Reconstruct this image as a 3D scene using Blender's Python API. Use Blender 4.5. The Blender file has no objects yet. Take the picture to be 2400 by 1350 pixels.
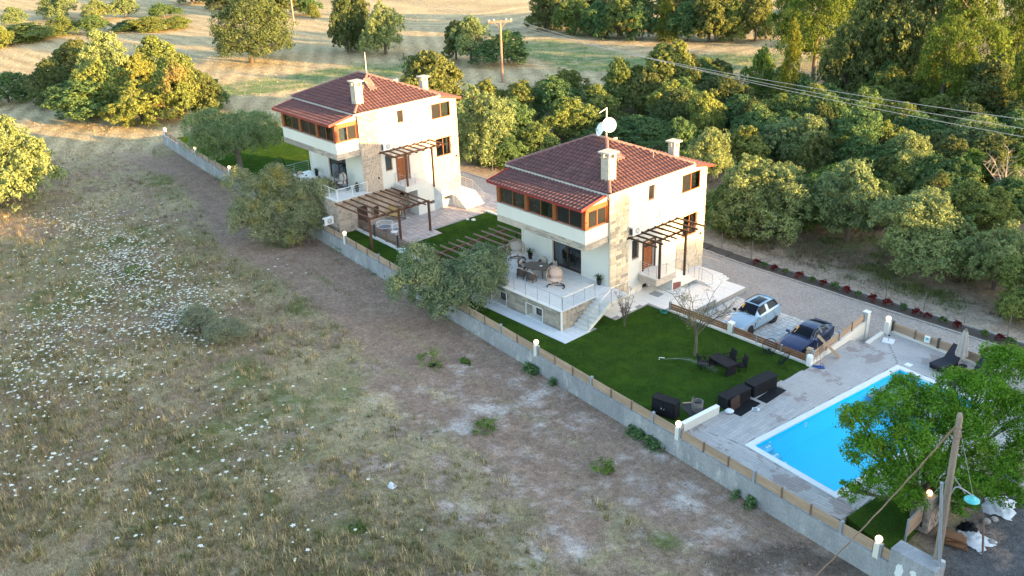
import bpy, math, random
import numpy as np
from mathutils import Vector, Matrix
random.seed(11)
rng = np.random.default_rng(11)
D = bpy.data
SC = bpy.context.scene
COL = SC.collection
PI = math.pi

# ------------------------------------------------------------------ camera
K = 1.15                                   # survey units -> metres
FPX = 2173.03                              # focal length in photograph pixels (2400 wide)
PITCH, ROLL, YAW = (0.42948, -0.03661, 2.41708)
CAM = np.array((34.6655, -38.6402, 25.0208)) * K
_cy, _sy = math.cos(YAW), math.sin(YAW)
W_ = np.array([_cy * math.cos(PITCH), _sy * math.cos(PITCH), -math.sin(PITCH)])
_r0 = np.array([_sy, -_cy, 0.0])
_u0 = np.cross(_r0, W_)
R_ = _r0 * math.cos(ROLL) + _u0 * math.sin(ROLL)
U_ = -_r0 * math.sin(ROLL) + _u0 * math.cos(ROLL)
cam_d = D.cameras.new('camera')
cam = D.objects.new('camera', cam_d)
COL.objects.link(cam)
cam_d.sensor_width = 36.0
cam_d.lens = FPX / 2400 * 36
cam_d.clip_start = 0.5
cam_d.clip_end = 6000
cam.matrix_world = Matrix(((R_[0], U_[0], -W_[0], CAM[0]), (R_[1], U_[1], -W_[1], CAM[1]),
                           (R_[2], U_[2], -W_[2], CAM[2]), (0, 0, 0, 1)))
SC.camera = cam

# ------------------------------------------------------------------ light
SUN_EL, SUN_AZ = math.radians(7.5), math.radians(20)      # azimuth from +X towards +Y
SUN_DIR = Vector((math.cos(SUN_EL) * math.cos(SUN_AZ), math.cos(SUN_EL) * math.sin(SUN_AZ), math.sin(SUN_EL)))
world = D.worlds.new('World')
SC.world = world
world.use_nodes = True
_nt = world.node_tree
_bg = _nt.nodes['Background']
_sky = _nt.nodes.new('ShaderNodeTexSky')
_sky.sky_type = 'NISHITA'
_sky.sun_disc = False
_sky.sun_elevation = SUN_EL
_sky.sun_rotation = PI / 2 - SUN_AZ
_sky.altitude = 100
_sky.dust_density = 1.3
_sky.ozone_density = 1.0
_nt.links.new(_sky.outputs[0], _bg.inputs[0])
_bg.inputs[1].default_value = 0.15
sun_d = D.lights.new('sun', 'SUN')
sun_d.energy = 4.1
sun_d.angle = math.radians(0.6)
sun_d.color = (1.0, 0.59, 0.21)
sun = D.objects.new('sun', sun_d)
COL.objects.link(sun)
sun.rotation_euler = SUN_DIR.to_track_quat('Z', 'Y').to_euler()
sun.location = (60, 20, 60)
vs = SC.view_settings
vs.view_transform = 'Standard'
vs.look = 'None'
vs.exposure = 2.85
vs.gamma = 1.0
vs.use_curve_mapping = False

# ------------------------------------------------------------------ survey helpers (photograph pixel -> point on a real plane)
def ray(px, py):
    return W_ + R_ * (px - 1200) / FPX - U_ * (py - 675) / FPX
def G(px, py, z=0.0):
    d = ray(px, py)
    return Vector(CAM + d * (z - CAM[2]) / d[2])
def GX(px, py, x):
    d = ray(px, py)
    return Vector(CAM + d * (x - CAM[0]) / d[0])
def GY(px, py, y):
    d = ray(px, py)
    return Vector(CAM + d * (y - CAM[1]) / d[1])
def AT(px, py, depth):
    return Vector(CAM + ray(px, py) * depth)
def depth_of(P):
    return float((np.array(P) - CAM) @ W_)

# ------------------------------------------------------------------ mesh builder
class MB:
    def __init__(s):
        s.v = []; s.f = []; s.m = []
    def add(s, vs_, fs_, m=0):
        o = len(s.v)
        s.v += [tuple(p) for p in vs_]
        for f in fs_:
            s.f.append(tuple(i + o for i in f)); s.m.append(m)
    def box(s, x0, x1, y0, y1, z0, z1, m=0):
        s.add([(x0, y0, z0), (x1, y0, z0), (x1, y1, z0), (x0, y1, z0), (x0, y0, z1), (x1, y0, z1), (x1, y1, z1), (x0, y1, z1)],
              [(3, 2, 1, 0), (4, 5, 6, 7), (0, 1, 5, 4), (1, 2, 6, 5), (2, 3, 7, 6), (3, 0, 4, 7)], m)
        return s
    def obox(s, c, a, b, d, m=0):
        c, a, b, d = Vector(c), Vector(a), Vector(b), Vector(d)
        P = [c + a * i + b * j + d * k for k in (-1, 1) for (i, j) in ((-1, -1), (1, -1), (1, 1), (-1, 1))]
        s.add(P, [(3, 2, 1, 0), (4, 5, 6, 7), (0, 1, 5, 4), (1, 2, 6, 5), (2, 3, 7, 6), (3, 0, 4, 7)], m)
        return s
    def bar(s, p, q, w, h, m=0, up=(0, 0, 1)):
        p, q = Vector(p), Vector(q)
        d = q - p
        u = Vector(up)
        r = d.cross(u)
        if r.length < 1e-6:
            r = d.cross(Vector((1, 0, 0)))
        r.normalize()
        u = r.cross(d).normalized()
        return s.obox((p + q) / 2, d / 2, r * w / 2, u * h / 2, m)
    def tube(s, pts, r, n=7, m=0, cap=True):
        pts = [Vector(p) for p in pts]
        rs = r if isinstance(r, (list, tuple)) else [r] * len(pts)
        V = []
        prev = None
        for i, p in enumerate(pts):
            d = (pts[min(i + 1, len(pts) - 1)] - pts[max(i - 1, 0)])
            if d.length < 1e-9: d = Vector((0, 0, 1))
            d.normalize()
            a = prev - d * prev.dot(d) if prev is not None else d.orthogonal()
            if a.length < 1e-6: a = d.orthogonal()
            a.normalize(); prev = a
            b = d.cross(a)
            V += [p + (a * math.cos(2 * PI * k / n) + b * math.sin(2 * PI * k / n)) * rs[i] for k in range(n)]
        F = [(i * n + k, i * n + (k + 1) % n, (i + 1) * n + (k + 1) % n, (i + 1) * n + k) for i in range(len(pts) - 1) for k in range(n)]
        if cap:
            F += [tuple(range(n - 1, -1, -1)), tuple((len(pts) - 1) * n + k for k in range(n))]
        s.add(V, F, m)
        return s
    def lathe(s, prof, c=(0, 0, 0), n=16, m=0):
        V = []
        for (r, z) in prof:
            V += [(c[0] + r * math.cos(2 * PI * k / n), c[1] + r * math.sin(2 * PI * k / n), c[2] + z) for k in range(n)]
        F = [(i * n + k, i * n + (k + 1) % n, (i + 1) * n + (k + 1) % n, (i + 1) * n + k) for i in range(len(prof) - 1) for k in range(n)]
        if prof[0][0] > 1e-4: F.append(tuple(range(n - 1, -1, -1)))
        if prof[-1][0] > 1e-4: F.append(tuple((len(prof) - 1) * n + k for k in range(n)))
        s.add(V, F, m)
        return s
    def prism(s, poly, z0, z1, m=0):
        n = len(poly)
        s.add([(p[0], p[1], z0) for p in poly] + [(p[0], p[1], z1) for p in poly],
              [tuple(range(n - 1, -1, -1)), tuple(range(n, 2 * n))] + [(i, (i + 1) % n, n + (i + 1) % n, n + i) for i in range(n)], m)
        return s
    def quad(s, a, b, c, d, m=0):
        s.add([a, b, c, d], [(0, 1, 2, 3)], m)
        return s
    def mesh(s, name, mats, smooth=False):
        me = D.meshes.new(name)
        me.from_pydata([tuple(p) for p in s.v], [], s.f)
        for k in (mats if isinstance(mats, (list, tuple)) else [mats]):
            me.materials.append(k)
        if any(s.m):
            me.polygons.foreach_set('material_index', s.m)
        if smooth:
            me.polygons.foreach_set('use_smooth', [True] * len(me.polygons))
        me.update()
        return me
    def build(s, name, mats, parent=None, smooth=False, loc=None):
        return link(name, s.mesh(name, mats, smooth), parent, loc)

def link(name, me, parent=None, loc=None, mat=None):
    o = D.objects.new(name, me)
    COL.objects.link(o)
    if parent is not None: o.parent = parent
    if loc is not None: o.location = loc
    if mat is not None: o.matrix_local = mat
    return o
def tag(o, label, cat, group=None, kind=None):
    o['label'] = label; o['category'] = cat
    if group: o['group'] = group
    if kind: o['kind'] = kind
    return o
def thing(name, label, cat, loc=(0, 0, 0), rz=0.0, group=None):
    o = D.objects.new(name, None)
    COL.objects.link(o)
    o.empty_display_size = 0.3
    o.location = loc; o.rotation_euler = (0, 0, rz)
    return tag(o, label, cat, group)
def kind(o, k):
    o['kind'] = k
    return o
def dup(root, loc, rz=0.0, label=None, group=None, scale=None):
    r = root.copy(); COL.objects.link(r)
    r.location = loc; r.rotation_euler = (0, 0, rz)
    if scale is not None: r.scale = scale if hasattr(scale, '__len__') else (scale,) * 3
    if label: r['label'] = label
    if group: r['group'] = group
    for ch in list(root.children):
        c = ch.copy(); COL.objects.link(c); c.parent = r
        for g in list(ch.children):
            d = g.copy(); COL.objects.link(d); d.parent = c
    return r
def np_mesh(name, V, F, mats, col=None, smooth=False):
    """V (n,3), F (m,k) arrays -> mesh, optional per-vertex colour attribute"""
    me = D.meshes.new(name)
    V = np.ascontiguousarray(V, np.float32); F = np.ascontiguousarray(F, np.int32)
    n, k = F.shape
    me.vertices.add(len(V)); me.vertices.foreach_set('co', V.ravel())
    me.loops.add(n * k); me.loops.foreach_set('vertex_index', F.ravel())
    me.polygons.add(n)
    me.polygons.foreach_set('loop_start', np.arange(0, n * k, k, dtype=np.int32))
    me.polygons.foreach_set('loop_total', np.full(n, k, np.int32))
    if smooth: me.polygons.foreach_set('use_smooth', np.ones(n, bool))
    for x in (mats if isinstance(mats, (list, tuple)) else [mats]): me.materials.append(x)
    if col is not None:
        a = me.attributes.new('Col', 'FLOAT_COLOR', 'POINT')
        c4 = np.ones((len(V), 4), np.float32); c4[:, :3] = col
        a.data.foreach_set('color', c4.ravel())
    me.update(calc_edges=True)
    me.validate()
    return me

# ------------------------------------------------------------------ numpy value noise
_tab = rng.random((6, 256, 256))
def vn(x, y, sc, k=0):
    x = np.asarray(x) / sc + 1000.37 + 17 * k; y = np.asarray(y) / sc + 1000.71 + 31 * k
    xi = np.floor(x).astype(int); yi = np.floor(y).astype(int)
    fx = x - xi; fy = y - yi
    fx = fx * fx * (3 - 2 * fx); fy = fy * fy * (3 - 2 * fy)
    T = _tab[k % 6]
    a = T[xi % 256, yi % 256]; b = T[(xi + 1) % 256, yi % 256]; c = T[xi % 256, (yi + 1) % 256]; d = T[(xi + 1) % 256, (yi + 1) % 256]
    return (a * (1 - fx) + b * fx) * (1 - fy) + (c * (1 - fx) + d * fx) * fy
def fbm(x, y, sc, k=0, o=4):
    s, a, t = 0, 1, 0
    for i in range(o):
        s = s + a * vn(x, y, sc / 2 ** i, k + i); t += a; a *= .55
    return s / t
def sstep(a, b, x):
    t = np.clip((np.asarray(x) - a) / (b - a), 0, 1)
    return t * t * (3 - 2 * t)

# ------------------------------------------------------------------ materials
def lin(r, g, b):
    f = lambda c: c / 12.92 if c <= .04045 else ((c + .055) / 1.055) ** 2.4
    return (f(r / 255), f(g / 255), f(b / 255))
def _n(nt, t, **kw):
    n = nt.nodes.new(t)
    for a, b in kw.items(): setattr(n, a, b)
    return n
def _mixc(nt, fac, a, b, mode='MIX'):
    n = nt.nodes.new('ShaderNodeMix'); n.data_type = 'RGBA'; n.blend_type = mode
    for sock, val in ((n.inputs[0], fac), (n.inputs[6], a), (n.inputs[7], b)):
        if hasattr(val, 'links'): nt.links.new(val, sock)
        elif isinstance(val, (int, float)): sock.default_value = val
        else: sock.default_value = (*val[:3], 1)
    return n.outputs[2]
def _ramp(nt, src, p0, p1, c0=(0, 0, 0), c1=(1, 1, 1)):
    n = nt.nodes.new('ShaderNodeValToRGB')
    n.color_ramp.elements[0].position = p0; n.color_ramp.elements[1].position = p1
    n.color_ramp.elements[0].color = (*c0, 1); n.color_ramp.elements[1].color = (*c1, 1)
    nt.links.new(src, n.inputs[0])
    return n.outputs[0]
def _noise(nt, vec, scale, detail=4, rough=.6):
    n = nt.nodes.new('ShaderNodeTexNoise')
    n.inputs['Scale'].default_value = scale; n.inputs['Detail'].default_value = detail; n.inputs['Roughness'].default_value = rough
    nt.links.new(vec, n.inputs['Vector'])
    return n.outputs['Fac']
def _map(nt, vec, scale):
    n = nt.nodes.new('ShaderNodeMapping'); n.inputs['Scale'].default_value = scale
    nt.links.new(vec, n.inputs['Vector'])
    return n.outputs[0]
def mat(name, c, rough=.7, c2=None, scale=2.0, sv=(1, 1, 1), fine=.18, fscale=30, objvar=.0, bump=0.0, bscale=25, metal=0.0, spec=.4, stain=None, stain_s=1.2, stain_t=(.55, .7), coat=0.0, world_space=False):
    m = D.materials.new(name); m.use_nodes = True
    nt = m.node_tree; b = nt.nodes['Principled BSDF']
    if world_space:
        vec = _n(nt, 'ShaderNodeNewGeometry').outputs['Position']
    else:
        vec = _n(nt, 'ShaderNodeTexCoord').outputs['Object']
    if sv != (1, 1, 1): vec = _map(nt, vec, sv)
    c2 = c2 or tuple(x * .72 for x in c)
    col = _mixc(nt, _ramp(nt, _noise(nt, vec, scale), .3, .7), c, c2)
    if fine:
        col = _mixc(nt, 1.0, col, _ramp(nt, _noise(nt, vec, fscale, 3), .25, .75, (1 - fine,) * 3, (1 + fine,) * 3), 'MULTIPLY')
    if stain:
        col = _mixc(nt, _ramp(nt, _noise(nt, vec, stain_s, 6, .7), *stain_t), col, stain)
    if objvar:
        oi = _n(nt, 'ShaderNodeObjectInfo').outputs['Random']
        col = _mixc(nt, 1.0, col, _ramp(nt, oi, 0, 1, (1 - objvar, 1 - objvar * .95, 1 - objvar * .85), (1 + objvar, 1 + objvar * .92, 1 + objvar * .8)), 'MULTIPLY')
    nt.links.new(col, b.inputs['Base Color'])
    b.inputs['Roughness'].default_value = rough; b.inputs['Metallic'].default_value = metal
    b.inputs['Specular IOR Level'].default_value = spec
    if coat: b.inputs['Coat Weight'].default_value = coat; b.inputs['Coat Roughness'].default_value = .05
    if bump:
        bp = _n(nt, 'ShaderNodeBump'); bp.inputs['Strength'].default_value = bump; bp.inputs['Distance'].default_value = .02
        nt.links.new(_noise(nt, vec, bscale, 5), bp.inputs['Height']); nt.links.new(bp.outputs[0], b.inputs['Normal'])
    return m
def leafmat(name, dark, light, accent=None, acc=.0, patch=.8, trans=.3, pthr=(.6, .7)):
    """leaf colour: random per leaf, drifting from clump to clump; accent = leaves of another colour in patches"""
    m = D.materials.new(name); m.use_nodes = True
    nt = m.node_tree; b = nt.nodes['Principled BSDF']
    g = _n(nt, 'ShaderNodeNewGeometry')
    oc = _n(nt, 'ShaderNodeTexCoord').outputs['Object']
    rnd = g.outputs['Random Per Island']
    col = _mixc(nt, rnd, dark, light)
    col = _mixc(nt, 1.0, col, _ramp(nt, _noise(nt, oc, patch, 3), .3, .7, (.72, .76, .78), (1.28, 1.22, 1.08)), 'MULTIPLY')
    oi = _n(nt, 'ShaderNodeObjectInfo').outputs['Random']
    col = _mixc(nt, 1.0, col, _ramp(nt, oi, 0, 1, (.82, .88, .9), (1.2, 1.1, .95)), 'MULTIPLY')
    if accent:
        nz = _ramp(nt, _noise(nt, oc, patch * .55, 2), *pthr)
        mm = nt.nodes.new('ShaderNodeMath'); mm.operation = 'MULTIPLY'; mm.inputs[1].default_value = acc
        nt.links.new(nz, mm.inputs[0])
        col = _mixc(nt, mm.outputs[0], col, accent)
    nt.links.new(col, b.inputs['Base Color'])
    b.inputs['Roughness'].default_value = .7; b.inputs['Specular IOR Level'].default_value = .06
    tr = _n(nt, 'ShaderNodeBsdfTranslucent'); nt.links.new(col, tr.inputs[0])
    mx = _n(nt, 'ShaderNodeMixShader'); mx.inputs[0].default_value = trans
    nt.links.new(b.outputs[0], mx.inputs[1]); nt.links.new(tr.outputs[0], mx.inputs[2])
    nt.links.new(mx.outputs[0], nt.nodes['Material Output'].inputs[0])
    return m
def attrmat(name, rough=.95, fine=((9, .22), (45, .25)), bump=0.0, bscale=12, trans=0.0):
    m = D.materials.new(name); m.use_nodes = True
    nt = m.node_tree; b = nt.nodes['Principled BSDF']
    col = _n(nt, 'ShaderNodeVertexColor', layer_name='Col').outputs[0]
    pos = _n(nt, 'ShaderNodeNewGeometry').outputs['Position']
    for s, a in fine:
        col = _mixc(nt, 1.0, col, _ramp(nt, _noise(nt, pos, s, 3, .7), .3, .7, (1 - a,) * 3, (1 + a,) * 3), 'MULTIPLY')
    nt.links.new(col, b.inputs['Base Color'])
    b.inputs['Roughness'].default_value = rough; b.inputs['Specular IOR Level'].default_value = .0
    if bump:
        bp = _n(nt, 'ShaderNodeBump'); bp.inputs['Strength'].default_value = bump; bp.inputs['Distance'].default_value = .06
        nt.links.new(_noise(nt, pos, bscale, 6, .7), bp.inputs['Height']); nt.links.new(bp.outputs[0], b.inputs['Normal'])
    if trans:
        tr = _n(nt, 'ShaderNodeBsdfTranslucent'); nt.links.new(col, tr.inputs[0])
        mx = _n(nt, 'ShaderNodeMixShader'); mx.inputs[0].default_value = trans
        nt.links.new(b.outputs[0], mx.inputs[1]); nt.links.new(tr.outputs[0], mx.inputs[2])
        nt.links.new(mx.outputs[0], nt.nodes['Material Output'].inputs[0])
    return m
def glassmat(name, tint=(.75, .82, .85), refl=.12, rough=.02):
    m = D.materials.new(name); m.use_nodes = True
    nt = m.node_tree
    t = _n(nt, 'ShaderNodeBsdfTransparent'); t.inputs[0].default_value = (*tint, 1)
    g = _n(nt, 'ShaderNodeBsdfGlossy'); g.inputs['Roughness'].default_value = rough
    fr = _n(nt, 'ShaderNodeLayerWeight'); fr.inputs[0].default_value = .35
    ma = nt.nodes.new('ShaderNodeMath'); ma.operation = 'MULTIPLY_ADD'; ma.inputs[1].default_value = .7; ma.inputs[2].default_value = refl
    ma.use_clamp = True
    nt.links.new(fr.outputs['Fresnel'], ma.inputs[0])
    mx = _n(nt, 'ShaderNodeMixShader')
    nt.links.new(ma.outputs[0], mx.inputs[0]); nt.links.new(t.outputs[0], mx.inputs[1]); nt.links.new(g.outputs[0], mx.inputs[2])
    nt.links.new(mx.outputs[0], nt.nodes['Material Output'].inputs[0])
    return m
def emitmat(name, c, s):
    m = D.materials.new(name); m.use_nodes = True
    b = m.node_tree.nodes['Principled BSDF']
    b.inputs['Base Color'].default_value = (.9, .88, .82, 1)
    b.inputs['Emission Color'].default_value = (*c, 1); b.inputs['Emission Strength'].default_value = s
    return m

M = dict(
    stucco=mat('white_stucco', (.67, .645, .59), .9, (.61, .585, .53), .5, sv=(1, 1, .35), fine=.05, fscale=40, bump=.1, bscale=90, stain=(.52, .50, .455), stain_s=1.3, stain_t=(.60, .85)),
    white=mat('white_paint', (.78, .78, .76), .55, (.72, .72, .70), 1.0, fine=.04),
    cream=mat('cream_render', (.70, .67, .59), .9, (.62, .59, .51), .8, fine=.06),
    concrete=mat('boundary_concrete', (.30, .31, .33), .92, (.20, .21, .225), .9, sv=(1, 1, .45), fine=.22, fscale=14, stain=(.42, .42, .42), stain_s=1.4, stain_t=(.55, .70), objvar=.10, bump=.35, bscale=18, world_space=True),
    rooftile=mat('roof_tile_clay', (.142, .073, .072), .7, (.10, .056, .058), 1.5, fine=.18, fscale=20, objvar=.18, bump=.2, bscale=40, spec=.15, stain=(.19, .15, .14), stain_s=1.6, stain_t=(.64, .76)),
    ridge=mat('ridge_tile_clay', (.22, .11, .10), .7, (.15, .085, .08), 2.0, fine=.25, fscale=9, stain=(.42, .35, .31), stain_s=2.2, stain_t=(.52, .7)),
    redtrim=mat('red_metal_trim', (.30, .032, .032), .45, (.25, .028, .028), 2),
    fascia=mat('pale_fascia', (.50, .47, .44), .8, fine=.08),
    wood=mat('stained_window_wood', (.27, .085, .028), .5, (.20, .06, .02), 3, sv=(1, 1, 6), fine=.15),
    darkwood=mat('dark_brown_wood', (.055, .028, .018), .55, (.035, .018, .012), 3, fine=.2),
    pergwood=mat('red_brown_pergola_wood', (.14, .058, .034), .6, (.09, .038, .024), 3, fine=.2),
    greywood=mat('weathered_brown_wood', (.21, .135, .10), .7, (.14, .09, .068), 3, fine=.2, objvar=.12),
    pine=mat('pale_pine_board', (.40, .29, .205), .7, (.30, .21, .145), 1.2, sv=(1, 1, 9), fine=.15, fscale=12, objvar=.14, stain=(.20, .10, .05), stain_s=6, stain_t=(.72, .8)),
    slatwood=mat('stained_slat_board', (.26, .125, .06), .6, (.17, .075, .038), 1.5, sv=(1, 1, 8), fine=.18, objvar=.2),
    steel=mat('brushed_steel', (.55, .55, .56), .3, metal=.9, fine=.05),
    galv=mat('galvanised_post', (.33, .37, .42), .5, (.27, .31, .36), 3, metal=.3, fine=.1),
    darksteel=mat('dark_grey_metal', (.07, .075, .08), .5, metal=.2),
    glass=glassmat('window_glass', (.55, .6, .62), .10),
    darkglass=mat('screened_dark_glass', (.022, .024, .027), .25, fine=.1, spec=.3),
    curtain=mat('pale_curtain', (.62, .60, .56), .95, (.5, .49, .47), 4, sv=(6, 6, .4), fine=.1),
    ashlar=mat('sandstone_ashlar', (.60, .50, .37), .9, (.47, .385, .28), 2.2, fine=.22, fscale=16, objvar=.40, bump=.4, bscale=22),
    ashlar2=mat('grey_sandstone', (.35, .305, .245), .9, (.27, .235, .19), 2.2, fine=.22, fscale=16, objvar=.28, bump=.4, bscale=22),
    ledge=mat('split_ledge_stone', (.45, .38, .315), .9, (.33, .285, .245), 4, fine=.25, fscale=20, objvar=.3, bump=.4, bscale=30),
    rubble=mat('rubble_stone', (.44, .345, .275), .9, (.34, .28, .235), 3, fine=.22, fscale=16, objvar=.25, bump=.4, bscale=22),
    mortar=mat('mortar', (.50, .46, .40), .95, fine=.1),
    marble=mat('white_marble', (.72, .70, .67), .4, (.66, .64, .61), 1.5, fine=.05),
    tile=mat('pale_floor_tile', (.60, .60, .60), .45, (.55, .55, .555), 1.3, fine=.06, objvar=.05),
    grout=mat('tile_grout', (.40, .39, .38), .9),
    pathtile=mat('light_path_slab', (.58, .61, .64), .6, (.52, .55, .58), 1.3, fine=.08, objvar=.05),
    pave=mat('pale_crazy_paving', (.54, .52, .50), .75, (.46, .44, .42), 1.1, fine=.15, fscale=10, objvar=.12),
    pave2=mat('rosy_crazy_paving', (.47, .40, .37), .75, (.39, .335, .31), 1.1, fine=.15, fscale=10, objvar=.16),
    joint=mat('paving_joint', (.33, .32, .31), .95),
    plank=mat('wood_look_deck_plank', (.42, .405, .395), .6, (.355, .335, .325), .9, sv=(1, 1, 1), fine=.12, fscale=9, objvar=.09, stain=(.29, .245, .23), stain_s=.42, stain_t=(.555, .575), world_space=True),
    black=mat('black_rattan', (.008, .009, .012), .7, (.014, .015, .019), 3, fine=.2, fscale=60, spec=.15),
    wicker=mat('brown_wicker', (.085, .066, .058), .7, (.05, .04, .036), 8, fine=.35, fscale=40, bump=.5, bscale=60),
    cushion=mat('pale_peach_cushion', (.62, .45, .37), .9, (.55, .39, .32), 3, fine=.06),
    cushion2=mat('sand_cushion', (.50, .44, .39), .9, (.43, .38, .34), 3, fine=.08),
    yellowc=mat('yellow_cushion', (.58, .40, .17), .9, (.48, .33, .14), 3, fine=.08),
    cane=mat('pale_cane', (.42, .30, .22), .6, fine=.1),
    greyseat=mat('grey_fabric', (.23, .24, .27), .95),
    bark=mat('grey_bark', (.14, .115, .095), .95, (.08, .066, .055), 4, sv=(1, 1, .3), fine=.3, bump=.5, bscale=14),
    polewood=mat('weathered_pole_wood', (.27, .22, .18), .9, (.18, .145, .12), 1.5, sv=(3, 3, .25), fine=.25, fscale=14, bump=.4),
    polepink=mat('red_brown_pole_wood', (.33, .20, .15), .9, fine=.2),
    soil=mat('dark_bed_soil', (.075, .062, .052), .95, fine=.35, fscale=18, bump=.5),
    kerb=mat('pale_kerb_stone', (.37, .34, .31), .9, fine=.2, fscale=10),
    poolwhite=mat('white_pool_coping', (.70, .72, .74), .55, (.64, .66, .68), 1.2, fine=.07, fscale=10),
    poolblue=mat('blue_pool_liner', (.004, .66, .92), .5, (.004, .62, .88), .6, fine=.03),
    steplight=mat('pale_blue_pool_step', (.14, .58, .84), .5, fine=.03),
    suv=mat('pale_blue_car_paint', (.235, .335, .43), .3, (.235, .335, .43), 1, fine=0, metal=.2, coat=1.0),
    navy=mat('navy_car_paint', (.007, .015, .066), .3, (.007, .015, .066), 1, fine=0, metal=.1, coat=.5),
    carglass=mat('dark_car_glass', (.006, .009, .015), .12, fine=0, spec=.12),
    rubber=mat('black_rubber', (.014, .014, .015), .8),
    rim=mat('dark_alloy', (.05, .05, .055), .35, metal=.7),
    rimlight=mat('silver_alloy', (.45, .45, .47), .3, metal=.8),
    lens=mat('clear_headlight', (.55, .58, .62), .1, metal=.4, spec=.8, fine=0),
    redlens=mat('red_tail_lamp', (.18, .008, .01), .2, fine=0),
    orange=mat('plain_orange', (.75, .33, .06), .7, fine=.05),
    acwhite=mat('white_unit_plastic', (.70, .71, .72), .45, fine=.03),
    acgrey=mat('grey_fan_grille', (.33, .36, .38), .5, fine=.2, fscale=60),
    door=mat('panelled_door_wood', (.22, .075, .026), .45, (.16, .055, .02), 4, fine=.12),
    doorred=mat('maroon_hatch', (.20, .065, .055), .7, (.16, .05, .045), 2, fine=.1),
    doorgrey=mat('pale_grey_hatch', (.40, .45, .50), .6, fine=.05),
    globe=emitmat('lit_globe', (1.0, .56, .24), .36),
    whiteplastic=mat('white_plastic', (.75, .76, .77), .5, fine=.03),
    bluesheet=mat('blue_plastic', (.03, .09, .32), .5),
    teal=mat('teal_enamel', (.10, .50, .52), .45, (.08, .42, .45), 6, fine=.1),
    canvas=mat('beige_parasol_canvas', (.43, .385, .35), .9, (.36, .32, .29), 4, fine=.08),
    paper=mat('white_sheet_paper', (.75, .78, .82), .8, fine=.05),
    rock=mat('pale_rock', (.36, .34, .32), .95, (.28, .26, .25), 3, fine=.2, objvar=.2),
    basket=mat('grey_woven_basket', (.22, .20, .19), .85, (.15, .135, .13), 6, sv=(1, 1, 5), fine=.4, fscale=30, bump=.6, bscale=40),
    wire=mat('pale_cable', (.36, .34, .32), .6),
    stake=mat('dull_grey_stake', (.17, .165, .16), .8),
    cable=mat('brown_rope_cable', (.26, .17, .12), .8, fine=.3),
    cord=mat('green_plastic', (.03, .22, .16), .6),
    greendrk=mat('dark_pot_plastic', (.022, .026, .026), .5),
    slate=mat('black_mat', (.016, .02, .022), .7, (.03, .036, .04), 2, fine=.3),
    # foliage
    holm=leafmat('holm_oak_leaf', (0.076, 0.110, 0.045), (0.180, 0.211, 0.086)),
    olive=leafmat('olive_leaf', (0.135, 0.189, 0.090), (0.292, 0.372, 0.175), (.30, .27, .07), .35, .9, pthr=(.66, .74)),
    olivegreen=leafmat('green_olive_leaf', (0.120, 0.166, 0.096), (0.301, 0.372, 0.227), (.30, .27, .06), .45, .9, pthr=(.68, .75)),
    mastic=leafmat('mastic_leaf', (0.109, 0.164, 0.055), (0.261, 0.315, 0.105), (.22, .19, .05), .4, 1.0),
    shrub=leafmat('dark_green_shrub_leaf', (0.064, 0.133, 0.058), (0.159, 0.253, 0.107)),
    smoke=leafmat('red_tipped_leaf', (0.140, 0.182, 0.060), (0.282, 0.321, 0.099), (.27, .13, .085), .65, .8, pthr=(.5, .62)),
    pineleaf=leafmat('pine_needles', (0.064, 0.113, 0.027), (0.169, 0.224, 0.047)),
    oliveyellow=leafmat('yellowing_olive_leaf', (0.156, 0.186, 0.118), (0.301, 0.345, 0.224), (.34, .29, .06), .7, .95, pthr=(.54, .66)),
    bright=leafmat('bright_green_leaf', (0.060, 0.162, 0.018), (0.139, 0.301, 0.036), (.20, .27, .03), .6, .9, trans=.4, pthr=(.55, .7)),
    fresh=leafmat('fresh_green_leaf', (0.077, 0.154, 0.033), (0.165, 0.253, 0.066)),
    grey=leafmat('grey_sage_leaf', (0.154, 0.187, 0.143), (0.275, 0.308, 0.242)),
    potplant=leafmat('house_plant_leaf', (.02, .05, .02), (.05, .09, .035)),
    flowerred=leafmat('dark_red_leaf', (.09, .012, .014), (.17, .025, .025), (.03, .06, .02), .6, .5),
    flowerwhite=leafmat('white_green_leaf', (.05, .11, .03), (.10, .18, .06), (.75, .76, .72), .9, .25, pthr=(.52, .56)),
)
# ------------------------------------------------------------------ plan of the estate
ZF = -1.15                                   # open field
LAMP_PIX = [(389, 318.5), (460, 363.6), (540, 410), (810, 568), (1257.3, 828.7), (1588.9, 1023.6), (2054.4, 1298)]
LAMPS = [G(x, y, .10) for x, y in LAMP_PIX]
WALL = [(LAMPS[0].x - 1.0, LAMPS[0].y + .05)] + [(p.x, p.y) for p in LAMPS] + [(LAMPS[-1].x + .75, LAMPS[-1].y - .06)]
_wx = [p[0] for p in WALL]; _wy = [p[1] for p in WALL]
def wall_y(x): return np.interp(x, _wx, _wy)
def seg_dist(x, y, pts):
    d = np.full(np.shape(x), 1e9)
    for (ax, ay), (bx, by) in zip(pts[:-1], pts[1:]):
        t = np.clip(((x - ax) * (bx - ax) + (y - ay) * (by - ay)) / ((bx - ax) ** 2 + (by - ay) ** 2 + 1e-9), 0, 1)
        d = np.minimum(d, np.hypot(x - ax - t * (bx - ax), y - ay - t * (by - ay)))
    return d
def pix_line(P, z=ZF): return [tuple(G(a, b, z)[:2]) for a, b in P]
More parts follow.
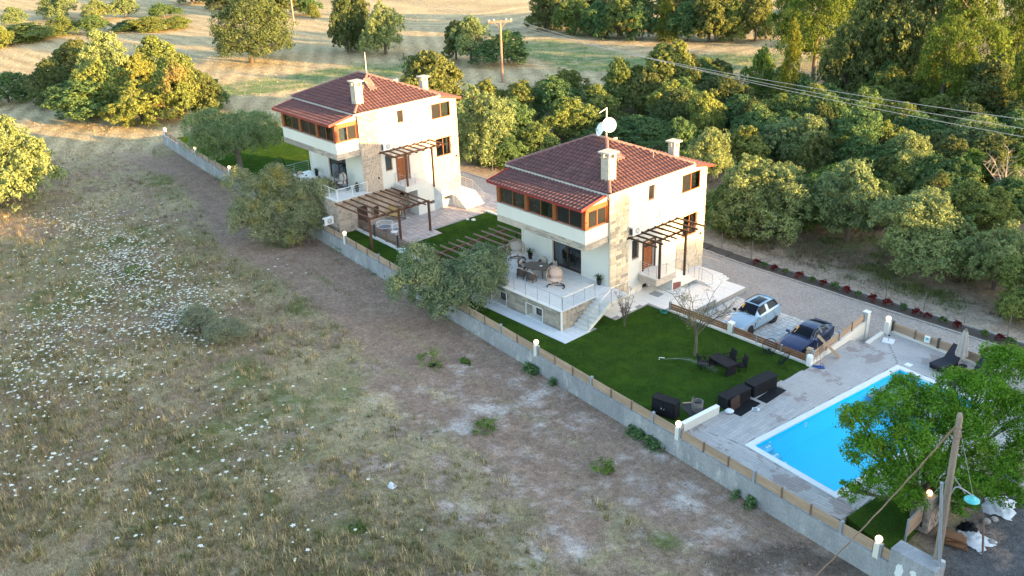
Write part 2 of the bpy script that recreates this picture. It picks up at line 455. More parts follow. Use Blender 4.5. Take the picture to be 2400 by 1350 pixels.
TRACK = [pix_line([(240, 352), (330, 368), (430, 410), (500, 470), (560, 570), (680, 640), (800, 720), (900, 800), (1060, 900), (1200, 1000), (1400, 1110), (1600, 1210), (1800, 1320)]),
         pix_line([(400, 372), (470, 440), (545, 540), (600, 600)]),
         pix_line([(560, 590), (700, 600), (850, 680), (980, 760), (1120, 850), (1300, 960), (1500, 1080), (1750, 1230), (1950, 1340)]),
         pix_line([(900, 900), (1100, 990), (1250, 1090), (1350, 1250)])]
CHALK = [(tuple(G(a, b, ZF)[:2]), r) for a, b, r in ((1095, 1190, 1.3), (1060, 1010, 1.2), (1150, 960, 1.5), (1080, 865, 1.0), (1300, 1000, 1.6), (1480, 1140, 1.8), (1620, 1170, 1.5), (1700, 1270, 1.8), (1330, 1250, 1.5), (1240, 930, 1.2), (1560, 1060, 1.3), (1800, 1330, 1.2), (1230, 1310, 1.3))]
GREEN = [(tuple(G(a, b, ZF)[:2]), r) for a, b, r in ((640, 950, 3.2), (760, 920, 2.6), (560, 880, 2.4), (300, 560, 4), (500, 1030, 3.), (150, 700, 4), (1390, 1100, 1.0), (1440, 1130, .9), (1130, 1000, 1.1), (720, 720, 2.), (230, 320, 5), (300, 318, 5), (380, 420, 2.5), (830, 1240, 1.0), (1560, 1260, .8))]
STRAW = [(tuple(G(a, b, ZF)[:2]), r) for a, b, r in ((250, 470, 3.5), (420, 480, 2.5), (530, 690, 2.2), (900, 940, 2.2), (1020, 930, 1.5), (330, 860, 3), (200, 1200, 3), (700, 860, 2), (500, 1280, 3), (820, 1020, 2), (620, 1150, 2.5))]
def blob(x, y, L):
    m = np.zeros(np.shape(x))
    for (c, r) in L:
        m = np.maximum(m, 1 - sstep(.45 * r, 1.25 * r, np.hypot(x - c[0], y - c[1]) * (.75 + .5 * vn(x, y, 1.1, 2))))
    return m
def height(x, y):
    x = np.asarray(x, float); y = np.asarray(y, float)
    z = np.full(np.shape(x), ZF)
    wy = wall_y(x)
    wid = 1.0 + np.clip((-70 - x), 0, 12) + np.clip((x - 27), 0, 6)
    z = z + .37 * sstep(0, 1, (y - wy) / wid)
    z = z + (fbm(x, y, 9, 1) - .5) * .5 * np.maximum(sstep(wy - .6, wy - 5, y), sstep(15, 19, y))
    z = z + (fbm(x, y, 1.3, 3, 3) - .5) * .16 * np.maximum(sstep(wy - .3, wy - 1.2, y), sstep(15, 17, y))
    ex, ey = (PB.x - PA.x), (PB.y - PA.y); ln = math.hypot(ex, ey); ex, ey = ex / ln, ey / ln
    a = (x - PA.x) * ey - (y - PA.y) * ex; c = (x - PA.x) * ex + (y - PA.y) * ey      # across / along the pool
    z = np.where((a > -.25) & (a < 6.1) & (c > -.25) & (c < ln + .25), -2.2, z)
    z = z + (11 + 5.5 * (1 - sstep(29, 37, y))) * sstep(55, 84, x) + (fbm(x, y, 40, 2) - .5) * 5 * sstep(160, 400, np.hypot(x, y))  # first term: unseen eastern rise, raised so that it shades the estate
    return z
PA, PB, PC = G(1744.6, 1043, 0), G(2104.4, 855.5, 0), G(1953.6, 1170, 0)
def hz(x, y): return float(height(np.array([x]), np.array([y]))[0])
def ground_col(x, y):
    n1 = fbm(x, y, 5, 0); n2 = fbm(x, y, 1.4, 2); n3 = fbm(x, y, .5, 4, 3); n4 = fbm(x, y, 12, 5)
    dry = np.array([.27, .225, .14]); grn = np.array([.12, .14, .05]); soil = np.array([.235, .165, .128]); chalk = np.array([.42, .375, .345])
    straw = np.array([.37, .30, .18]); stub = np.array([.44, .36, .22]); dark = np.array([.085, .07, .058]); grav = np.array([.10, .10, .105])
    def mixc(c, d, m): return c * (1 - m[..., None]) + d * m[..., None]
    c = np.broadcast_to(dry, x.shape + (3,)).copy()
    c = mixc(c, soil, sstep(.42, .62, n2) * .75)
    c = mixc(c, grn, sstep(.5, .66, n1) * .38)
    c = mixc(c, straw, blob(x, y, STRAW) * sstep(.3, .6, n2) * .8)
    c = mixc(c, grn, blob(x, y, GREEN) * sstep(.35, .55, n2) * .85)
    tr = np.zeros(x.shape)
    for k, L in enumerate(TRACK):
        d = seg_dist(x, y, L) + (n2 - .5) * 2.6
        tr = np.maximum(tr, 1 - sstep(.7, 1.9, d))
    wy = wall_y(x)
    tr = np.maximum(tr, (1 - sstep(1.0, 3.2, np.abs(y - wy + 1.2) + (n2 - .5) * 2)) * (x > -66) * (x < 29))
    c = mixc(c, soil * 1.02, tr * .92)
    c = mixc(c, chalk, blob(x, y, CHALK) * sstep(.42, .64, n3 * .6 + n2 * .4) * .7)
    nearfield = sstep(-12, -2, x) * (y < wy) * sstep(-30, -22, y)
    c = mixc(c, chalk, nearfield * sstep(.56, .70, n2 * .45 + n3 * .55) * .38)
    wet = pix_line([(1700, 1330), (1880, 1310), (2010, 1345)])
    c = mixc(c, dark, (1 - sstep(.5, 1.6, seg_dist(x, y, wet) + (n2 - .5) * 1.6)) * .8)
    # far stubble fields and the greener strip
    far = np.maximum(sstep(-64, -76, x - .3 * y + (n4 - .5) * 10), sstep(38, 52, y + .0 * x + (n4 - .5) * 8) * sstep(-20, -45, x))
    rows = .90 + .16 * np.sin((x * .55 + y * .83) * 2.2 + 3 * n4)
    c = mixc(c, stub * 1.0, far * .95)
    c = c * (1 + (rows - 1) * far)[..., None]
    strip = (1 - sstep(3.5, 7, seg_dist(x, y, pix_line([(560, 205), (700, 190), (860, 165), (960, 165)], -.8)) + (n1 - .5) * 6))
    strip = np.maximum(strip, 1 - sstep(5, 9, seg_dist(x, y, pix_line([(1280, 115), (1420, 150), (1560, 150), (1780, 145)], -.8)) + (n1 - .5) * 6))
    c = mixc(c, np.array([.13, .19, .08]), strip * .9)
    c = mixc(c, straw * 1.1, strip * sstep(.5, .6, n2) * .5)
    # woodland floor
    wood = sstep(15.0, 19, y) * sstep(-46, -30, x + .0 * y) * (1 - sstep(52, 66, y - .35 * (x + 40)))
    c = mixc(c, np.array([.19, .155, .115]), wood * .85)
    c = mixc(c, np.array([.10, .12, .05]), wood * sstep(.5, .62, n1) * .7)
    c = mixc(c, np.array([.30, .25, .20]), (sstep(14.6, 15.2, y + (n2 - .5)) * (1 - sstep(17.2, 19.5, y + (n2 - .5) * 3)) * (x > -38) * (x < 30)) * .85)
    street = sstep(26.6, 28.4, x + (n2 - .5) * 1.5) * (y < 12) * (x < 60)
    c = mixc(c, grav, street * .95)
    c = mixc(c, soil * 1.3, street * sstep(.56, .64, n2) * .6)
    return c * (.86 + .28 * n3)[..., None]
def axis(lo, hi, step, lo2, hi2, g=1.25):
    a = list(np.arange(lo, hi + 1e-6, step)); s = step; v = hi
    while v < hi2: s *= g; v += s; a.append(v)
    s = step; v = lo
    while v > lo2: s *= g; v -= s; a.insert(0, v)
    return np.array(a)
xs = np.concatenate([axis(-110, -70.5, .8, -1500, -70.5), np.arange(-70, 31, .26), axis(31.5, 40, .6, 31, 1500)])
ys = np.concatenate([axis(-42, -8, .26, -1500, -8.2), np.arange(-7.7, 16, .6), axis(16.4, 70, .7, 16.4, 1500)])
gx, gy = np.meshgrid(xs, ys)
gz = height(gx, gy)
gc = ground_col(gx, gy)
nx_, ny_ = len(xs), len(ys)
idx = np.arange(nx_ * ny_).reshape(ny_, nx_)
Fq = np.stack([idx[:-1, :-1], idx[:-1, 1:], idx[1:, 1:], idx[1:, :-1]], -1).reshape(-1, 4)
M['ground'] = attrmat('field_ground', .97, ((1.1, .16), (3.5, .26), (12, .36), (40, .32)), bump=.9, bscale=7)
ground = link('ground', np_mesh('ground', np.stack([gx, gy, gz], -1).reshape(-1, 3), Fq, M['ground'], gc.reshape(-1, 3), True))
kind(ground, 'structure')

# lawns, one raised sheet each
M['lawn'] = mat('lawn_turf', (.040, .078, .014), .95, (.025, .052, .010), 1.1, fine=.35, fscale=9, bump=1.0, bscale=14, spec=.0, stain=(.05, .10, .012), stain_s=.5, stain_t=(.5, .72), world_space=True)
def lawn_poly(name, poly, z0=-.85, z1=0.0):
    return kind(MB().prism(poly, z0, z1).build(name, M['lawn']), 'structure')
def along_wall(x0, x1, off, n=14): return [(x, float(wall_y(x)) + off) for x in np.linspace(x0, x1, n)]
LAWNS = [along_wall(-19.0, 13.55, .12) + [(13.9, -6.2), (14.72, 2.05), (3.6, 2.15), (3.36, 1.95), (-9.0, 1.95), (-9.0, 6.8), (-21.1, 6.8), (-21.1, -3.0), (-19.0, -3.3)],
         along_wall(-33, -19.0, .12) + [(-19.0, -3.35), (-33, -3.35)],
         along_wall(-69, -33, .12) + [(-33, -3.2), (-34.5, 9.5), (-66, 9.5)]]
for L in LAWNS: lawn_poly('lawn', L)
lawn_p = [tuple(G(a, b, 0)[:2]) for a, b in ((1985, 1212), (2055, 1165), (2180, 1190), (2110, 1262), (2078, 1285))]
lawn_poly('lawn', lawn_p + [], -.85, .012)

# driveway
def zd(x): return -.63 + .33 * float(1 - sstep(-7, 3, x))
dx_ = np.arange(-62, 41, .5); dy_ = np.concatenate([np.arange(2.3, 13.75, .5), [13.62]])
ggx, ggy = np.meshgrid(dx_, dy_)
gzz = -.63 + .33 * (1 - sstep(-7, 3, ggx)) + (fbm(ggx, ggy, 2.5, 2) - .5) * .05
ok = np.ones(ggx.shape, bool)
id2 = np.arange(ggx.size).reshape(ggx.shape)
Fd = np.stack([id2[:-1, :-1], id2[:-1, 1:], id2[1:, 1:], id2[1:, :-1]], -1).reshape(-1, 4)
M['gravel'] = mat('driveway_gravel', (.33, .295, .265), .95, (.27, .24, .215), .5, fine=.5, fscale=12, bump=1.0, bscale=30, stain=(.42, .40, .38), stain_s=9, stain_t=(.58, .72), world_space=True)
kind(link('driveway', np_mesh('driveway', np.stack([ggx, ggy, gzz], -1).reshape(-1, 3), Fd, M['gravel'], None, True)), 'structure')
# loose stones on the gravel
def scatter_rocks(name, P, s0, s1, m):
    n = len(P)
    base = np.array([(1, 0, 0), (.2, .9, .1), (-.9, .3, 0), (-.3, -.8, .1), (0, .1, .65)]) ; f0 = np.array([(0, 1, 4), (1, 2, 4), (2, 3, 4), (3, 0, 4)])
    a = rng.random(n) * 6.283; s = s0 + (s1 - s0) * rng.random(n) ** 2
    V = np.repeat(base[None], n, 0) + (rng.random((n, 5, 3)) - .5) * .5
    ca, sa = np.cos(a)[:, None], np.sin(a)[:, None]
    V = np.stack([V[..., 0] * ca - V[..., 1] * sa, V[..., 0] * sa + V[..., 1] * ca, V[..., 2]], -1) * s[:, None, None] + P[:, None]
    F = (f0[None] + (np.arange(n) * 5)[:, None, None]).reshape(-1, 3)
    return kind(link(name, np_mesh(name, V.reshape(-1, 3), F, m)), 'stuff')
n = 22000
Px = rng.uniform(-8, 27, n); Py = rng.uniform(2.6, 13.5, n)
Pz = -.63 + .33 * (1 - sstep(-7, 3, Px)) - .005
M['pebble'] = mat('loose_pebble', (.46, .43, .40), .9, (.24, .21, .185), 1.7, fine=.3, fscale=7, world_space=True)
scatter_rocks('gravel', np.stack([Px, Py, Pz], -1), .015, .06, M['pebble'])
n = 2600
Px = rng.uniform(-12, 26, n); Py = wall_y(Px) - .4 - rng.gamma(2., 3.2, n)
keep = fbm(Px, Py, 2, 2) > .46
Px, Py = Px[keep], Py[keep]
M['clod'] = mat('dry_earth_clod', (.26, .20, .17), .95, (.19, .14, .115), 2.3, fine=.3, world_space=True)
scatter_rocks('rubble', np.stack([Px, Py, height(Px, Py)], -1), .03, .14, M['clod'])
n = 4000
Px = rng.uniform(27.3, 38, n); Py = rng.uniform(-13, 6, n)
M['darkgravel'] = mat('dark_street_gravel', (.13, .135, .145), .9, (.08, .082, .09), 3, fine=.3, world_space=True)
scatter_rocks('gravel', np.stack([Px, Py, height(Px, Py)], -1), .03, .08, M['darkgravel'])

# planting bed and kerb along the driveway
bed = MB()
for a in range(-6, 26, 2): bed.box(a, a + 2, 13.78, 14.9, -1.0, zd(a + 1) + .06)
kind(bed.build('planting_bed', M['soil']), 'structure')
kb = thing('driveway_kerb', 'pale stone kerb between the gravel driveway and the flower bed', 'kerb', (0, 0, 0))
x = -40.0
while x < 26:
    MB().box(x + .01, x + .99, 13.62, 13.78, -1.0, zd(x + .5) + .09 + random.uniform(-.012, .012)).build('kerb_stone', M['kerb'], kb); x += 1.0
kb2 = thing('bed_edging', 'rough pale edging behind the red and white flowers', 'edging', (0, 0, 0))
x = 2.4
while x < 26:
    MB().box(x + .01, x + 1.19, 14.9, 15.06, -1.0, zd(x) + .17 + random.uniform(-.02, .02)).build('edging_stone', M['kerb'], kb2); x += 1.2

# ------------------------------------------------------------------ loose pieces helpers
def piece(name, me, parent, loc=(0, 0, 0)):
    return link(name, me, parent, loc)
def slabs(parent, name, m, x0, x1, y0, y1, z, w, d, gap=.012, th=.03, skip=None, off=.5, jit=.0):
    """rows of slabs sharing one mesh"""
    me = MB().box(-w / 2 + gap, w / 2 - gap, -d / 2 + gap, d / 2 - gap, -th, 0).mesh(name, m)
    cache = {}
    r = 0; y = y0
    while y < y1 - .02:
        dd = min(d, y1 - y)
        x = x0 - (w * off if r % 2 else 0)
        while x < x1 - .02:
            a, b = max(x, x0), min(x + w, x1)
            if b - a > .05 and not (skip and skip((a + b) / 2, y + dd / 2)):
                k = (round(b - a, 2), round(dd, 2))
                if k not in cache:
                    cache[k] = MB().box(-k[0] / 2 + gap, k[0] / 2 - gap, -k[1] / 2 + gap, k[1] / 2 - gap, -th, 0).mesh(name, m)
                piece(name, cache[k], parent, ((a + b) / 2, y + dd / 2, z + random.uniform(-jit, jit)))
            x += w
        y += d; r += 1
def inside(poly, x, y):
    c = False; n = len(poly)
    for i in range(n):
        (x1, y1), (x2, y2) = poly[i], poly[(i + 1) % n]
        if (y1 > y) != (y2 > y) and x < (x2 - x1) * (y - y1) / (y2 - y1) + x1: c = not c
    return c
def crazy(parent, poly, z, s, m, th=.03, lim=300, seed=1):
    """irregular flagstones: jittered grid cells, each its own piece"""
    r = random.Random(seed)
    X0, X1 = min(p[0] for p in poly), max(p[0] for p in poly); Y0, Y1 = min(p[1] for p in poly), max(p[1] for p in poly)
    nx, ny = int((X1 - X0) / s) + 2, int((Y1 - Y0) / s) + 2
    pt = {(i, j): (X0 + (i - .5 + r.uniform(-.33, .33)) * s, Y0 + (j - .5 + r.uniform(-.33, .33)) * s) for i in range(nx + 1) for j in range(ny + 1)}
    L = []
    for i in range(nx):
        for j in range(ny):
            q = [pt[i, j], pt[i + 1, j], pt[i + 1, j + 1], pt[i, j + 1]]
            cx, cy = sum(p[0] for p in q) / 4, sum(p[1] for p in q) / 4
            if not inside(poly, cx, cy): continue
            if not all(inside(poly, *p) for p in q):
                q = [(min(max(p[0], X0), X1), min(max(p[1], Y0), Y1)) for p in q]
                if not all(inside(poly, cx + (p[0] - cx) * .97, cy + (p[1] - cy) * .97) for p in q): continue
                cx, cy = sum(p[0] for p in q) / 4, sum(p[1] for p in q) / 4
            g = .022
            k = [(p[0] - cx, p[1] - cy) for p in q]
            k = [(a * (1 - g / max(.05, math.hypot(a, b)) * 1.2), b * (1 - g / max(.05, math.hypot(a, b)) * 1.2)) for a, b in k]
            if r.random() < .3:      # cut a corner off
                n_ = r.randrange(4); a, b, c = k[n_ - 1], k[n_], k[(n_ + 1) % 4]
                k[n_:n_ + 1] = [((a[0] + 5 * b[0]) / 6, (a[1] + 5 * b[1]) / 6), ((c[0] + 5 * b[0]) / 6, (c[1] + 5 * b[1]) / 6)]
            L.append((-depth_of((cx, cy, z)), cx, cy, k))
    L.sort(key=lambda t: t[0], reverse=True)
    rest = MB()
    for n_, (_, cx, cy, k) in enumerate(L):
        if n_ < lim:
            MB().prism(k, -th, r.uniform(-.006, .004)).build('flagstone', m, parent, loc=(cx, cy, z))
        else:
            rest.prism([(a + cx, b + cy) for a, b in k], z - th, z)
    if rest.v: kind(rest.build('flagstones', m, parent), 'stuff')

# ------------------------------------------------------------------ pool
e1 = (PB - PA); PL = e1.length; e1.normalize()
e2 = Vector((e1.y, -e1.x, 0)); PWd = 5.85
pool = thing('swimming_pool', 'rectangular swimming pool with bright blue water and white coping', 'swimming pool', (PA.x, PA.y, 0), math.atan2(e1.y, e1.x) - PI / 2)
# local: y along e1 (0..PL), x along e2 (0..PWd)
cw = .36
MB().box(cw, PWd - cw, cw, PL - cw, -1.62, -1.55).build('pool_floor', M['poolblue'], pool)
b = MB()
b.box(0, cw - .004, 0, PL, -1.6, -.05); b.box(PWd - cw + .004, PWd, 0, PL, -1.6, -.05); b.box(cw, PWd - cw, 0, cw - .004, -1.6, -.05); b.box(cw, PWd - cw, PL - cw + .004, PL, -1.6, -.05)
b.build('pool_wall', M['poolblue'], pool)
def coping(x0, x1, y0, y1, alongy):
    n_ = max(1, round((y1 - y0 if alongy else x1 - x0) / .62))
    for i in range(n_):
        if alongy:
            a, c = y0 + (y1 - y0) * i / n_, y0 + (y1 - y0) * (i + 1) / n_
            MB().box(x0, x1, a + .004, c - .004, -.05, .03).build('coping_stone', M['poolwhite'], pool)
        else:
            a, c = x0 + (x1 - x0) * i / n_, x0 + (x1 - x0) * (i + 1) / n_
            MB().box(a + .004, c - .004, y0, y1, -.05, .03).build('coping_stone', M['poolwhite'], pool)
coping(0, cw, 0, PL, True); coping(PWd - cw, PWd, 0, PL, True); coping(cw, PWd - cw, 0, cw, False); coping(cw, PWd - cw, PL - cw, PL, False)
for i, zt in enumerate((-.28, -.52, -.76, -1.0)):
    MB().box(cw + .55 * i + .004, cw + .55 * (i + 1), cw + .004, cw + 1.0, -1.55, zt).build('pool_step', M['steplight'], pool)
    MB().lathe([(.07, 0), (.09, .012), (0.0, .03)], (cw + .55 * i + .28, cw + .72, zt), 10).build('step_stud', M['white'], pool)
    MB().lathe([(.07, 0), (.09, .012), (0.0, .03)], (cw + .55 * i + .28, cw + .92, zt), 10).build('step_stud', M['white'], pool)
for i, f in enumerate((.12, .34, .56, .78)):
    b = MB(); b.tube([(cw + .02 * 0, PL * f + .12 * math.cos(t), -.42 + .12 * math.sin(t)) for t in np.linspace(0, 2 * PI, 13)], .022, 5)
    b.build('pool_light', M['poolwhite'], pool)
b = MB(); b.box(PWd * .22, PWd * .40, PL - cw - .012, PL - cw + .01, -.30, -.08); b.build('skimmer_frame', M['poolwhite'], pool)
MB().box(PWd * .235, PWd * .385, PL - cw - .02, PL - cw, -.27, -.11).build('skimmer_flap', M['poolblue'], pool)
wm = D.materials.new('pool_water'); wm.use_nodes = True
_t = wm.node_tree
tb = _n(_t, 'ShaderNodeBsdfTransparent'); tb.inputs[0].default_value = (.78, .98, 1.0, 1)
gb = _n(_t, 'ShaderNodeBsdfGlossy'); gb.inputs['Roughness'].default_value = .03
fr = _n(_t, 'ShaderNodeLayerWeight'); fr.inputs[0].default_value = .5
pw_ = _n(_t, 'ShaderNodeMath', operation='POWER'); pw_.inputs[1].default_value = 4.5
pm_ = _n(_t, 'ShaderNodeMath', operation='MULTIPLY_ADD'); pm_.inputs[1].default_value = .75; pm_.inputs[2].default_value = .02
_t.links.new(fr.outputs['Facing'], pw_.inputs[0]); _t.links.new(pw_.outputs[0], pm_.inputs[0])
bp = _n(_t, 'ShaderNodeBump'); bp.inputs['Strength'].default_value = .3; bp.inputs['Distance'].default_value = .06
_t.links.new(_noise(_t, _n(_t, 'ShaderNodeNewGeometry').outputs['Position'], 2.2, 4), bp.inputs['Height'])
_t.links.new(bp.outputs[0], fr.inputs['Normal']); _t.links.new(bp.outputs[0], gb.inputs['Normal'])
mx = _n(_t, 'ShaderNodeMixShader')
_t.links.new(pm_.outputs[0], mx.inputs[0]); _t.links.new(tb.outputs[0], mx.inputs[1]); _t.links.new(gb.outputs[0], mx.inputs[2])
_t.links.new(mx.outputs[0], _t.nodes['Material Output'].inputs[0])
wtr = MB().quad((cw, cw, -.14), (PWd - cw, cw, -.14), (PWd - cw, PL - cw, -.14), (cw, PL - cw, -.14)).build('pool_water', wm, pool)
def to_pool(x, y):
    d = Vector((x, y, 0)) - Vector((PA.x, PA.y, 0)); return d.dot(e2), d.dot(e1)

# ------------------------------------------------------------------ pool deck
DK = [(13.66, -9.1), (13.9, -6.2), (14.78, 2.1), (14.72, 7.0), (15.75, 7.1), (15.75, 9.75), (23.6, 9.1), (26.6, 3.0), (26.4, -4.2), tuple(G(2064, 1159, 0)[:2]), tuple(G(1976, 1217, 0)[:2]), (22.3, -10.45)]
DK = DK[:-1] + [(float(a), float(c)) for a, c in along_wall(22.0, 13.66, .14, 6)]
q = [tuple((PA + e2 * a + e1 * c)[:2]) for a, c in ((0, 0), (PWd, 0), (PWd, PL), (0, PL))]
bm = MB()
def band(poly): bm.prism(poly, -.85, -.03)
xmin, xmax, ymin, ymax = 13.5, 26.5, -10.6, 9.9
band([(13.66, -9.1), (13.9, -6.2), q[0]][::1] + [])
band([(13.66, -9.1), q[0], q[1], (22.6, -10.4), (22.0, float(wall_y(22)) + .14), (18, float(wall_y(18)) + .14), (13.7, float(wall_y(13.7)) + .14)][::-1])
band([(13.9, -6.2), q[0], q[3], (15.75, 7.1), (14.72, 7.0), (14.78, 2.1)])
band([(15.75, 7.1), q[3], q[2], (26.6, 5.2), (23.6, 9.1), (15.75, 9.75)])
band([q[1], (22.6, -10.4), tuple(G(1976, 1217, 0)[:2]), tuple(G(2064, 1159, 0)[:2]), (26.4, -4.2), (26.6, 5.2), q[2]])
deck = kind(bm.build('pool_deck', M['joint']), 'structure')
planks = []
_px = PB.x - .0
def in_pool(x, y, e=.0):
    a, c = to_pool(x, y); return -e < a < PWd + e and -e < c < PL + e
def plank_cells(x0, x1, y0, y1, alongy, test):
    w, l = .2, 1.25
    r = 0
    t = (x0 if alongy else y0)
    while t < (x1 if alongy else y1):
        s = (y0 if alongy else x0) - (r * .47 % 1) * l
        while s < (y1 if alongy else x1):
            # clip plank lengthwise by testing sub-samples
            ss = [s + l * k / 10 for k in range(11)]
            P = [((t + w / 2), v) if alongy else (v, t + w / 2) for v in ss]
            okk = [test(*p_) for p_ in P]
            if any(okk):
                k0 = okk.index(True); k1 = 10 - okk[::-1].index(True)
                if k1 - k0 >= 2:
                    a, c = ss[k0], ss[k1]
                    planks.append(((t + w / 2, (a + c) / 2, w, c - a, True) if alongy else ((a + c) / 2, t + w / 2, c - a, w, False)))
            s += l
        t += w; r += 1
pb = to_pool
def t_top(x, y):      # strip beside the pool, boards along the long side
    a, c = to_pool(x, y); return inside(DK, x, y) and a < -.02 and c < PL + 1.0 + (-a) * 1.0 - 1.0 and c > -(-a) * .3 and y > -8.6 + 0
def t_right(x, y):
    a, c = to_pool(x, y); return inside(DK, x, y) and c > PL + .02 and not (a < 0 and c < PL - a) and c - PL > a - PWd
def t_bot(x, y):
    a, c = to_pool(x, y); return inside(DK, x, y) and c < -.02 and not (a < 0 and (c > -(-a) * .3 and y > -8.6))
def t_far(x, y):
    a, c = to_pool(x, y); return inside(DK, x, y) and a > PWd + .02 and c < PL + (a - PWd) and c > -.02
ang = math.atan2(e1.y, e1.x) - PI / 2
plank_cells(13.6, 19.0, -9.0, 9.8, True, t_top)
plank_cells(15.0, 26.5, 5.0, 9.8, False, t_right)
plank_cells(13.6, 25.5, -10.6, -6.0, False, t_bot)
plank_cells(22.0, 26.6, -8.6, 9.0, True, t_far)
planks.sort(key=lambda p_: depth_of((p_[0], p_[1], 0)) + (40 if in_pool(p_[0], p_[1]) else 0))
vis = lambda p_: True
pc = {}
rest = MB()
for i, (x, y, w, l, ay) in enumerate(planks):
    if i < 300:
        k = (round(w, 2), round(l, 2))
        if k not in pc: pc[k] = MB().box(-k[0] / 2 + .006, k[0] / 2 - .006, -k[1] / 2 + .006, k[1] / 2 - .006, -.028, 0).mesh('deck_plank', M['plank'])
        piece('deck_plank', pc[k], deck, (x, y, random.uniform(-.004, .002)))
    else:
        rest.box(x - w / 2 + .006, x + w / 2 - .006, y - l / 2 + .006, y + l / 2 - .006, -.028, random.uniform(-.004, .002))
if rest.v: kind(rest.build('deck_planks', M['plank'], deck), 'stuff')

# ------------------------------------------------------------------ paved areas
park = kind(MB().prism([(2.0, 2.4), (14.45, 2.4), (14.45, 8.5), (2.0, 8.5)], -1.0, -.60).build('parking_pavement', M['joint']), 'structure')
crazy(park, [(4.95, 2.45), (14.4, 2.45), (14.4, 8.45), (4.95, 8.45)], -.575, .38, M['pave'], seed=3, lim=300)
apron = kind(MB().prism([(1.75, 5.9), (4.85, 5.9), (4.85, 9.6), (1.75, 9.6)], -1.0, -.30).build('side_apron', M['joint']), 'structure')
slabs(apron, 'paving_slab', M['marble'], 1.76, 4.84, 5.91, 9.59, -.27, .62, .62, .006, .03)
court = kind(MB().prism([(-.3, -1.5), (1.93, -1.5), (1.93, 1.9), (3.35, 1.95), (3.4, 2.35), (4.9, 2.35), (4.9, 5.88), (-.3, 5.88)], -.9, .02).build('side_court', M['joint']), 'structure')
slabs(court, 'paving_slab', M['marble'], -.28, 4.88, -1.5, 5.87, .045, .6, .6, .005, .03, skip=lambda x, y: (x > 1.75 and y < 1.9) or (x > 3.1 and y < 2.5))
path = kind(MB().prism([(-9.6, -6.34), (1.88, -6.34), (1.88, -3.3), (-.2, -3.3), (-9.6, -5.0)], -.9, .015).build('terrace_path', M['joint']), 'structure')
slabs(path, 'path_slab', M['pathtile'], -9.59, 1.87, -6.33, -5.24, .04, .58, .545, .006, .03, off=0)
slabs(path, 'path_slab', M['pathtile'], .46, 1.87, -5.24, -3.9, .04, .47, .45, .006, .03, off=0)
patio = kind(MB().prism([(-34, -3.3), (-21.0, -3.3), (-19.85, -2.9), (-19.85, .9), (-21.0, .9), (-21.2, 10.4), (-34, 10.4)], -.9, .0).build('lower_patio', M['joint']), 'structure')
crazy(patio, [(-27.3, -3.2), (-19.9, -3.2), (-19.9, .86), (-21.05, .86), (-21.2, 10.3), (-27.3, 10.3)], .03, .52, M['pave2'], seed=9)
MB().box(-21.1, -9.2, 6.82, 6.98, -.9, .12).build('x', M['white']).name = 'lawn_kerb'
tag(D.objects['lawn_kerb'], 'low white kerb at the far edge of the lawn between the houses', 'kerb')
# ------------------------------------------------------------------ houses
VX, VY, VZ = Vector((1, 0, 0)), Vector((0, 1, 0)), Vector((0, 0, 1))
def panel(mb, o, u, v, n, W, H, holes, depth, m0=0, m1=0, trap=None):
    us = sorted({0, W, *[h[0] for h in holes], *[h[1] for h in holes]}); vs2 = sorted({0, H, *[h[2] for h in holes], *[h[3] for h in holes]})
    P = lambda a, b, d=0: o + u * a + v * b - n * d
    for a, b in zip(us[:-1], us[1:]):
        for c, d in zip(vs2[:-1], vs2[1:]):
            mu, mv = (a + b) / 2, (c + d) / 2
            if any(h[0] < mu < h[1] and h[2] < mv < h[3] for h in holes): continue
            mb.quad(P(a, c), P(b, c), P(b, d), P(a, d), m0)
    for (a, b, c, d) in holes:
        for s, t in (((a, c), (b, c)), ((b, c), (b, d)), ((b, d), (a, d)), ((a, d), (a, c))):
            mb.quad(P(*s), P(*t), P(*t, depth), P(*s, depth), m1)
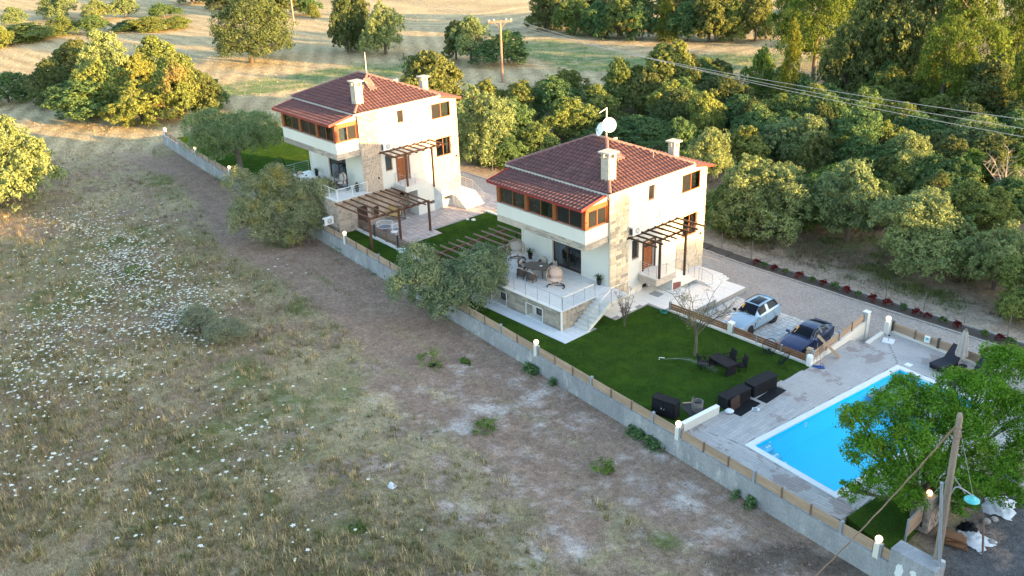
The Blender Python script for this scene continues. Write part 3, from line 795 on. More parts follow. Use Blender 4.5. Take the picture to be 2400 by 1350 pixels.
def window(parent, o, u, v, n, h, depth, panes=2, fm='wood', gl='glass', curt=0, fw=.075, name='window', rows=1, curtspan=None):
    """frame set back in the opening h=(u0,u1,v0,v1); panes and curtains are its children"""
    a, b, c, d = h
    o2 = o - n * (depth - .03)
    P = lambda x, y, z=0: o2 + u * x + v * y + n * z
    fb = MB()
    def bar(x0, x1, y0, y1, t=.05):
        fb.obox(P((x0 + x1) / 2, (y0 + y1) / 2, 0), u * (x1 - x0) / 2, v * (y1 - y0) / 2, n * t / 2)
    bar(a + .001, b - .001, c + .001, c + fw); bar(a + .001, b - .001, d - fw, d - .001); bar(a + .001, a + fw, c + fw, d - fw); bar(b - fw, b - .001, c + fw, d - fw)
    pw = (b - a - fw * 2) / panes
    for i in range(1, panes): bar(a + fw + pw * i - fw * .45, a + fw + pw * i + fw * .45, c + fw, d - fw, .06)
    for j in range(1, rows): bar(a + fw, b - fw, c + (d - c) * j / rows - .02, c + (d - c) * j / rows + .02, .055)
    fr = fb.build(name, M[fm], parent)
    for i in range(panes):
        x0, x1 = a + fw + pw * i + fw * .45 * (i > 0), a + fw + pw * (i + 1) - fw * .45 * (i < panes - 1)
        MB().obox(P((x0 + x1) / 2, (c + d) / 2, -.005), u * (x1 - x0) / 2, v * ((d - c) / 2 - fw), n * .006).build('pane', M[gl if not isinstance(gl, tuple) else gl[i % len(gl)]], fr)
    if curt:
        L = [(a + .02, b - .02)] if curtspan is None else curtspan
        for (x0, x1) in L:
            k = MB(); N = max(6, int((x1 - x0) / .05))
            for i in range(N):
                xa, xb = x0 + (x1 - x0) * i / N, x0 + (x1 - x0) * (i + 1) / N
                za, zb = -.16 + .035 * math.sin(i * 1.9), -.16 + .035 * math.sin((i + 1) * 1.9)
                k.quad(P(xa, c + .02, za), P(xb, c + .02, zb), P(xb, d - .02, zb), P(xa, d - .02, za))
            k.build('curtain', M['curtain'], fr)
    return fr
def stone_variants(name, m, k=4, seed=5, prot=.045, irr=0.0):
    r = random.Random(seed); L = []
    for _ in range(k):
        i = lambda: r.uniform(.02, .07)
        f = [(-.5 + i(), -.5 + i() * 1.4), (.5 - i(), -.5 + i() * 1.4), (.5 - i(), .5 - i() * 1.4), (-.5 + i(), .5 - i() * 1.4)]
        bq = [(-.5, -.5), (.5, -.5), (.5, .5), (-.5, .5)]
        if irr:
            f = [(a + r.uniform(-irr, irr), b + r.uniform(-irr, irr)) for a, b in f]; bq = [(a * 1.02, b * 1.02) for a, b in f]
        d = [r.uniform(.7, 1.1) for _ in range(4)]
        b = MB(); b.add([(x, y, 0) for x, y in bq] + [(f[q][0], f[q][1], d[q]) for q in range(4)], [(4, 5, 6, 7)] + [(q, (q + 1) % 4, 4 + (q + 1) % 4, 4 + q) for q in range(4)])
        L.append(b.mesh(name, m))
    return L
STONES = {}
def stones_on(bucket, key, o, u, v, n, W, H, holes, rh, rw, th=.045, gap=.015, seed=0):
    """coursed stones filling a W x H rectangle at o; appends (matrix, key) to bucket"""
    r = random.Random(seed); y = 0
    while y < H - .03:
        h = min(rh * r.uniform(.75, 1.3), H - y)
        if H - y - h < rh * .4: h = H - y
        x = 0
        while x < W - .02:
            w = min(rw * r.uniform(.55, 1.5), W - x)
            if W - x - w < rw * .3: w = W - x
            parts_ = [(x, x + w, y, y + h)]
            for (a, b, c, d) in holes:
                nxt = []
                for (p, q, s, t) in parts_:
                    if q <= a or p >= b or t <= c or s >= d: nxt.append((p, q, s, t)); continue
                    if p < a: nxt.append((p, a, s, t))
                    if q > b: nxt.append((b, q, s, t))
                    if s < c: nxt.append((max(p, a), min(q, b), s, c))
                    if t > d: nxt.append((max(p, a), min(q, b), d, t))
                parts_ = nxt
            for (p, q, s, t) in parts_:
                if q - p < .06 or t - s < .04: continue
                c = o + u * (p + q) / 2 + v * (s + t) / 2
                a, b, d = u * (q - p - gap), v * (t - s - gap), n * th * r.uniform(.6, 1.15)
                bucket.append((Matrix(((a.x, b.x, d.x, c.x), (a.y, b.y, d.y, c.y), (a.z, b.z, d.z, c.z), (0, 0, 0, 1))), key))
            x += w
        y += h
def emit(bucket, root_loc, parent, name, lim=300, plural='stones'):
    rl = Vector(root_loc)
    bucket.sort(key=lambda t: depth_of(t[0].translation + rl))
    rest = {}
    for i, (m, key) in enumerate(bucket):
        me = random.choice(STONES[key])
        if i < lim: link(name, me, parent, mat=m)
        else:
            b = rest.setdefault(key, MB())
            b.add([m @ q.co for q in me.vertices], [tuple(p.vertices) for p in me.polygons])
    for key, b in rest.items():
        kind(b.build(plural, STONES[key][0].materials[0], parent), 'stuff')
STONES['ashlar'] = stone_variants('stone', M['ashlar'], 4, 1)
STONES['ashlar2'] = stone_variants('stone', M['ashlar2'], 4, 2)
STONES['ledge'] = stone_variants('stone', M['ledge'], 4, 3)
STONES['rubble'] = stone_variants('stone', M['rubble'], 8, 4, irr=.13)
# one interlocking clay tile: S-curved across, tilted at its lower edge. local x across, y up the slope, z out
def tile_mesh(w=.34, l=.40):
    N = 6; V = []; F = []
    prof = [(-.5, .010), (-.36, .070), (-.2, .092), (-.04, .070), (.08, .016), (.3, -.002), (.5, .010)]
    for y, lift in ((-.5, .052), (.55, .0)):
        for (x, z) in prof: V.append((x * w * 1.02, y * l, z + lift))
    for x, z in prof: V.append((x * w * 1.02, -.5 * l, z + .052 - .06))
    n = len(prof)
    for i in range(n - 1):
        F.append((i, i + 1, n + i + 1, n + i)); F.append((2 * n + i, 2 * n + i + 1, i + 1, i))
    b = MB(); b.add(V, F); return b.mesh('tile', M['rooftile'], False)
STONES['tile'] = [tile_mesh()]
def tile_slope(bucket, a, b, top, poly_test=None, w=.34, l=.40):
    """tiles over the slope spanned from eave a->b (local points) up to top (a point on the upper line)"""
    a, b, top = Vector(a), Vector(b), Vector(top)
    u = (b - a).normalized(); t = top - a; up = t - u * t.dot(u); L = up.length; up.normalize(); n = u.cross(up).normalized()
    if n.z < 0: n = -n
    W = (b - a).length
    r = 0; y = l * .5 - .04
    while y < L - l * .2:
        x = w * .5
        while x < W - w * .2:
            p = a + u * x + up * y
            if poly_test is None or poly_test(x, y, W, L):
                q = p + n * .012
                bucket.append((Matrix(((u.x, up.x, n.x, q.x), (u.y, up.y, n.y, q.y), (u.z, up.z, n.z, q.z), (0, 0, 0, 1))), 'tile'))
            x += w
        y += l; r += 1
def ridge_caps(parent, p, q, m='ridge', s=.36):
    p, q = Vector(p), Vector(q); d = q - p; N = max(2, round(d.length / s)); u = d.normalized()
    r = u.cross(VZ).normalized(); up = r.cross(u)
    b = MB(); pr = [(-.13, -.03), (-.10, .05), (-.04, .09), (.04, .09), (.10, .05), (.13, -.03)]
    for e, k in ((0, .93), (1.12, 1.08)):
        b.v += [tuple(r * x * k + up * z * k + u * (e * s)) for x, z in pr]
    b.f = [(i, i + 1, 7 + i, 6 + i) for i in range(5)] + [(6, 7, 8, 9, 10, 11)]; b.m = [0] * 6
    me = b.mesh('ridge_tile', M[m])
    for i in range(N): link('ridge_tile', me, parent, p + d * (N - 1 - i) / N if False else p + d * i / N)
def railing(parent, pts, h=1.0, bars=4, spacing=1.25, name='railing', mt='steel', r=.022):
    b = MB(); posts = []
    pts = [Vector(p) for p in pts]
    for p, q in zip(pts[:-1], pts[1:]):
        N = max(1, round((q - p).length / spacing))
        for i in range(N + 1):
            c = p + (q - p) * i / N
            if not posts or (c - posts[-1]).length > .05: posts.append(c)
        for k in range(bars):
            z = VZ * (h * (k + 1) / (bars + 1)); b.tube([p + z, q + z], .007, 5)
    b.tube([p + VZ * h for p in pts], r, 7)
    o = b.build(name, M[mt], parent)
    for c in posts: MB().tube([c, c + VZ * (h - .01)], .018, 6).build('baluster', M[mt], o)
    return o
def flight(parent, o, run, wid, n, drop, treads='marble', side='stucco', soffit=None):
    """n steps going down along 'run' (unit * tread length) from o (top nosing, one end of the width vector wid)"""
    body = MB(); o = Vector(o); run = Vector(run); wid = Vector(wid); rz = drop / n
    prof = []
    for i in range(n):
        prof += [(i, -i * rz), (i + 1, -i * rz)]
    A = [o + run * a + VZ * (z - .03 - rz * 0) for a, z in prof]
    end = o + run * n - VZ * drop; st = o - VZ * drop
    base = [end, st] if soffit is None else [end, end - run * .9, o - VZ * soffit]
    poly = A + base
    m = len(poly)
    body.add(poly + [p + wid for p in poly], [tuple(range(m)), tuple(range(2 * m - 1, m - 1, -1))] + [(i, (i + 1) % m, m + (i + 1) % m, m + i) for i in range(m)])
    s = body.build('stair_flight', M[side], parent)
    for i in range(n):
        c = o + run * (i + .5) + wid / 2 - VZ * (i * rz + .015)
        MB().obox(c, run * .53, wid * .51, VZ * .015).build('tread', M[treads], s)
    return s

def hvac(parent, c, n_axis='x', logo=True):
    """split-system outdoor unit; c = centre of the back face on the wall"""
    x, y, z = c
    b = MB().box(x + .06, x + .36, y - .44, y + .44, z - .31, z + .31)
    u = b.build('ac_unit', M['acwhite'], parent)
    MB().tube([(x + .355, y + .06, z), (x + .375, y + .06, z)], .235, 20).build('fan_grille', M['acgrey'], u)
    MB().tube([(x + .37, y + .06, z), (x + .385, y + .06, z)], .06, 12).build('fan_hub', M['acwhite'], u)
    MB().box(x + .08, x + .34, y - .447, y - .44, z - .24, z + .22).build('side_grille', M['darksteel'], u)
    k = MB()
    for s in (-.3, .3): k.bar((x, y + s, z - .34), (x + .4, y + s, z - .34), .04, .04)
    k.build('bracket', M['acgrey'], u)
    if logo: MB().box(x + .36, x + .366, y + .33, y + .41, z + .16, z + .22).build('badge', M['darksteel'] if logo == 1 else M['redtrim'], u)
    return u

def house(loc, second):
    T, ZE = 1.49, 8.57
    g = -1.75 if second else -.85                # bottom of the walls, local
    root = thing('stone_trimmed_house', 'two-storey white house with stone corners behind the pool lawn, satellite dishes on its roof' if not second else
                 'farther two-storey white house with rubble stone column, its side wall lit by the low sun', 'house', loc, 0, 'twin two-storey houses')
    st = 'rubble' if second else 'ashlar'
    B = []                                       # stones
    # --- walls
    door = (3.62, 4.82, T + .02 - g, 3.62 - g)
    hf = [(4.02, 4.70, 6.73 - g, 7.87 - g), (7.78, 9.98, 6.30 - g, 7.72 - g), (8.05, 9.80, 2.72 - g, 4.46 - g), (2.36, 3.10, 2.72 - g, 4.2 - g), door, (3.58, 4.22, -.02 - g + (.0 if not second else 0), .42 - g)]
    w2 = MB()
    panel(w2, Vector((0, 0, g)), VY, VZ, VX, 8.2, ZE - .16 - g, [h for h in hf if h[1] < 8.0] + [(h[0], 8.2, h[2], h[3]) for h in (hf[1], hf[2])], .22)
    panel(w2, Vector((0, 8.2, g)), VY, VZ, VX, 2.49, 7.75 - g, [(0, h[1] - 8.2, h[2], h[3]) for h in (hf[1], hf[2])], .12)
    w = w2
    # drop the closing reveals at y = 8.2 (they would stand in the openings)
    keep = [i for i, f in enumerate(w.f) if not (all(abs(w.v[j][1] - 8.2) < 1e-6 for j in f))]
    w.f = [w.f[i] for i in keep]; w.m = [w.m[i] for i in keep]
    w.add([(0, 8.2, 7.75), (0, 10.69, 7.75), (0, 8.2, 8.41)], [(0, 1, 2)])
    slide = (8.93 - 5.66, 8.93 - 2.74, T - g + .01, 3.95 - g)
    panel(w, Vector((-8.93, 0, g)), VX, VZ, -VY, 8.93, ZE - .16 - g, [slide], .2)
    w.quad((-8.93, 0, g), (-8.93, 10.69, g), (-8.93, 10.69, ZE - .2), (-8.93, 0, ZE - .2))
    w.quad((-8.93, 10.69, g), (0, 10.69, g), (0, 10.69, 7.75), (-8.93, 10.69, 7.75))
    w.quad((-8.93, 0, ZE - .2), (0, 0, ZE - .2), (0, 8.2, ZE - .2), (-8.93, 8.2, ZE - .2))
    for zf in (T - .02, 4.9):                     # floors, so rooms are dark and closed
        w.quad((-8.9, .25, zf), (-.25, .25, zf), (-.25, 10.5, zf), (-8.9, 10.5, zf))
    w.build('wall', M['stucco'], root)
    # --- windows of the lit side (x = 0)
    O = Vector((0, 0, g))
    window(root, O, VY, VZ, VX, hf[0], .2, 1, 'wood', 'darkglass', name='small_window', fw=.06)
    window(root, O, VY, VZ, VX, hf[1], .09, 2, 'wood', ('darkglass', 'glass') , 1, curtspan=[(8.9, 9.7)] if not second else [(9.0, 9.9)])
    window(root, O, VY, VZ, VX, hf[2], .12, 2, 'wood', 'glass', 1, curtspan=[(9.4, 9.75)], rows=1)
    window(root, O, VY, VZ, VX, hf[3], .2, 1, 'wood', 'glass' if second else 'darkglass', 1 if second else 0, name='small_window')
    window(root, O, VY, VZ, VX, hf[5], .2, 1, 'darkwood', 'darkglass', name='basement_window', fw=.05)
    if not second:
        sh = MB()
        for k in range(7): sh.tube([(.03, 2.45 + k * .09, 2.75), (.06, 2.47 + k * .09, 3.4), (.03, 2.45 + k * .09, 4.15)], .01, 5)
        sh.build('window_grille', M['darksteel'], root)
    if True:
        s_ = MB()
        for a, b, z in ((4.0, 4.72, 6.73), (2.34, 3.12, 2.72), (8.0, 9.85, 2.72)): s_.box(-.1, .06, a, b, z - .05, z - .004)
        s_.build('window_sill', M['marble'], root)
    # door
    dl = MB().box(-.2, -.14, 3.64, 4.8, T + .03, 3.6); dd = dl.build('entrance_door', M['door'], root)
    for i in range(3):
        for j in range(2): MB().box(-.145, -.12, 3.78 + .53 * j, 4.16 + .53 * j, T + .18 + .68 * i, T + .72 + .68 * i).build('door_panel', M['wood'], dd)
    MB().tube([(-.1, 3.74, T + 1.0), (-.1, 3.74, T + 1.2)], .02, 6).build('handle', M['steel'], dd)
    c_ = MB(); c_.box(-.02, .07, 3.5, 3.61, T + .02, 3.72); c_.box(-.02, .07, 4.83, 4.94, T + .02, 3.72); c_.box(-.02, .07, 3.5, 4.94, 3.722, 3.84)
    c_.build('door_frame', M['darkwood' if not second else 'wood'], root)
    # sliding door of the terrace
    Of = Vector((-8.93, 0, g))
    window(root, Of, VX, VZ, -VY, slide, .16, 2, 'darkwood', 'glass', 1, fw=.13, name='sliding_door', curtspan=[(slide[0] + .35, slide[1] - .1)] if not second else [(slide[0] + .3, slide[0] + .8), (slide[0] + 1.5, slide[0] + 2.0)])
    MB().box(-5.95, -5.70, -.02, .03, T, 4.5).build('pilaster', M['cream'], root)
    MB().box(-8.98, -8.80, -.03, .05, T, 4.7).build('pilaster', M['cream'], root)
    sk = MB().box(-8.9, -5.7, -.03, .01, T, T + .1); sk.box(-2.7, -.02, -.03, .01, T, T + .1); sk.build('skirting', M['marble'], root)
    # --- sunroom
    X0, X1, Y0 = -9.03, -.09, -2.35
    zb, zm, zp = 4.775, 5.28, 6.24
    p_ = MB(); p_.box(X0, X1, Y0, .3, zb, zp - .02)
    sr = p_.build('sunroom_parapet', M['stucco'], root)
    MB().box(X0 - .03, X1 + .03, Y0 - .04, -.01, zp - .02, zp + .012).build('parapet_cap', M['fascia'], sr)
    stones_on(B, 'ledge', Vector((X0, Y0, zb)), VX, VZ, -VY, X1 - X0, zm - zb, [], .10, .55, .03, .008, 11 + second)
    stones_on(B, 'ledge', Vector((X1, Y0, zb)), VY, VZ, VX, 2.35, zm - zb, [], .10, .5, .03, .008, 13 + second)
    tm = MB()
    zt = 7.52
    for a, b in ((X0, X0 + .34), (-6.07, -5.73), (-3.24, -2.9), (X1 - .36, X1)):
        tm.box(a, b, Y0 + .02, Y0 + .20, zp + .012, zt)
    tm.box(X1 - .2, X1 - .02, Y0 + .21, Y0 + .34, zp + .012, zt); tm.box(X1 - .2, X1 - .02, -.16, -.01, zp + .012, zt)
    tm.box(X0, X1 - .02, Y0 + .03, Y0 + .19, zt + .002, zt + .18)
    tm.box(X1 - .19, X1 - .03, Y0 + .2, -.01, zt + .002, zt + .30)
    sf = tm.build('sunroom_frame', M['wood'], root)
    Os = Vector((X0, Y0 + .06, 0))
    dk = 'darkglass'
    gl = [('glass', 'glass'), ('glass', 'glass'), (dk, dk)] if not second else [('glass', dk), (dk, dk), (dk, 'glass')]
    cs = [[(.9, 1.4), (1.75, 2.75)], [(3.4, 4.6), (5.0, 5.5)], []] if not second else [[(.45, .95)], [], [(7.7, 8.3)]]
    for i, (a, b) in enumerate(((X0 + .34, -6.07), (-5.73, -3.24), (-2.9, X1 - .36))):
        window(root, Os, VX, VZ, -VY, (a - X0, b - X0, zp + .014, zt), .1, 2, 'wood', gl[i], 1 if cs[i] else 0, name='sunroom_window', curtspan=cs[i])
    window(root, Vector((X1 - .06, Y0, 0)), VY, VZ, VX, (.34, 2.19, zp + .014, zt), .1, 2, 'wood', (dk, dk) if not second else ('glass', dk), 1 if second else 0, name='sunroom_window', curtspan=[(.5, 1.1)])
    # triangle above the side window and left end
    e = MB(); e.add([(X1 - .1, Y0 + .1, zt + .3), (X1 - .1, 0, zt + .3), (X1 - .1, 0, 8.5), (X1 - .1, Y0 + .1, 8.02)], [(0, 1, 2, 3)])
    e.add([(X0 + .1, Y0 + .1, zp), (X0 + .1, 0, zp), (X0 + .1, 0, 8.5), (X0 + .1, Y0 + .1, 8.02)], [(3, 2, 1, 0)])
    e.quad((X0 + .1, Y0 + .12, zt + .18), (X1 - .1, Y0 + .12, zt + .18), (X1 - .1, Y0 + .12, 8.02), (X0 + .1, Y0 + .12, 8.02))
    e.build('gable_wall', M['stucco'], root)
    tl = []
    rf = MB()
    ex0, ex1 = -9.25, .17
    ly, lz, uy, uz = -2.98, 7.90, -.02, 8.49
    def slab(P, th=.07):
        Pn = [Vector(q) for q in P]; n = (Pn[1] - Pn[0]).cross(Pn[3 % len(Pn)] - Pn[0]).normalized()
        if n.z < 0: n = -n
        m = len(Pn)
        rf.add(Pn + [q - n * th for q in Pn], [tuple(range(m)), tuple(range(2 * m - 1, m - 1, -1))] + [(i, (i + 1) % m, m + (i + 1) % m, m + i) for i in range(m)])
    slab([(ex0, ly, lz), (ex1, ly, lz), (ex1, uy, uz), (ex0, uy, uz)])
    tile_slope(tl, (ex0 + .08, ly, lz), (ex1 - .08, ly, lz), (ex0 + .08, uy, uz))
    # main hip roof
    rx0, rx1, ry0, ry1 = -9.78, .55, -.67, 8.48
    A_, B_, C_, D_ = (rx0, ry0, ZE), (rx1, ry0, ZE), (rx1, ry1, ZE), (rx0, ry1, ZE)
    R0, R1 = (-5.19, 3.9, 10.58), (-3.91, 3.9, 10.58)
    slab([A_, B_, R1, R0]); slab([B_, C_, R1]); slab([C_, D_, R0, R1]); slab([D_, A_, R0])
    def tri(fa, fb):       # inside a hip slope: fa, fb = fraction of the width where the two hips end at the top
        return lambda x, y, W, L: x > fa * W * y / L + .05 and x < W - (1 - fb) * W * y / L - .05
    tile_slope(tl, A_, B_, R0, tri((R0[0] - rx0) / (rx1 - rx0), (R1[0] - rx0) / (rx1 - rx0)))
    tile_slope(tl, B_, C_, R1, tri((3.9 - ry0) / (ry1 - ry0), (3.9 - ry0) / (ry1 - ry0)))
    tile_slope(tl, C_, D_, R0, tri(.43, .56)); tile_slope(tl, D_, A_, R0, tri(.5, .5))
    # rear lean-to
    slab([(.34, 11.0, 7.82), (-9.25, 11.0, 7.82), (-9.25, 7.9, 8.44), (.34, 7.9, 8.44)])
    tile_slope(tl, (.3, 11.0, 7.82), (-9.2, 11.0, 7.82), (.3, 7.9, 8.44))
    roof = rf.build('roof', M['rooftile'], root)
    emit(tl, loc, roof, 'tile', 300, 'tiles')
    for a, b in ((A_, R0), (B_, R1), (C_, R1), (D_, R0), (R0, R1)):
        ridge_caps(roof, Vector(a) + VZ * .05, Vector(b) + VZ * .05)
    f = MB()
    f.box(rx0 - .03, rx1 + .03, ry0 - .06, ry0 + .02, ZE - .17, ZE - .015); f.box(rx0 - .03, rx1 + .03, ry1 - .02, ry1 + .06, ZE - .17, ZE - .015)
    f.box(rx1 - .02, rx1 + .06, ry0 + .02, ry1 - .02, ZE - .17, ZE - .015); f.box(rx0 - .06, rx0 + .02, ry0 + .02, ry1 - .02, ZE - .17, ZE - .015)
    f.quad((rx0, ry0, ZE - .12), (rx1, ry0, ZE - .12), (rx1, ry1, ZE - .12), (rx0, ry1, ZE - .12))
    f.build('fascia', M['fascia'], roof)
    rb = MB()
    for p, q, hh in (((ex0 - .03, ly - .05, lz + .03), (ex0 - .03, uy, uz + .03), .2), ((ex1 + .03, ly - .05, lz + .03), (ex1 + .03, uy, uz + .03), .2), ((ex0, ly - .04, lz - .02), (ex1, ly - .04, lz - .02), .12),
                     ((.37, 11.03, 7.84), (.37, 7.95, 8.46), .18), ((.34, 11.03, 7.79), (-9.25, 11.03, 7.79), .12)):
        MB().bar(p, q, .05, hh).build('red_eaves_board', M['redtrim'], root)
    rb.tube([(X1 + .05, Y0 - .0, 7.75), (X1 + .04, Y0 - .06, 7.2), (X1 + .04, Y0 - .06, 6.4)], .035, 7)
    rb.build('red_downpipe', M['redtrim'], root)
    # --- chimneys, hatch, vent
    def chimney(x, y, z0, z1, s):
        c = MB().box(x - s / 2, x + s / 2, y - s / 2, y + s / 2, z0, z1 - .42); ch = c.build('chimney', M['mortar'], roof)
        if True:
            bk = []
            for o, u, n in (((x - s / 2, y - s / 2), VX, -VY), ((x + s / 2, y - s / 2), VY, VX)):
                stones_on(bk, 'brick', Vector((o[0], o[1], z0)), u, VZ, n, s, z1 - .42 - z0, [], .11, .36, .018, .014, 21)
            for m, key in bk: CH.append((m, key))
        h = MB()
        for a in (-1, 1):
            for b in (-1, 1): h.box(x + a * (s / 2 - .09) - .09, x + a * (s / 2 - .09) + .09, y + b * (s / 2 - .09) - .09, y + b * (s / 2 - .09) + .09, z1 - .42, z1 - .1)
        h.box(x - s / 2 - .03, x + s / 2 + .03, y - s / 2 - .03, y + s / 2 + .03, z1 - .46, z1 - .419)
        h.box(x - s / 2 - .16, x + s / 2 + .16, y - s / 2 - .16, y + s / 2 + .16, z1 - .1, z1)
        return ch, h, (x, y, s, z1)
    CH = []
    for (x, y, z0, z1, s) in ((-.75, .62, 8.7, 11.0, .72), (-1.0, 7.9, 8.5, 10.15, .56)):
        ch, h, _ = chimney(x, y, z0, z1, s)
        hd = h.build('chimney_head', M['mortar'], ch)
        CH and emit([(m, k) for m, k in CH], loc, ch, 'brick', 300); CH.clear()
    rc = Vector((rx1, 3.9, ZE)); rt = Vector((R1[0], 3.9, R1[2])); up = (rt - rc).normalized(); nn = Vector((-up.z, 0, up.x)) if up.x > 0 else Vector((up.z * -1 * -1, 0, -up.x))
    nn = up.cross(VY).normalized();  nn = nn if nn.z > 0 else -nn
    c = rc + up * (4.9 * .62) + VY * (-.9)
    hb = MB().obox(c + nn * .08, up * .5, VY * .36, nn * .09); ho = hb.build('roof_hatch', M['redtrim'] if False else M['ridge'], roof)
    if second:
        MB().obox(c + nn * .32 + up * .3, up * .42 + nn * .16, VY * .36, nn * .02).build('hatch_lid', M['ridge'], ho)
    else:
        v = rc + up * 1.75 + VY * 1.75
        MB().tube([v, v + VZ * .55], .055, 8).build('vent_pipe', M['steel'], roof)
    # --- stone column and rear stone corner
    cz0 = g
    stm = 'ashlar' if not second else 'rubble'
    rh, rw = (.27, .52) if not second else (.24, .34)
    stones_on(B, stm, Vector((.03, .0, cz0)), VY, VZ, VX, 1.92, ZE - .2 - cz0, [], rh, rw, .05, .014, 31 + second)
    MB().box(-.02, .032, .0, 1.92, cz0, ZE - .19).build('stone_column', M['mortar'], root)
    stones_on(B, 'ashlar' if not second else 'rubble', Vector((-.0, -.001, 4.0)), -VX, VZ, -VY, .01, .01, [], rh, rw, .05)
    wh = [(hf[2][0] - 7.42 - .02, hf[2][1] - 7.42 + .02, hf[2][2] + g - g, hf[2][3])]
    holes = [(wh[0][0], wh[0][1], wh[0][2], wh[0][3])]
    stones_on(B, stm, Vector((.012, 7.42, g)), VY, VZ, VX, 3.27, 5.32 - g, holes, rh, rw, .05, .014, 41 + second)
    stones_on(B, stm, Vector((.012, 10.15, 5.32)), VY, VZ, VX, .54, 2.4, [], rh, rw * .8, .05, .014, 43)
    sb = MB()
    panel(sb, Vector((.012, 7.42, g)), VY, VZ, VX, 3.27, 5.32 - g, holes, .01)
    sb.quad((.012, 10.15, 5.32), (.012, 10.69, 5.32), (.012, 10.69, 7.72), (.012, 10.15, 7.72))
    clad = sb.build('stone_cladding', M['mortar'], root)
    # --- terrace
    tx0, tx1, ty = -9.35, .46, (-5.24 if not second else -3.25)
    tb = MB()
    nich = [(1.25, 3.1, .35 - g, 1.02 - g), (tx1 - tx0 - 3.42, tx1 - tx0 - 1.82, .06 - g, 1.05 - g)] if not second else []
    if not second:
        nich = [(tx1 - tx0 - 7.1, tx1 - tx0 - 5.5, .06 - g, 1.08 - g), (tx1 - tx0 - 3.42, tx1 - tx0 - 1.82, .06 - g, 1.05 - g)]
    panel(tb, Vector((tx0, ty, g)), VX, VZ, -VY, tx1 - tx0, T - .06 - g, nich, .55)
    tb.quad((tx1, ty, g), (tx1, 0, g), (tx1, 0, T - .06), (tx1, ty, T - .06)); tb.quad((tx0, ty, g), (tx0, 0, g), (tx0, 0, T - .06), (tx0, ty, T - .06))
    if second: tb.quad((tx1 - .2, 0, g), (.0, 0, g), (0, 0, T - .06), (tx1 - .2, 0, T - .06))
    ter = tb.build('terrace', M['mortar'] if not second else M['mortar'], root)
    MB().box(tx0 - .06, tx1 + .06, ty - .06, -.005, T - .06, T - .02).build('terrace_slab', M['grout'], ter)
    slabs(ter, 'floor_tile', M['tile'], tx0 + .02, tx1 - .0, ty + .26, -.03, T, .48, .48, .005, .018, off=0)
    cpm = M['marble']
    n_ = 14
    for i in range(n_):
        a, b = tx0 - .08 + (tx1 - tx0 + .16) * i / n_, tx0 - .08 + (tx1 - tx0 + .16) * (i + 1) / n_
        MB().box(a + .004, b - .004, ty - .09, ty + .25, T - .018, T + .008).build('coping_stone', cpm, ter)
    for i in range(5):
        a, b = ty + .254 + (3.3) * i / 5, ty + .254 + (3.3) * (i + 1) / 5
        MB().box(tx1 + .002, tx1 + .09, a + .004, b - .004, T - .018, T + .008).build('coping_stone', cpm, ter)
    if not second:
        stones_on(B, 'ashlar2', Vector((tx0, ty - .001, -.02)), VX, VZ, -VY, tx1 - tx0, T - .05, [(h[0] - .06, h[1] + .06, h[2] + g + .02 - .02, h[3] + g + .06) for h in nich], .23, .5, .05, .012, 51)
        stones_on(B, 'ashlar2', Vector((tx1 + .001, ty, -.02)), VY, VZ, VX, 3.6, T - .05, [], .23, .5, .05, .012, 53)
        for h in nich:
            window(root, Vector((tx0, ty, g)), VX, VZ, -VY, (h[0] + .5, h[1] - .02, h[2] + .12, h[3] - .15), .5, 2, 'darkwood', ('glass', 'darkglass'), 1, name='basement_window', fw=.06)
            nb = MB(); nb.box(tx0 + h[0] - .05, tx0 + h[1] + .05, ty - .06, ty - .004, h[3] + g, h[3] + g + .06)
            nb.box(tx0 + h[0] - .05, tx0 + h[0], ty - .06, ty - .004, h[2] + g, h[3] + g); nb.box(tx0 + h[1], tx0 + h[1] + .05, ty - .06, ty - .004, h[2] + g, h[3] + g)
            nb.box(tx0 + h[0] - .05, tx0 + h[1] + .05, ty - .09, ty + .5, h[2] + g - .05, h[2] + g + .012); nb.build('niche_surround', M['marble'], root)
            MB().quad((tx0 + h[0], ty + .54, h[2] + g), (tx0 + h[1], ty + .54, h[2] + g), (tx0 + h[1], ty + .54, h[3] + g), (tx0 + h[0], ty + .54, h[3] + g)).build('niche_back', M['stucco'], root)
        MB().box(tx1 - .02, tx1 + .07, ty - .07, ty + .02, -.02, T - .06).build('corner_stone', M['marble'], ter)
        # garden stair beside the terrace
        s = flight(root, (tx1 + .06, -1.75, T - .0), (0, -.29, 0), (1.25, 0, 0), 8, T - .04, 'tile', 'cream', soffit=.35)
        lb = MB().box(tx1 + .05, tx1 + 1.38, -1.75, .0, T - .22, T - .03); ld = lb.build('stair_landing', M['cream'], root)
        slabs(ld, 'floor_tile', M['tile'], tx1 + .06, tx1 + 1.37, -1.75, -.01, T, .44, .44, .005, .018, off=0)
        railing(root, [(tx0 + .3, ty + .1, T), (tx1 - .04, ty + .1, T)], .98, 4, 1.12)
        railing(root, [(tx1 - .02, ty + .16, T), (tx1 - .02, -1.95, T)], .98, 4, 1.2)
        railing(root, [(tx0 + .1, ty + .1, T), (tx0 + .1, -.1, T)], .98, 4, 1.4)
        railing(root, [(tx1 + 1.3, -4.05, .12), (tx1 + 1.3, -1.75, T), (tx1 + 1.3, -.05, T)], .98, 4, 1.1)
    else:
        stones_on(B, 'rubble', Vector((tx1 + .001, ty, g)), VY, VZ, VX, -ty + .0, T - .06 - g, [(1.9, 2.95, 0, 2.2)], .25, .36, .05, .014, 55)
        stones_on(B, 'rubble', Vector((tx0, ty - .001, g)), VX, VZ, -VY, tx1 - tx0, T - .06 - g, [], .25, .36, .05, .014, 57)
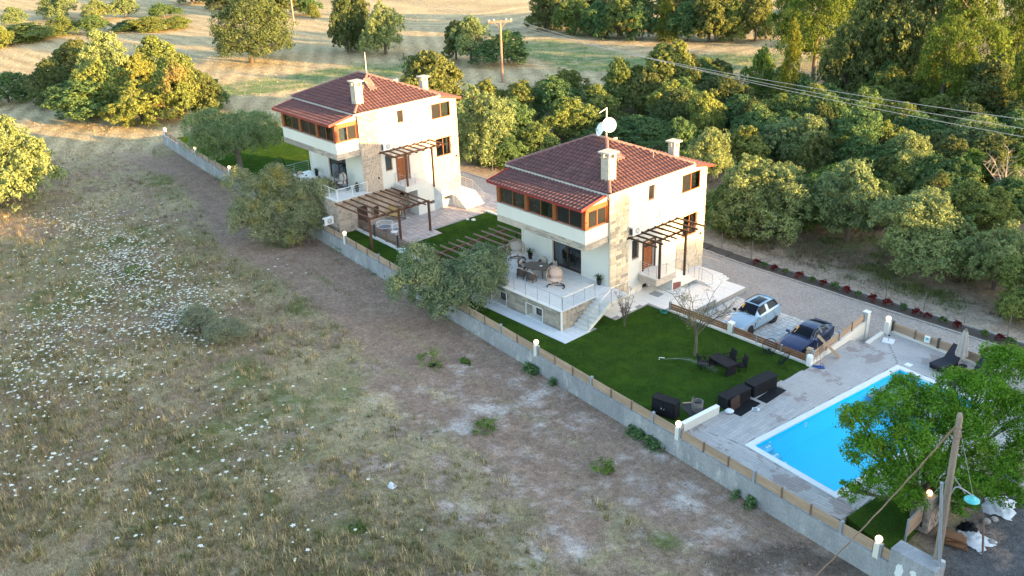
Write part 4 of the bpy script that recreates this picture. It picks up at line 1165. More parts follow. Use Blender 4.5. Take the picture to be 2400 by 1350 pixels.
        stones_on(B, 'rubble', Vector((.03, 1.94, g)), VY, VZ, VX, 2.5, 1.1 - g, [(1.62, 2.3, -.05 - g, .45 - g)], .25, .36, .05, .014, 59)
        MB().box(tx1 + .0, tx1 + .05, ty + 1.92, ty + 2.93, g + .1, g + 2.2).build('basement_door', M['darkwood'], root)
        MB().box(tx1 + .0, tx1 + .06, ty + 3.6, ty + 4.1, g + 1.0, g + 1.8).build('basement_window', M['darkwood'], root)
        railing(root, [(tx0 + .3, ty + .1, T), (tx1 - .04, ty + .1, T)], .98, 4, 1.12, mt='white')
        railing(root, [(tx1 - .02, ty + .16, T), (tx1 - .02, -.05, T)], .98, 4, 1.4, mt='white')
        railing(root, [(tx0 + .1, ty + .1, T), (tx0 + .1, -.1, T)], .98, 4, 1.4, mt='galv')
    # --- entrance landing, flights and pergola over the door
    lx, l0, l1 = 1.68, 3.1, 5.35
    L1 = MB().box(.02, lx, l0, l1, T - .58, T - .035)
    ld = L1.build('entrance_landing', M['cream'] if not second else M['stucco'], root)
    slabs(ld, 'landing_tile', M['marble'] if not second else M['tile'], .03, lx + .03, l0 - .03, l1, T - .005, .42, .42, .005, .028, off=0)
    if not second:
        stones_on(B, 'ledge', Vector((.02, l0 - .001, T - .58)), VX, VZ, -VY, lx - .02, .53, [], .13, .7, .03, .006, 61)
        stones_on(B, 'ledge', Vector((lx + .001, l0, T - .58)), VY, VZ, VX, l1 - l0, .53, [], .13, .7, .03, .006, 62)
    n1, d1 = (11, 2.0) if second else (8, 1.5)
    tr = .26 if second else .3
    s = flight(root, (.45, l1, T - .0), (0, tr, 0), (lx - .45, 0, 0), n1, d1, 'marble', 'stucco')
    ym, zmid = l1 + tr * n1, T - d1
    bk = MB()
    if second: bk.box(.35, lx + .04, 4.35, l1 - .002, g, T - .58 - .002)
    else: bk.box(.35, lx + .04, 4.9, l1 - .002, -.1, T - .58 - .002)
    bk.prism([(.45, l1), (lx, l1), (lx, ym + 2.2), (.45, ym + 2.2)], g, zmid - .32)
    bk.box(.03, 2.2, ym, ym + 2.3, g, zmid - .035)
    blk = bk.build('stair_block', M['stucco'], root)
    slabs(blk, 'landing_tile', M['marble'], .04, 2.24, ym, ym + 2.3, zmid - .005, .46, .46, .008, .028, off=0)
    # hatch under the stair: its top follows the slope
    a, b, bz = (6.2, 7.3, g + .22) if second else (5.0, 5.9, -.1)
    t0_, t1_ = (1.0, -.1) if second else (.88, .68)
    hm = MB(); hx = lx + (.045 if not second else .012)
    if not second: hx = lx + .05
    hm.add([(hx, a, bz), (hx, b, bz), (hx, b, t1_ - .25), (hx, a, t0_ - .25), (hx - .05, a, bz), (hx - .05, b, bz), (hx - .05, b, t1_ - .25), (hx - .05, a, t0_ - .25)],
           [(0, 1, 2, 3), (7, 6, 5, 4), (0, 4, 5, 1), (1, 5, 6, 2), (2, 6, 7, 3), (3, 7, 4, 0)])
    hm.build('stair_hatch', M['doorgrey'] if second else M['doorred'], root)
    n2, d2 = (7, zmid - (g + .25)) if second else (3, zmid + .27)
    flight(root, (2.2, ym + .05, zmid), ((.22 if second else .3), 0, 0), (0, 2.2, 0), n2, d2, 'marble', 'stucco')
    xe, ze2 = 2.2 + (.22 if second else .3) * n2, zmid - d2
    railing(root, [(.1, l0 + .08, T), (lx - .06, l0 + .08, T), (lx - .06, l1, T), (lx - .06, ym - .1, zmid + .05), ], .95, 4, 1.0)
    railing(root, [(lx + .2, ym + .1, zmid), (2.15, ym + .1, zmid), (xe, ym + .1, ze2 + .1)], .95, 4, .9)
    railing(root, [(.2, ym + 2.2, zmid), (2.15, ym + 2.2, zmid), (xe, ym + 2.2, ze2 + .1)], .95, 4, .9)
    pm = M['darkwood'] if not second else M['pergwood']
    pg = MB(); pz = 4.62
    pg.bar((1.72, 1.7, pz - .16), (1.72, 7.35, pz - .16), .11, .13)
    pg.box(.02, .1, 1.75, 7.3, pz - .14, pz - .02)
    po = pg.build('door_pergola', pm, root)
    for y in (1.86, 2.57, 3.3, 4.0, 4.78, 5.59, 6.42, 7.25):
        MB().bar((.03, y, pz), (2.62, y, pz - .005), .085, .12).build('rafter', pm, po)
    for y, zb_ in ((3.36, T), (6.25, .85 if not second else .75)):
        MB().box(1.65, 1.79, y - .07, y + .07, zb_, pz - .226).build('post', pm, po)
    hvac(root, (0, 2.42 if not second else 2.5, 5.06), logo=1 if not second else 2)
    if second: hvac(root, (tx1 + .05, -4.45, .15), logo=False)
    for (y, z) in (((10.2, 2.6),) if not second else ((10.3, 2.45), (1.45, 2.4))):
        MB().lathe([(.03, -.12), (.07, -.02), (.05, .06), (.03, .1)], (.14, y, z), 8).build('wall_lamp', M['black'], root)
    dp = MB()
    for y in ((5.42,) if not second else (2.15, 5.3)):
        dp.tube([(.05, y, 8.38), (.05, y, 7.0 if not second else 5.6)], .02, 6)
    if not second: dp.tube([(.05, 5.25, 5.75), (.05, 5.25, 4.7)], .02, 6)
    dp.tube([(.02, -.05, 8.3), (.02, -.06, T)], .04, 7)
    dp.build('downpipe', M['fascia'], root)
    MB().tube([(X1 + .06, Y0 + .02, 6.88), (X1 + .2, Y0 - .06, 6.9)], .03, 6).build('security_camera', M['black'], root)
    emit(B, loc, clad, 'stone', 300)
    return root
M['brickm'] = mat('pale_chimney_brick', (.52, .46, .38), .9, (.44, .38, .31), 4, fine=.15, objvar=.12)
STONES['brick'] = stone_variants('brick', M['brickm'], 3, 9)
T2 = Vector((-26.666, -2.308, 1.528))
h1 = house((0, 0, 0), 0)
h2 = house(T2, 1)
# dishes and masts on the roofs
tw = thing('satellite_dish_mast', 'white mast with two satellite dishes on the ridge of the near house', 'satellite dishes', (-3.95, 3.9, 10.5))
b = MB().tube([(0, 0, 0), (0, 0, 2.35)], .04, 8); b.tube([(0, 0, 2.3), (-.25, -.5, 2.0)], .03, 6); b.build('mast', M['white'], tw)
def dish(parent, c, aim, r):
    aim = Vector(aim).normalized(); a = aim.orthogonal().normalized(); b_ = aim.cross(a)
    m = MB(); N = 20
    V = [Vector(c)]; F = []
    for k in range(1, 5):
        for i in range(N):
            t = 2 * PI * i / N; q = r * k / 4
            V.append(Vector(c) + (a * math.cos(t) + b_ * math.sin(t)) * q + aim * (.35 * q * q / r))
    for i in range(N):
        F.append((0, 1 + i, 1 + (i + 1) % N))
        for k in range(3): F.append((1 + k * N + i, 1 + (k + 1) * N + i, 1 + (k + 1) * N + (i + 1) % N, 1 + k * N + (i + 1) % N))
    m.add(V, F); d = m.build('dish', M['white'], parent, True)
    f = MB(); tip = Vector(c) + aim * r * .95 - VZ * .25 * r
    f.tube([Vector(c) - VZ * r * .9 + aim * .3 * r, tip], .018, 5); f.tube([tip - aim * .1, tip + aim * .08], .045, 7); f.tube([c, Vector(c) - aim * .25], .04, 6)
    f.build('feed_arm', M['acgrey'], d)
dish(tw, (.33, -.12, 1.15), (.75, -.45, .3), .52)
dish(tw, (-.22, -.22, .75), (-.3, -.8, .35), .50)
tm2 = thing('lightning_mast', 'thin pale mast on the ridge of the farther house', 'roof mast', T2 + Vector((-3.95, 3.9, 10.6)))
MB().tube([(0, 0, -.1), (0, 0, 1.9)], [.035, .018], 6).build('mast', M['white'], tm2)
MB().lathe([(.12, -.15), (.1, 0), (.04, .1)], (0, 0, 0), 8).build('base', M['fascia'], tm2)
# ------------------------------------------------------------------ boundary wall, fences, lamps
bw = thing('boundary_wall', 'long grey concrete boundary wall between the open field and the lawns', 'wall', (0, 0, 0))
for (a, b) in zip(WALL[:-1], WALL[1:]):
    N = max(1, round(math.hypot(b[0] - a[0], b[1] - a[1]) / 4.1))
    for i in range(N):
        p = Vector((a[0] + (b[0] - a[0]) * i / N, a[1] + (b[1] - a[1]) * i / N, -.85)); q = Vector((a[0] + (b[0] - a[0]) * (i + 1) / N, a[1] + (b[1] - a[1]) * (i + 1) / N, -.85))
        u = (q - p).normalized()
        MB().bar(p + u * .004, q - u * .004, .24 + .004 * (i % 2), 1.9).build('wall_panel', M['concrete'], bw)
def board_fence(root, p, q, rows, z0, h, gap, th, m, bay, base=None, thick_every=3, posts=True, mt=('galv', 'greywood'), off=.0, z0b=None):
    """horizontal boards in bays between posts; every board and post is a part"""
    p, q = Vector(p), Vector(q); d = q - p; N = max(1, round(d.length / bay)); u = d.normalized(); n = u.cross(VZ)
    z0b = z0 if z0b is None else z0b
    for i in range(N):
        za, zb = z0 + (z0b - z0) * i / N, z0 + (z0b - z0) * (i + 1) / N
        for r in range(rows):
            a = p + d * i / N + VZ * (za + r * (h + gap) + h / 2); c = p + d * (i + 1) / N + VZ * (zb + r * (h + gap) + h / 2)
            MB().bar(a + u * .03, c - u * .03, th, h, up=VZ).build('board', M[m], root, loc=n * random.uniform(-.006, .006))
    H = rows * (h + gap)
    for i in range(N + 1):
        c = p + d * i / N; z = z0 + (z0b - z0) * i / N
        tk = i % thick_every == 0
        w = .13 if tk else .075
        if tk is None: continue
        MB().obox(c + VZ * (z + H / 2 - .02) - n * 0, u * w / 2, n * (w / 2 + .02), VZ * (H / 2 + (.10 if tk else .03))).build('post' , M[mt[0] if tk else mt[1]], root)
def globe_lamp(p, label, z0, w=.26, h=.62, lit=True, group='globe lamps on white pillars'):
    r = thing('globe_lamp', label, 'lamp', (p[0], p[1], z0), random.uniform(-.05, .05) - .09, group)
    b = MB().box(-w / 2, w / 2, -w / 2, w / 2, -.15, h); b.build('pillar', M['stucco'], r)
    MB().lathe([(.1, 0), (.1, .04), (.06, .06)], (0, 0, h), 12).build('collar', M['white'], r)
    N = 10
    MB().lathe([(max(.0, .17 * math.sin(PI * k / N)), .05 + .17 - .17 * math.cos(PI * k / N)) for k in range(N + 1)], (0, 0, h), 20).build('globe', M['globe'], r, True)
    return r
lab = ['lit globe lamp at the far end of the concrete boundary wall', 'lit globe lamp on the wall beside the far garden olive', 'lit globe lamp on the wall just beyond the big yellowing olive',
       'lit globe lamp on the wall in front of the slatted fence and brown pergola', 'lit globe lamp on the wall nearest the tiled terrace path', 'lit globe lamp on the wall beside the low white wall and black cabinet', 'lit globe lamp glowing orange beside the big grey concrete block']
for p, l in zip(LAMPS, lab): globe_lamp((p.x, p.y), l, .10)
flab = ['pale board fence on the boundary wall between the two farthest globe lamps', 'pale board fence on the boundary wall below the far garden olive', 'pale board fence on the boundary wall behind the yellowing olive',
        'pale board fence on the boundary wall beside the narrow lawn strip and grey olive', 'pale board fence on the boundary wall along the main lawn', 'pale board fence on the boundary wall beside the pool deck']
for i, (a, b) in enumerate(zip(LAMPS[:-1], LAMPS[1:])):
    d = (b - a).normalized()
    f = thing('boundary_fence', flab[i], 'fence', (a.x, a.y, .10), 0, 'pale board fences on the boundary wall')
    q = b - a; q.z = 0; d.z = 0
    board_fence(f, d * .17, q - d * .17, 4, .03, .135, .006, .03, 'pine', 1.76, thick_every=3)
f = thing('boundary_fence', 'short pale board fence between the orange lamp and the grey concrete block', 'fence', (LAMPS[-1].x, LAMPS[-1].y, .1), 0, 'pale board fences on the boundary wall')
board_fence(f, Vector((.17, -.02, 0)), Vector((.72, -.06, 0)), 4, .03, .135, .006, .03, 'pine', .6)
# parking fence
pf = thing('parking_fence', 'brown slatted fence on a white base between the lawn and the parked cars', 'fence', (0, 0, 0))
MB().bar((3.55, 2.22, -.42), (14.5, 2.2, -.42), .2, 1.06).build('fence_base', M['stucco'], pf)
board_fence(pf, Vector((3.7, 2.22, 0)), Vector((8.55, 2.28, 0)), 3, .16, .13, .035, .035, 'slatwood', 1.6, thick_every=9, mt=('galv', 'greywood'))
board_fence(pf, Vector((8.9, 2.28, 0)), Vector((14.4, 2.2, 0)), 3, .16, .13, .03, .035, 'slatwood', 1.85, thick_every=9, mt=('galv', 'galv'))
gp = thing('white_pillar', 'white pillar in the middle of the brown fence beside the pale blue car', 'pillar', (8.72, 2.28, 0))
MB().box(-.17, .17, -.17, .17, -.8, .82).build('shaft', M['stucco'], gp); MB().box(-.19, .19, -.19, .19, .82, .87).build('cap', M['white'], gp)
gp = thing('white_pillar', 'round-edged white pillar at the corner of lawn and pool deck', 'pillar', (14.62, 2.16, 0))
bmm = MB().lathe([(.21, -.6), (.21, .62), (.17, .70), (.08, .74)], (0, 0, 0), 8).build('shaft', M['white'], gp)
pc_ = thing('wooden_post', 'square pine gate post stub with a pale cap beside the blue car', 'wooden post', (14.3, 2.62, -.6))
MB().box(-.14, .14, -.14, .14, 0, 1.42).build('shaft', M['pine'], pc_); MB().box(-.17, .17, -.17, .17, 1.42, 1.48).build('cap', M['pine'], pc_)
# side fence by the deck
sf = thing('deck_side_fence', 'pale wooden fence climbing between the blue car and the pool deck', 'fence', (0, 0, 0))
b = MB(); b.add([(14.5, 2.4, -1.1), (14.5, 8.75, -1.3), (14.5, 8.75, .66), (14.5, 2.4, .2), (14.72, 2.4, -1.1), (14.72, 8.75, -1.3), (14.72, 8.75, .66), (14.72, 2.4, .2)], [(0, 1, 2, 3), (7, 6, 5, 4), (0, 4, 5, 1), (1, 5, 6, 2), (2, 6, 7, 3), (3, 7, 4, 0)])
b.build('fence_base', M['stucco'], sf)
board_fence(sf, Vector((14.6, 2.5, 0)), Vector((14.6, 8.6, 0)), 4, .24, .13, .012, .035, 'pine', 1.55, thick_every=2, mt=('galv', 'greywood'), z0b=.68)
gp = thing('white_gate_pillar', 'tall white pillar at the driveway end of the pale side fence', 'pillar', (14.62, 8.9, -1.1))
MB().box(-.18, .18, -.17, .17, 0, 2.35).build('shaft', M['stucco'], gp); MB().box(-.2, .2, -.19, .19, 2.35, 2.42).build('cap', M['white'], gp)
globe_lamp((15.9, 9.35), 'white globe lamp on the gate pillar at the driveway side of the pool deck', 0.0, .3, .85)
MB().box(15.6, 15.85, 7.1, 9.2, -.8, .09).build('x', M['stucco']).name = 'deck_kerb'
tag(D.objects['deck_kerb'], 'white kerb beside the open gateway onto the deck', 'kerb')
rf_ = thing('deck_rear_fence', 'pale pine board fence behind the sun loungers at the driveway', 'fence', (0, 0, 0))
MB().bar((16.1, 9.72, -.3), (23.2, 9.05, -.3), .2, .84).build('fence_base', M['stucco'], rf_)
board_fence(rf_, Vector((16.1, 9.74, 0)), Vector((22.4, 9.12, 0)), 4, .14, .14, .008, .035, 'pine', 1.58, thick_every=2, mt=('darksteel', 'greywood'))
globe_lamp((22.45, 9.25), 'globe lamp behind the loungers, half hidden by the bright green tree', 0.0, .3, .7)
mb_ = thing('meter_box', 'small white meter box with a green screen fixed to the pale rear fence', 'meter box', (18.55, 9.38, .28))
MB().box(-.17, .17, -.06, .06, 0, .42).build('case', M['white'], mb_); MB().box(-.1, .1, -.066, -.06, .18, .34).build('screen', M['teal'], mb_)
# slatted fence of the farther house
P0, P1, P2 = Vector((-30.6, -3.55, 0)), Vector((-19.85, -4.0, 0)), Vector((-10.0, -4.55, 0))
for nm, a, c in (('brown slatted fence on a white kerb below the pergola of the farther house', P0, P1), ('brown slatted fence beside the lawn between the houses, behind the grey olive', P1, P2)):
    s_ = thing('slatted_fence', nm, 'fence', (0, 0, 0), 0, 'brown slatted garden fences')
    u = (c - a).normalized()
    MB().bar(a - VZ * .3 - u.cross(VZ) * -.1, c - VZ * .3 - u.cross(VZ) * -.1, .34, .75).build('fence_base', M['marble'], s_)
    board_fence(s_, a, c, 6, .14, .10, .055, .03, 'greywood', 1.78, thick_every=2, mt=('darksteel', 'greywood'))
lw = thing('low_white_wall', 'low white wall end between the lawn and the pool deck', 'wall', (0, 0, 0))
MB().bar((13.66, -9.1, .2), (13.92, -6.25, .2), .24, .62).build('wall_body', M['stucco'], lw)
MB().bar((13.66, -9.1, .525), (13.92, -6.25, .525), .27, .03).build('coping', M['white'], lw)

# ------------------------------------------------------------------ garden pergolas
pg = thing('garden_pergola', 'open brown pergola over the lawn between the two houses', 'pergola', (-11.9, -2.5, 0))
pg_m = M['pergwood']
MB().bar((0, -3.5, 2.32), (0, 3.45, 2.32), .12, .16).build('beam', pg_m, pg)
MB().bar((2.75, -2.9, 2.32), (2.75, 3.3, 2.32), .1, .14).build('beam', pg_m, pg)
for y in (3.22, -.1, -3.3): MB().box(-.08, .08, y - .08, y + .08, -.02, 2.238).build('post', pg_m, pg)
for y in (3.43, 2.54, 1.79, .95, .1, -.76, -1.55, -2.37, -3.28): MB().bar((-1.0, y, 2.46), (2.9, y, 2.46), .08, .115).build('rafter', M['greywood'], pg)
pg = thing('patio_pergola', 'red-brown pergola over the paved patio of the farther house', 'pergola', (-21.2, -2.7, -.0))
MB().bar((-4.95, -3.3, 2.72), (-4.95, 2.75, 2.72), .12, .2).build('wall_beam', M['pine'], pg)
MB().bar((0, -3.2, 2.72), (0, 3.2, 2.72), .12, .16).build('beam', pg_m, pg)
for y in (3.1, -.05, -3.0): MB().box(-.08, .08, y - .08, y + .08, 0.0, 2.638).build('post', pg_m, pg)
for y in (-3.05, -2.25, -1.5, -.7, .05, .85, 1.6, 2.1, 2.75): MB().bar((-4.95 if y < 2 else -4.9, y, 2.88), (.62 if y < 2 else 1.0, y, 2.88), .085, .12).build('rafter', pg_m, pg)

# ------------------------------------------------------------------ furniture
def wicker_chair(label, loc, rz, group, mt='wicker', cush='cushion2', slim=False, proto={}):
    key = (mt, cush, slim)
    if key in proto: return dup(proto[key], loc, rz, label, group)
    r = thing('wicker_armchair' if not slim else 'rattan_chair', label, 'chair', loc, rz, group)
    w = .30 if not slim else .27
    MB().box(-w, w, -.28, .26, .28, .42).build('seat', M[mt], r)
    b = MB()
    N = 14
    if not slim:    # a tub shell: back and arms in one curved wall
        V = []; F = []
        for i in range(N + 1):
            t = PI * (-.08 + 1.16 * i / N); top = .62 + .24 * math.sin(max(0, min(PI, t))) ** 2
            for (rr, z) in ((.33, .22), (.37, top), (.32, top + .01), (.28, .3)): V.append((rr * math.cos(t), .02 + rr * math.sin(t), z))
        for i in range(N):
            for k in range(3): F.append((i * 4 + k, i * 4 + k + 1, i * 4 + 5 + k, i * 4 + 4 + k))
        b.add(V, F)
        b.build('tub_back', M[mt], r)
    else:
        b.obox((0, .27, .66), (w, 0, 0), (0, .03, .0), (0, .06, .28)); b.build('backrest', M[mt], r)
        for s in (-1, 1): MB().box(s * w - .035, s * w + .035, -.27, .26, .60, .64).build('armrest', M[mt], r)
    for s in (-1, 1):
        for y in (-.24, .22): MB().box(s * (w - .03) - .025, s * (w - .03) + .025, y - .025, y + .025, 0, .6 if slim and y < 0 else .28).build('leg', M[mt], r)
    if cush:
        q = MB().obox((0, .0, .46), (.26, 0, 0), (0, .25, 0), (0, 0, .045)); q.build('seat_cushion', M[cush], r)
        MB().obox((.02, .2, .66), (.21, 0, .02), (0, .035, .015), (-.02, -.06, .2)).build('back_cushion', M[cush], r)
    proto[key] = r
    return r
Tz = 1.49
tc = G(1260, 623, Tz + .74); tc.z = Tz
tb_ = thing('dining_table', 'dark oval wicker dining table on the tiled terrace', 'table', tc, .25)
b = MB(); N = 24
b.v = [(1.05 * math.cos(2 * PI * k / N), .72 * math.sin(2 * PI * k / N), z) for z in (.70, .75) for k in range(N)]
b.f = [tuple(range(N - 1, -1, -1)), tuple(range(N, 2 * N))] + [(k, (k + 1) % N, N + (k + 1) % N, N + k) for k in range(N)]; b.m = [0] * len(b.f)
b.build('table_top', mat('dark_table_top', (.075, .062, .058), .25, (.06, .05, .047), 3, fine=.1), tb_)
for x, y in ((-.6, -.35), (.6, -.35), (.6, .35), (-.6, .35)): MB().tube([(x, y, .7), (x * 1.15, y * 1.15, 0)], .04, 7).build('leg', M['wicker'], tb_)
CH_P = [(-.75, -.95, 'brown tub chair with a tilted cushion at the terrace rail side of the oval table', PI), (.2, -1.15, 'brown tub chair nearest the hanging egg chair, its cushion leaning', PI - .1), (1.3, -.2, 'brown tub chair at the house column end of the oval table', -PI / 2), (.75, .98, 'brown tub chair before the sliding door with a printed cushion', -.15), (-.25, 1.1, 'brown tub chair at the far side of the oval table with a pale cushion', .1), (-1.35, .1, 'brown tub chair at the far end of the oval table by the plant', PI / 2)]
for x, y, l, a in CH_P:
    wicker_chair(l, tc + Vector((x * math.cos(.25) - y * math.sin(.25), x * math.sin(.25) + y * math.cos(.25), 0)), a + .25, 'tub chairs round the oval table')
cp = thing('cup_saucer', 'small white saucer on the dark oval table', 'saucer', tc + Vector((.25, .1, .752))); MB().lathe([(.0, 0), (.09, .005), (.12, .025), (.0, .02)], (0, 0, 0), 10).build('dish', M['white'], cp)
def egg_chair(label, loc, rz, wide=1.0, basket='cane', cush='cushion', lit=False, R=.58):
    r = thing('hanging_egg_chair', label, 'egg chair', loc, rz, 'hanging egg chairs')
    b = MB()    # stand: ground ring and curved mast
    b.tube([(.62 * wide * math.cos(t), .1 + .62 * math.sin(t), .03) for t in np.linspace(-.4, PI + .4, 16)], .035, 7)
    b.tube([(-.56, .34, .03), (.56, .34, .03)], .03, 6)
    b.build('base_ring', M['black'], r)
    MB().tube([(0, .70, .03), (0, .80, .7), (0, .78, 1.4), (0, .62, 1.85), (0, .3, 2.05), (0, .05, 1.98)], .035, 8).build('mast', M['black'], r)
    MB().tube([(0, .05, 1.98), (0, .05, 1.72)], .012, 5).build('chain', M['darksteel'], r)
    bs = MB(); cz = 1.05
    def P(t, f):   # t around opening axis, f depth 0 (rim) .. 1 (back)
        rr = R * math.cos(f * PI / 2 * .97)
        return (wide * rr * math.cos(t), -.25 + .62 * f ** 1.0 * math.sin(f * PI / 2) + .1 * math.sin(t), cz + rr * 1.18 * math.sin(t) + .0)
    for k in range(16):
        t = 2 * PI * k / 16
        bs.tube([P(t, f) for f in np.linspace(0, .97, 7)], .013, 4)
    for f in (0, .2, .4, .6, .8): bs.tube([P(t, f) for t in np.linspace(0, 2 * PI, 21)], .03 if f == 0 else .012, 5)
    bs.build('basket', M[basket], r)
    cu = MB()
    for (c, a, e) in (((0, .05, .62), (wide * .46, 0, 0), (0, .36, .02)), ((0, .22, 1.05), (wide * .46, 0, 0), (0, .10, .42))):
        N, K_ = 14, 8; c = Vector(c); a = Vector(a); e = Vector(e); n = a.cross(e).normalized() * .12
        V = []; F = []
        for i in range(N + 1):
            for j in range(K_ + 1):
                u, v = -1 + 2 * i / N, -1 + 2 * j / K_
                s = max(0, 1 - (u * u + v * v) * .5); q = math.sqrt(max(1e-3, u * u + v * v)); mx_ = max(abs(u), abs(v), 1e-3)
                uu, vv = u * mx_ / q, v * mx_ / q
                z = (max(0, 1 - mx_ ** 3)) * (1 + .22 * math.cos(uu * 7) * math.cos(vv * 7))
                V.append(c + a * uu + e * vv + n * z)
        for i in range(N):
            for j in range(K_):
                F.append((i * (K_ + 1) + j, (i + 1) * (K_ + 1) + j, (i + 1) * (K_ + 1) + j + 1, i * (K_ + 1) + j + 1))
        cu.add(V, F)
    cu.build('cushion', M[cush], r, True)
    return r
e1p = G(1297, 682, Tz); egg_chair('hanging egg chair with a peach cushion near the terrace corner rail', (e1p.x - .3, e1p.y + .5, Tz), .55, 1.0)
e2p = G(1210, 612, Tz); egg_chair('hanging egg chair with a round sand cushion at the far end of the terrace', (e2p.x - .1, e2p.y + .15, Tz), .75, 1.05, 'cane', 'cushion2', R=.62)
def pot_plant(label, loc, h=.55, group='potted plants on the terraces'):
    r = thing('potted_plant', label, 'potted plant', loc, random.random() * 6, group)
    MB().lathe([(.13, 0), (.19, .38), (.2, .42), (.16, .41), (.15, .36), (0, .36)], (0, 0, 0), 14).build('pot', M['greendrk'], r)
    b = MB()
    for k in range(34):
        t = random.random() * 6.283; L = random.uniform(.35, .62); el = random.uniform(.5, 1.35); w = .028
        d = Vector((math.cos(t), math.sin(t), 0)); s = Vector((-d.y, d.x, 0)) * w
        p0 = Vector((0, 0, .36)) + d * .05; p1 = p0 + d * L * .5 * math.cos(el) + VZ * L * .8 * math.sin(el); p2 = p1 + d * L * .5 * math.cos(el * .5) + VZ * (L * .25 * math.sin(el) - .1)
        b.add([p0 - s * .6, p0 + s * .6, p1 + s, p1 - s, p2], [(0, 1, 2, 3), (3, 2, 4)])
    b.build('leaves', M['potplant'], r)
    return r
pot_plant('spiky plant in a dark pot left of the terrace sliding door', G(1243, 606, Tz))
pot_plant('spiky plant in a dark pot by the stone column on the terrace', G(1404, 667, Tz))
# farther terrace
Hz = 3.018
wt = GY(717, 410, T2.y - 3.3); wt = G(717, 413, Hz + .74); wt.z = Hz
t = thing('white_table', 'white angular dining table on the farther terrace', 'table', wt, .3)
b = MB().prism([(-.75, -.45), (.2, -.6), (.8, -.1), (.75, .45), (-.1, .55), (-.8, .2)], .70, .75); b.build('table_top', M['whiteplastic'], t)
for x, y in ((-.5, -.3), (.5, -.2), (.5, .3), (-.5, .2)): MB().box(x - .03, x + .03, y - .03, y + .03, 0, .7).build('leg', M['darkwood'], t)
bw_ = thing('ashtray', 'small dark ashtray on the white table', 'ashtray', wt + Vector((-.1, .1, .752))); MB().lathe([(.0, 0), (.08, 0), (.09, .05), (.07, .05), (.06, .01), (0, .01)], (0, 0, 0), 10).build('bowl', M['black'], bw_)
for x, y, a, l in ((.95, .45, -1.1, 'brown tub chair with a grey cushion right behind the white table'), (1.15, -.25, -1.6, 'brown tub chair at the right end of the white table, nearer the rail'), (.1, -1.05, PI, 'brown tub chair in front of the white table, behind the olive crown'), (-1.15, .1, 1.5, 'brown tub chair at the left end of the white table'), (-.9, -.75, 2.4, 'brown tub chair at the near left of the white table')):
    wicker_chair(l, wt + Vector((x, y, 0)), a, 'tub chairs round the white table')
pot_plant('dark bushy plant in a pot by the farther terrace wall', GY(731, 395, T2.y - .35) * 1.0 if False else Vector((T2.x - 7.2, T2.y - .5, Hz)))
pot_plant('dark spiky plant in a pot beside the stone column of the farther house', Vector((T2.x - .45, T2.y - .55, Hz)))
egg_chair('dark hanging egg chair with a pale cushion beside the farther sliding door', (T2.x - 2.0, T2.y - 1.1, Hz), .3, .95, 'wicker', 'cushion2')
egg_chair('dark hanging egg chair at the lawn side of the farther terrace', (T2.x - 9.2, T2.y - 3.2, Hz), -1.2, .95, 'wicker', 'greyseat')
bx = thing('storage_bench', 'low grey-brown storage bench below the farther sliding door', 'bench', (T2.x - 3.9, T2.y - .75, Hz), .0)
MB().box(-.75, .75, -.3, .3, .02, .42).build('body', M['wicker'], bx); MB().box(-.77, .77, -.32, .32, .42, .48).build('seat_pad', M['cushion2'], bx)
# patio below the farther terrace
sw = thing('swing_bench', 'garden swing bench with tufted yellow cushions under the patio pergola', 'swing bench', G(922, 514, 0.0), .35)
b = MB()
for s in (-.95, .95):
    b.tube([(s, -.6, .03), (s, .6, .03)], .03, 6); b.tube([(s, .5, .03), (s, .45, 1.2), (s, .35, 1.75), (s, .0, 1.9), (s * .98, -.25, 1.82)], .035, 7)
b.tube([(-.95, .5, .05), (.95, .5, .05)], .03, 6); b.build('frame', M['darkwood'], sw)
sb_ = MB().box(-.72, .72, -.25, .32, .38, .44); sb_.build('seat', M['wicker'], sw); MB().obox((0, .36, .78), (.72, 0, 0), (0, .03, 0), (0, .1, .38)).build('back_frame', M['wicker'], sw)
for i in range(3):
    MB().obox((-.47 + .47 * i, 0, .5), (.22, 0, 0), (0, .27, 0), (0, 0, .07)).build('seat_cushion', M['yellowc'], sw)
    MB().obox((-.47 + .47 * i, .27, .80), (.22, 0, 0), (0, .06, 0), (0, .08, .3)).build('back_cushion', M['yellowc'], sw)
def white_chair(label, loc, rz, w):
    r = thing('white_wire_chair', label, 'chair', loc, rz, 'white rope chairs on the patio')
    MB().lathe([(.0, .36), (w * .9, .36), (w, .42), (0, .42)], (0, 0, 0), 14).build('seat', M['greyseat'], r)
    b = MB()
    for t in np.linspace(.1, PI - .1, 13): b.tube([(w * math.cos(t), w * .8 * math.sin(t), .4), (w * 1.15 * math.cos(t), w * math.sin(t), .8)], .014, 4)
    b.tube([(w * 1.15 * math.cos(t), w * math.sin(t), .8) for t in np.linspace(-.2, PI + .2, 15)], .03, 6); b.tube([(w * 1.0 * math.cos(t), w * .9 * math.sin(t), .42) for t in np.linspace(0, 2 * PI, 17)], .025, 6)
    b.build('back_frame', M['white'], r)
    for s in (-1, 1):
        for y in (-.25, .3): MB().tube([(s * w * .7, y, .38), (s * w * .85, y * 1.2, 0)], .018, 5).build('leg', M['white'], r)
    return r
white_chair('wide white rope loveseat with grey cushion on the patio', G(903, 542, 0), .9, .62)
white_chair('white rope armchair with a blue-grey back cushion beside the pergola post', G(930, 548, 0), 1.7, .36)
ct = thing('side_table', 'small white coffee table behind the slatted fence', 'table', G(925, 553, 0), 0); MB().lathe([(.0, .36), (.3, .36), (.3, .4), (0, .4)], (0, 0, 0), 14).build('table_top', M['white'], ct)
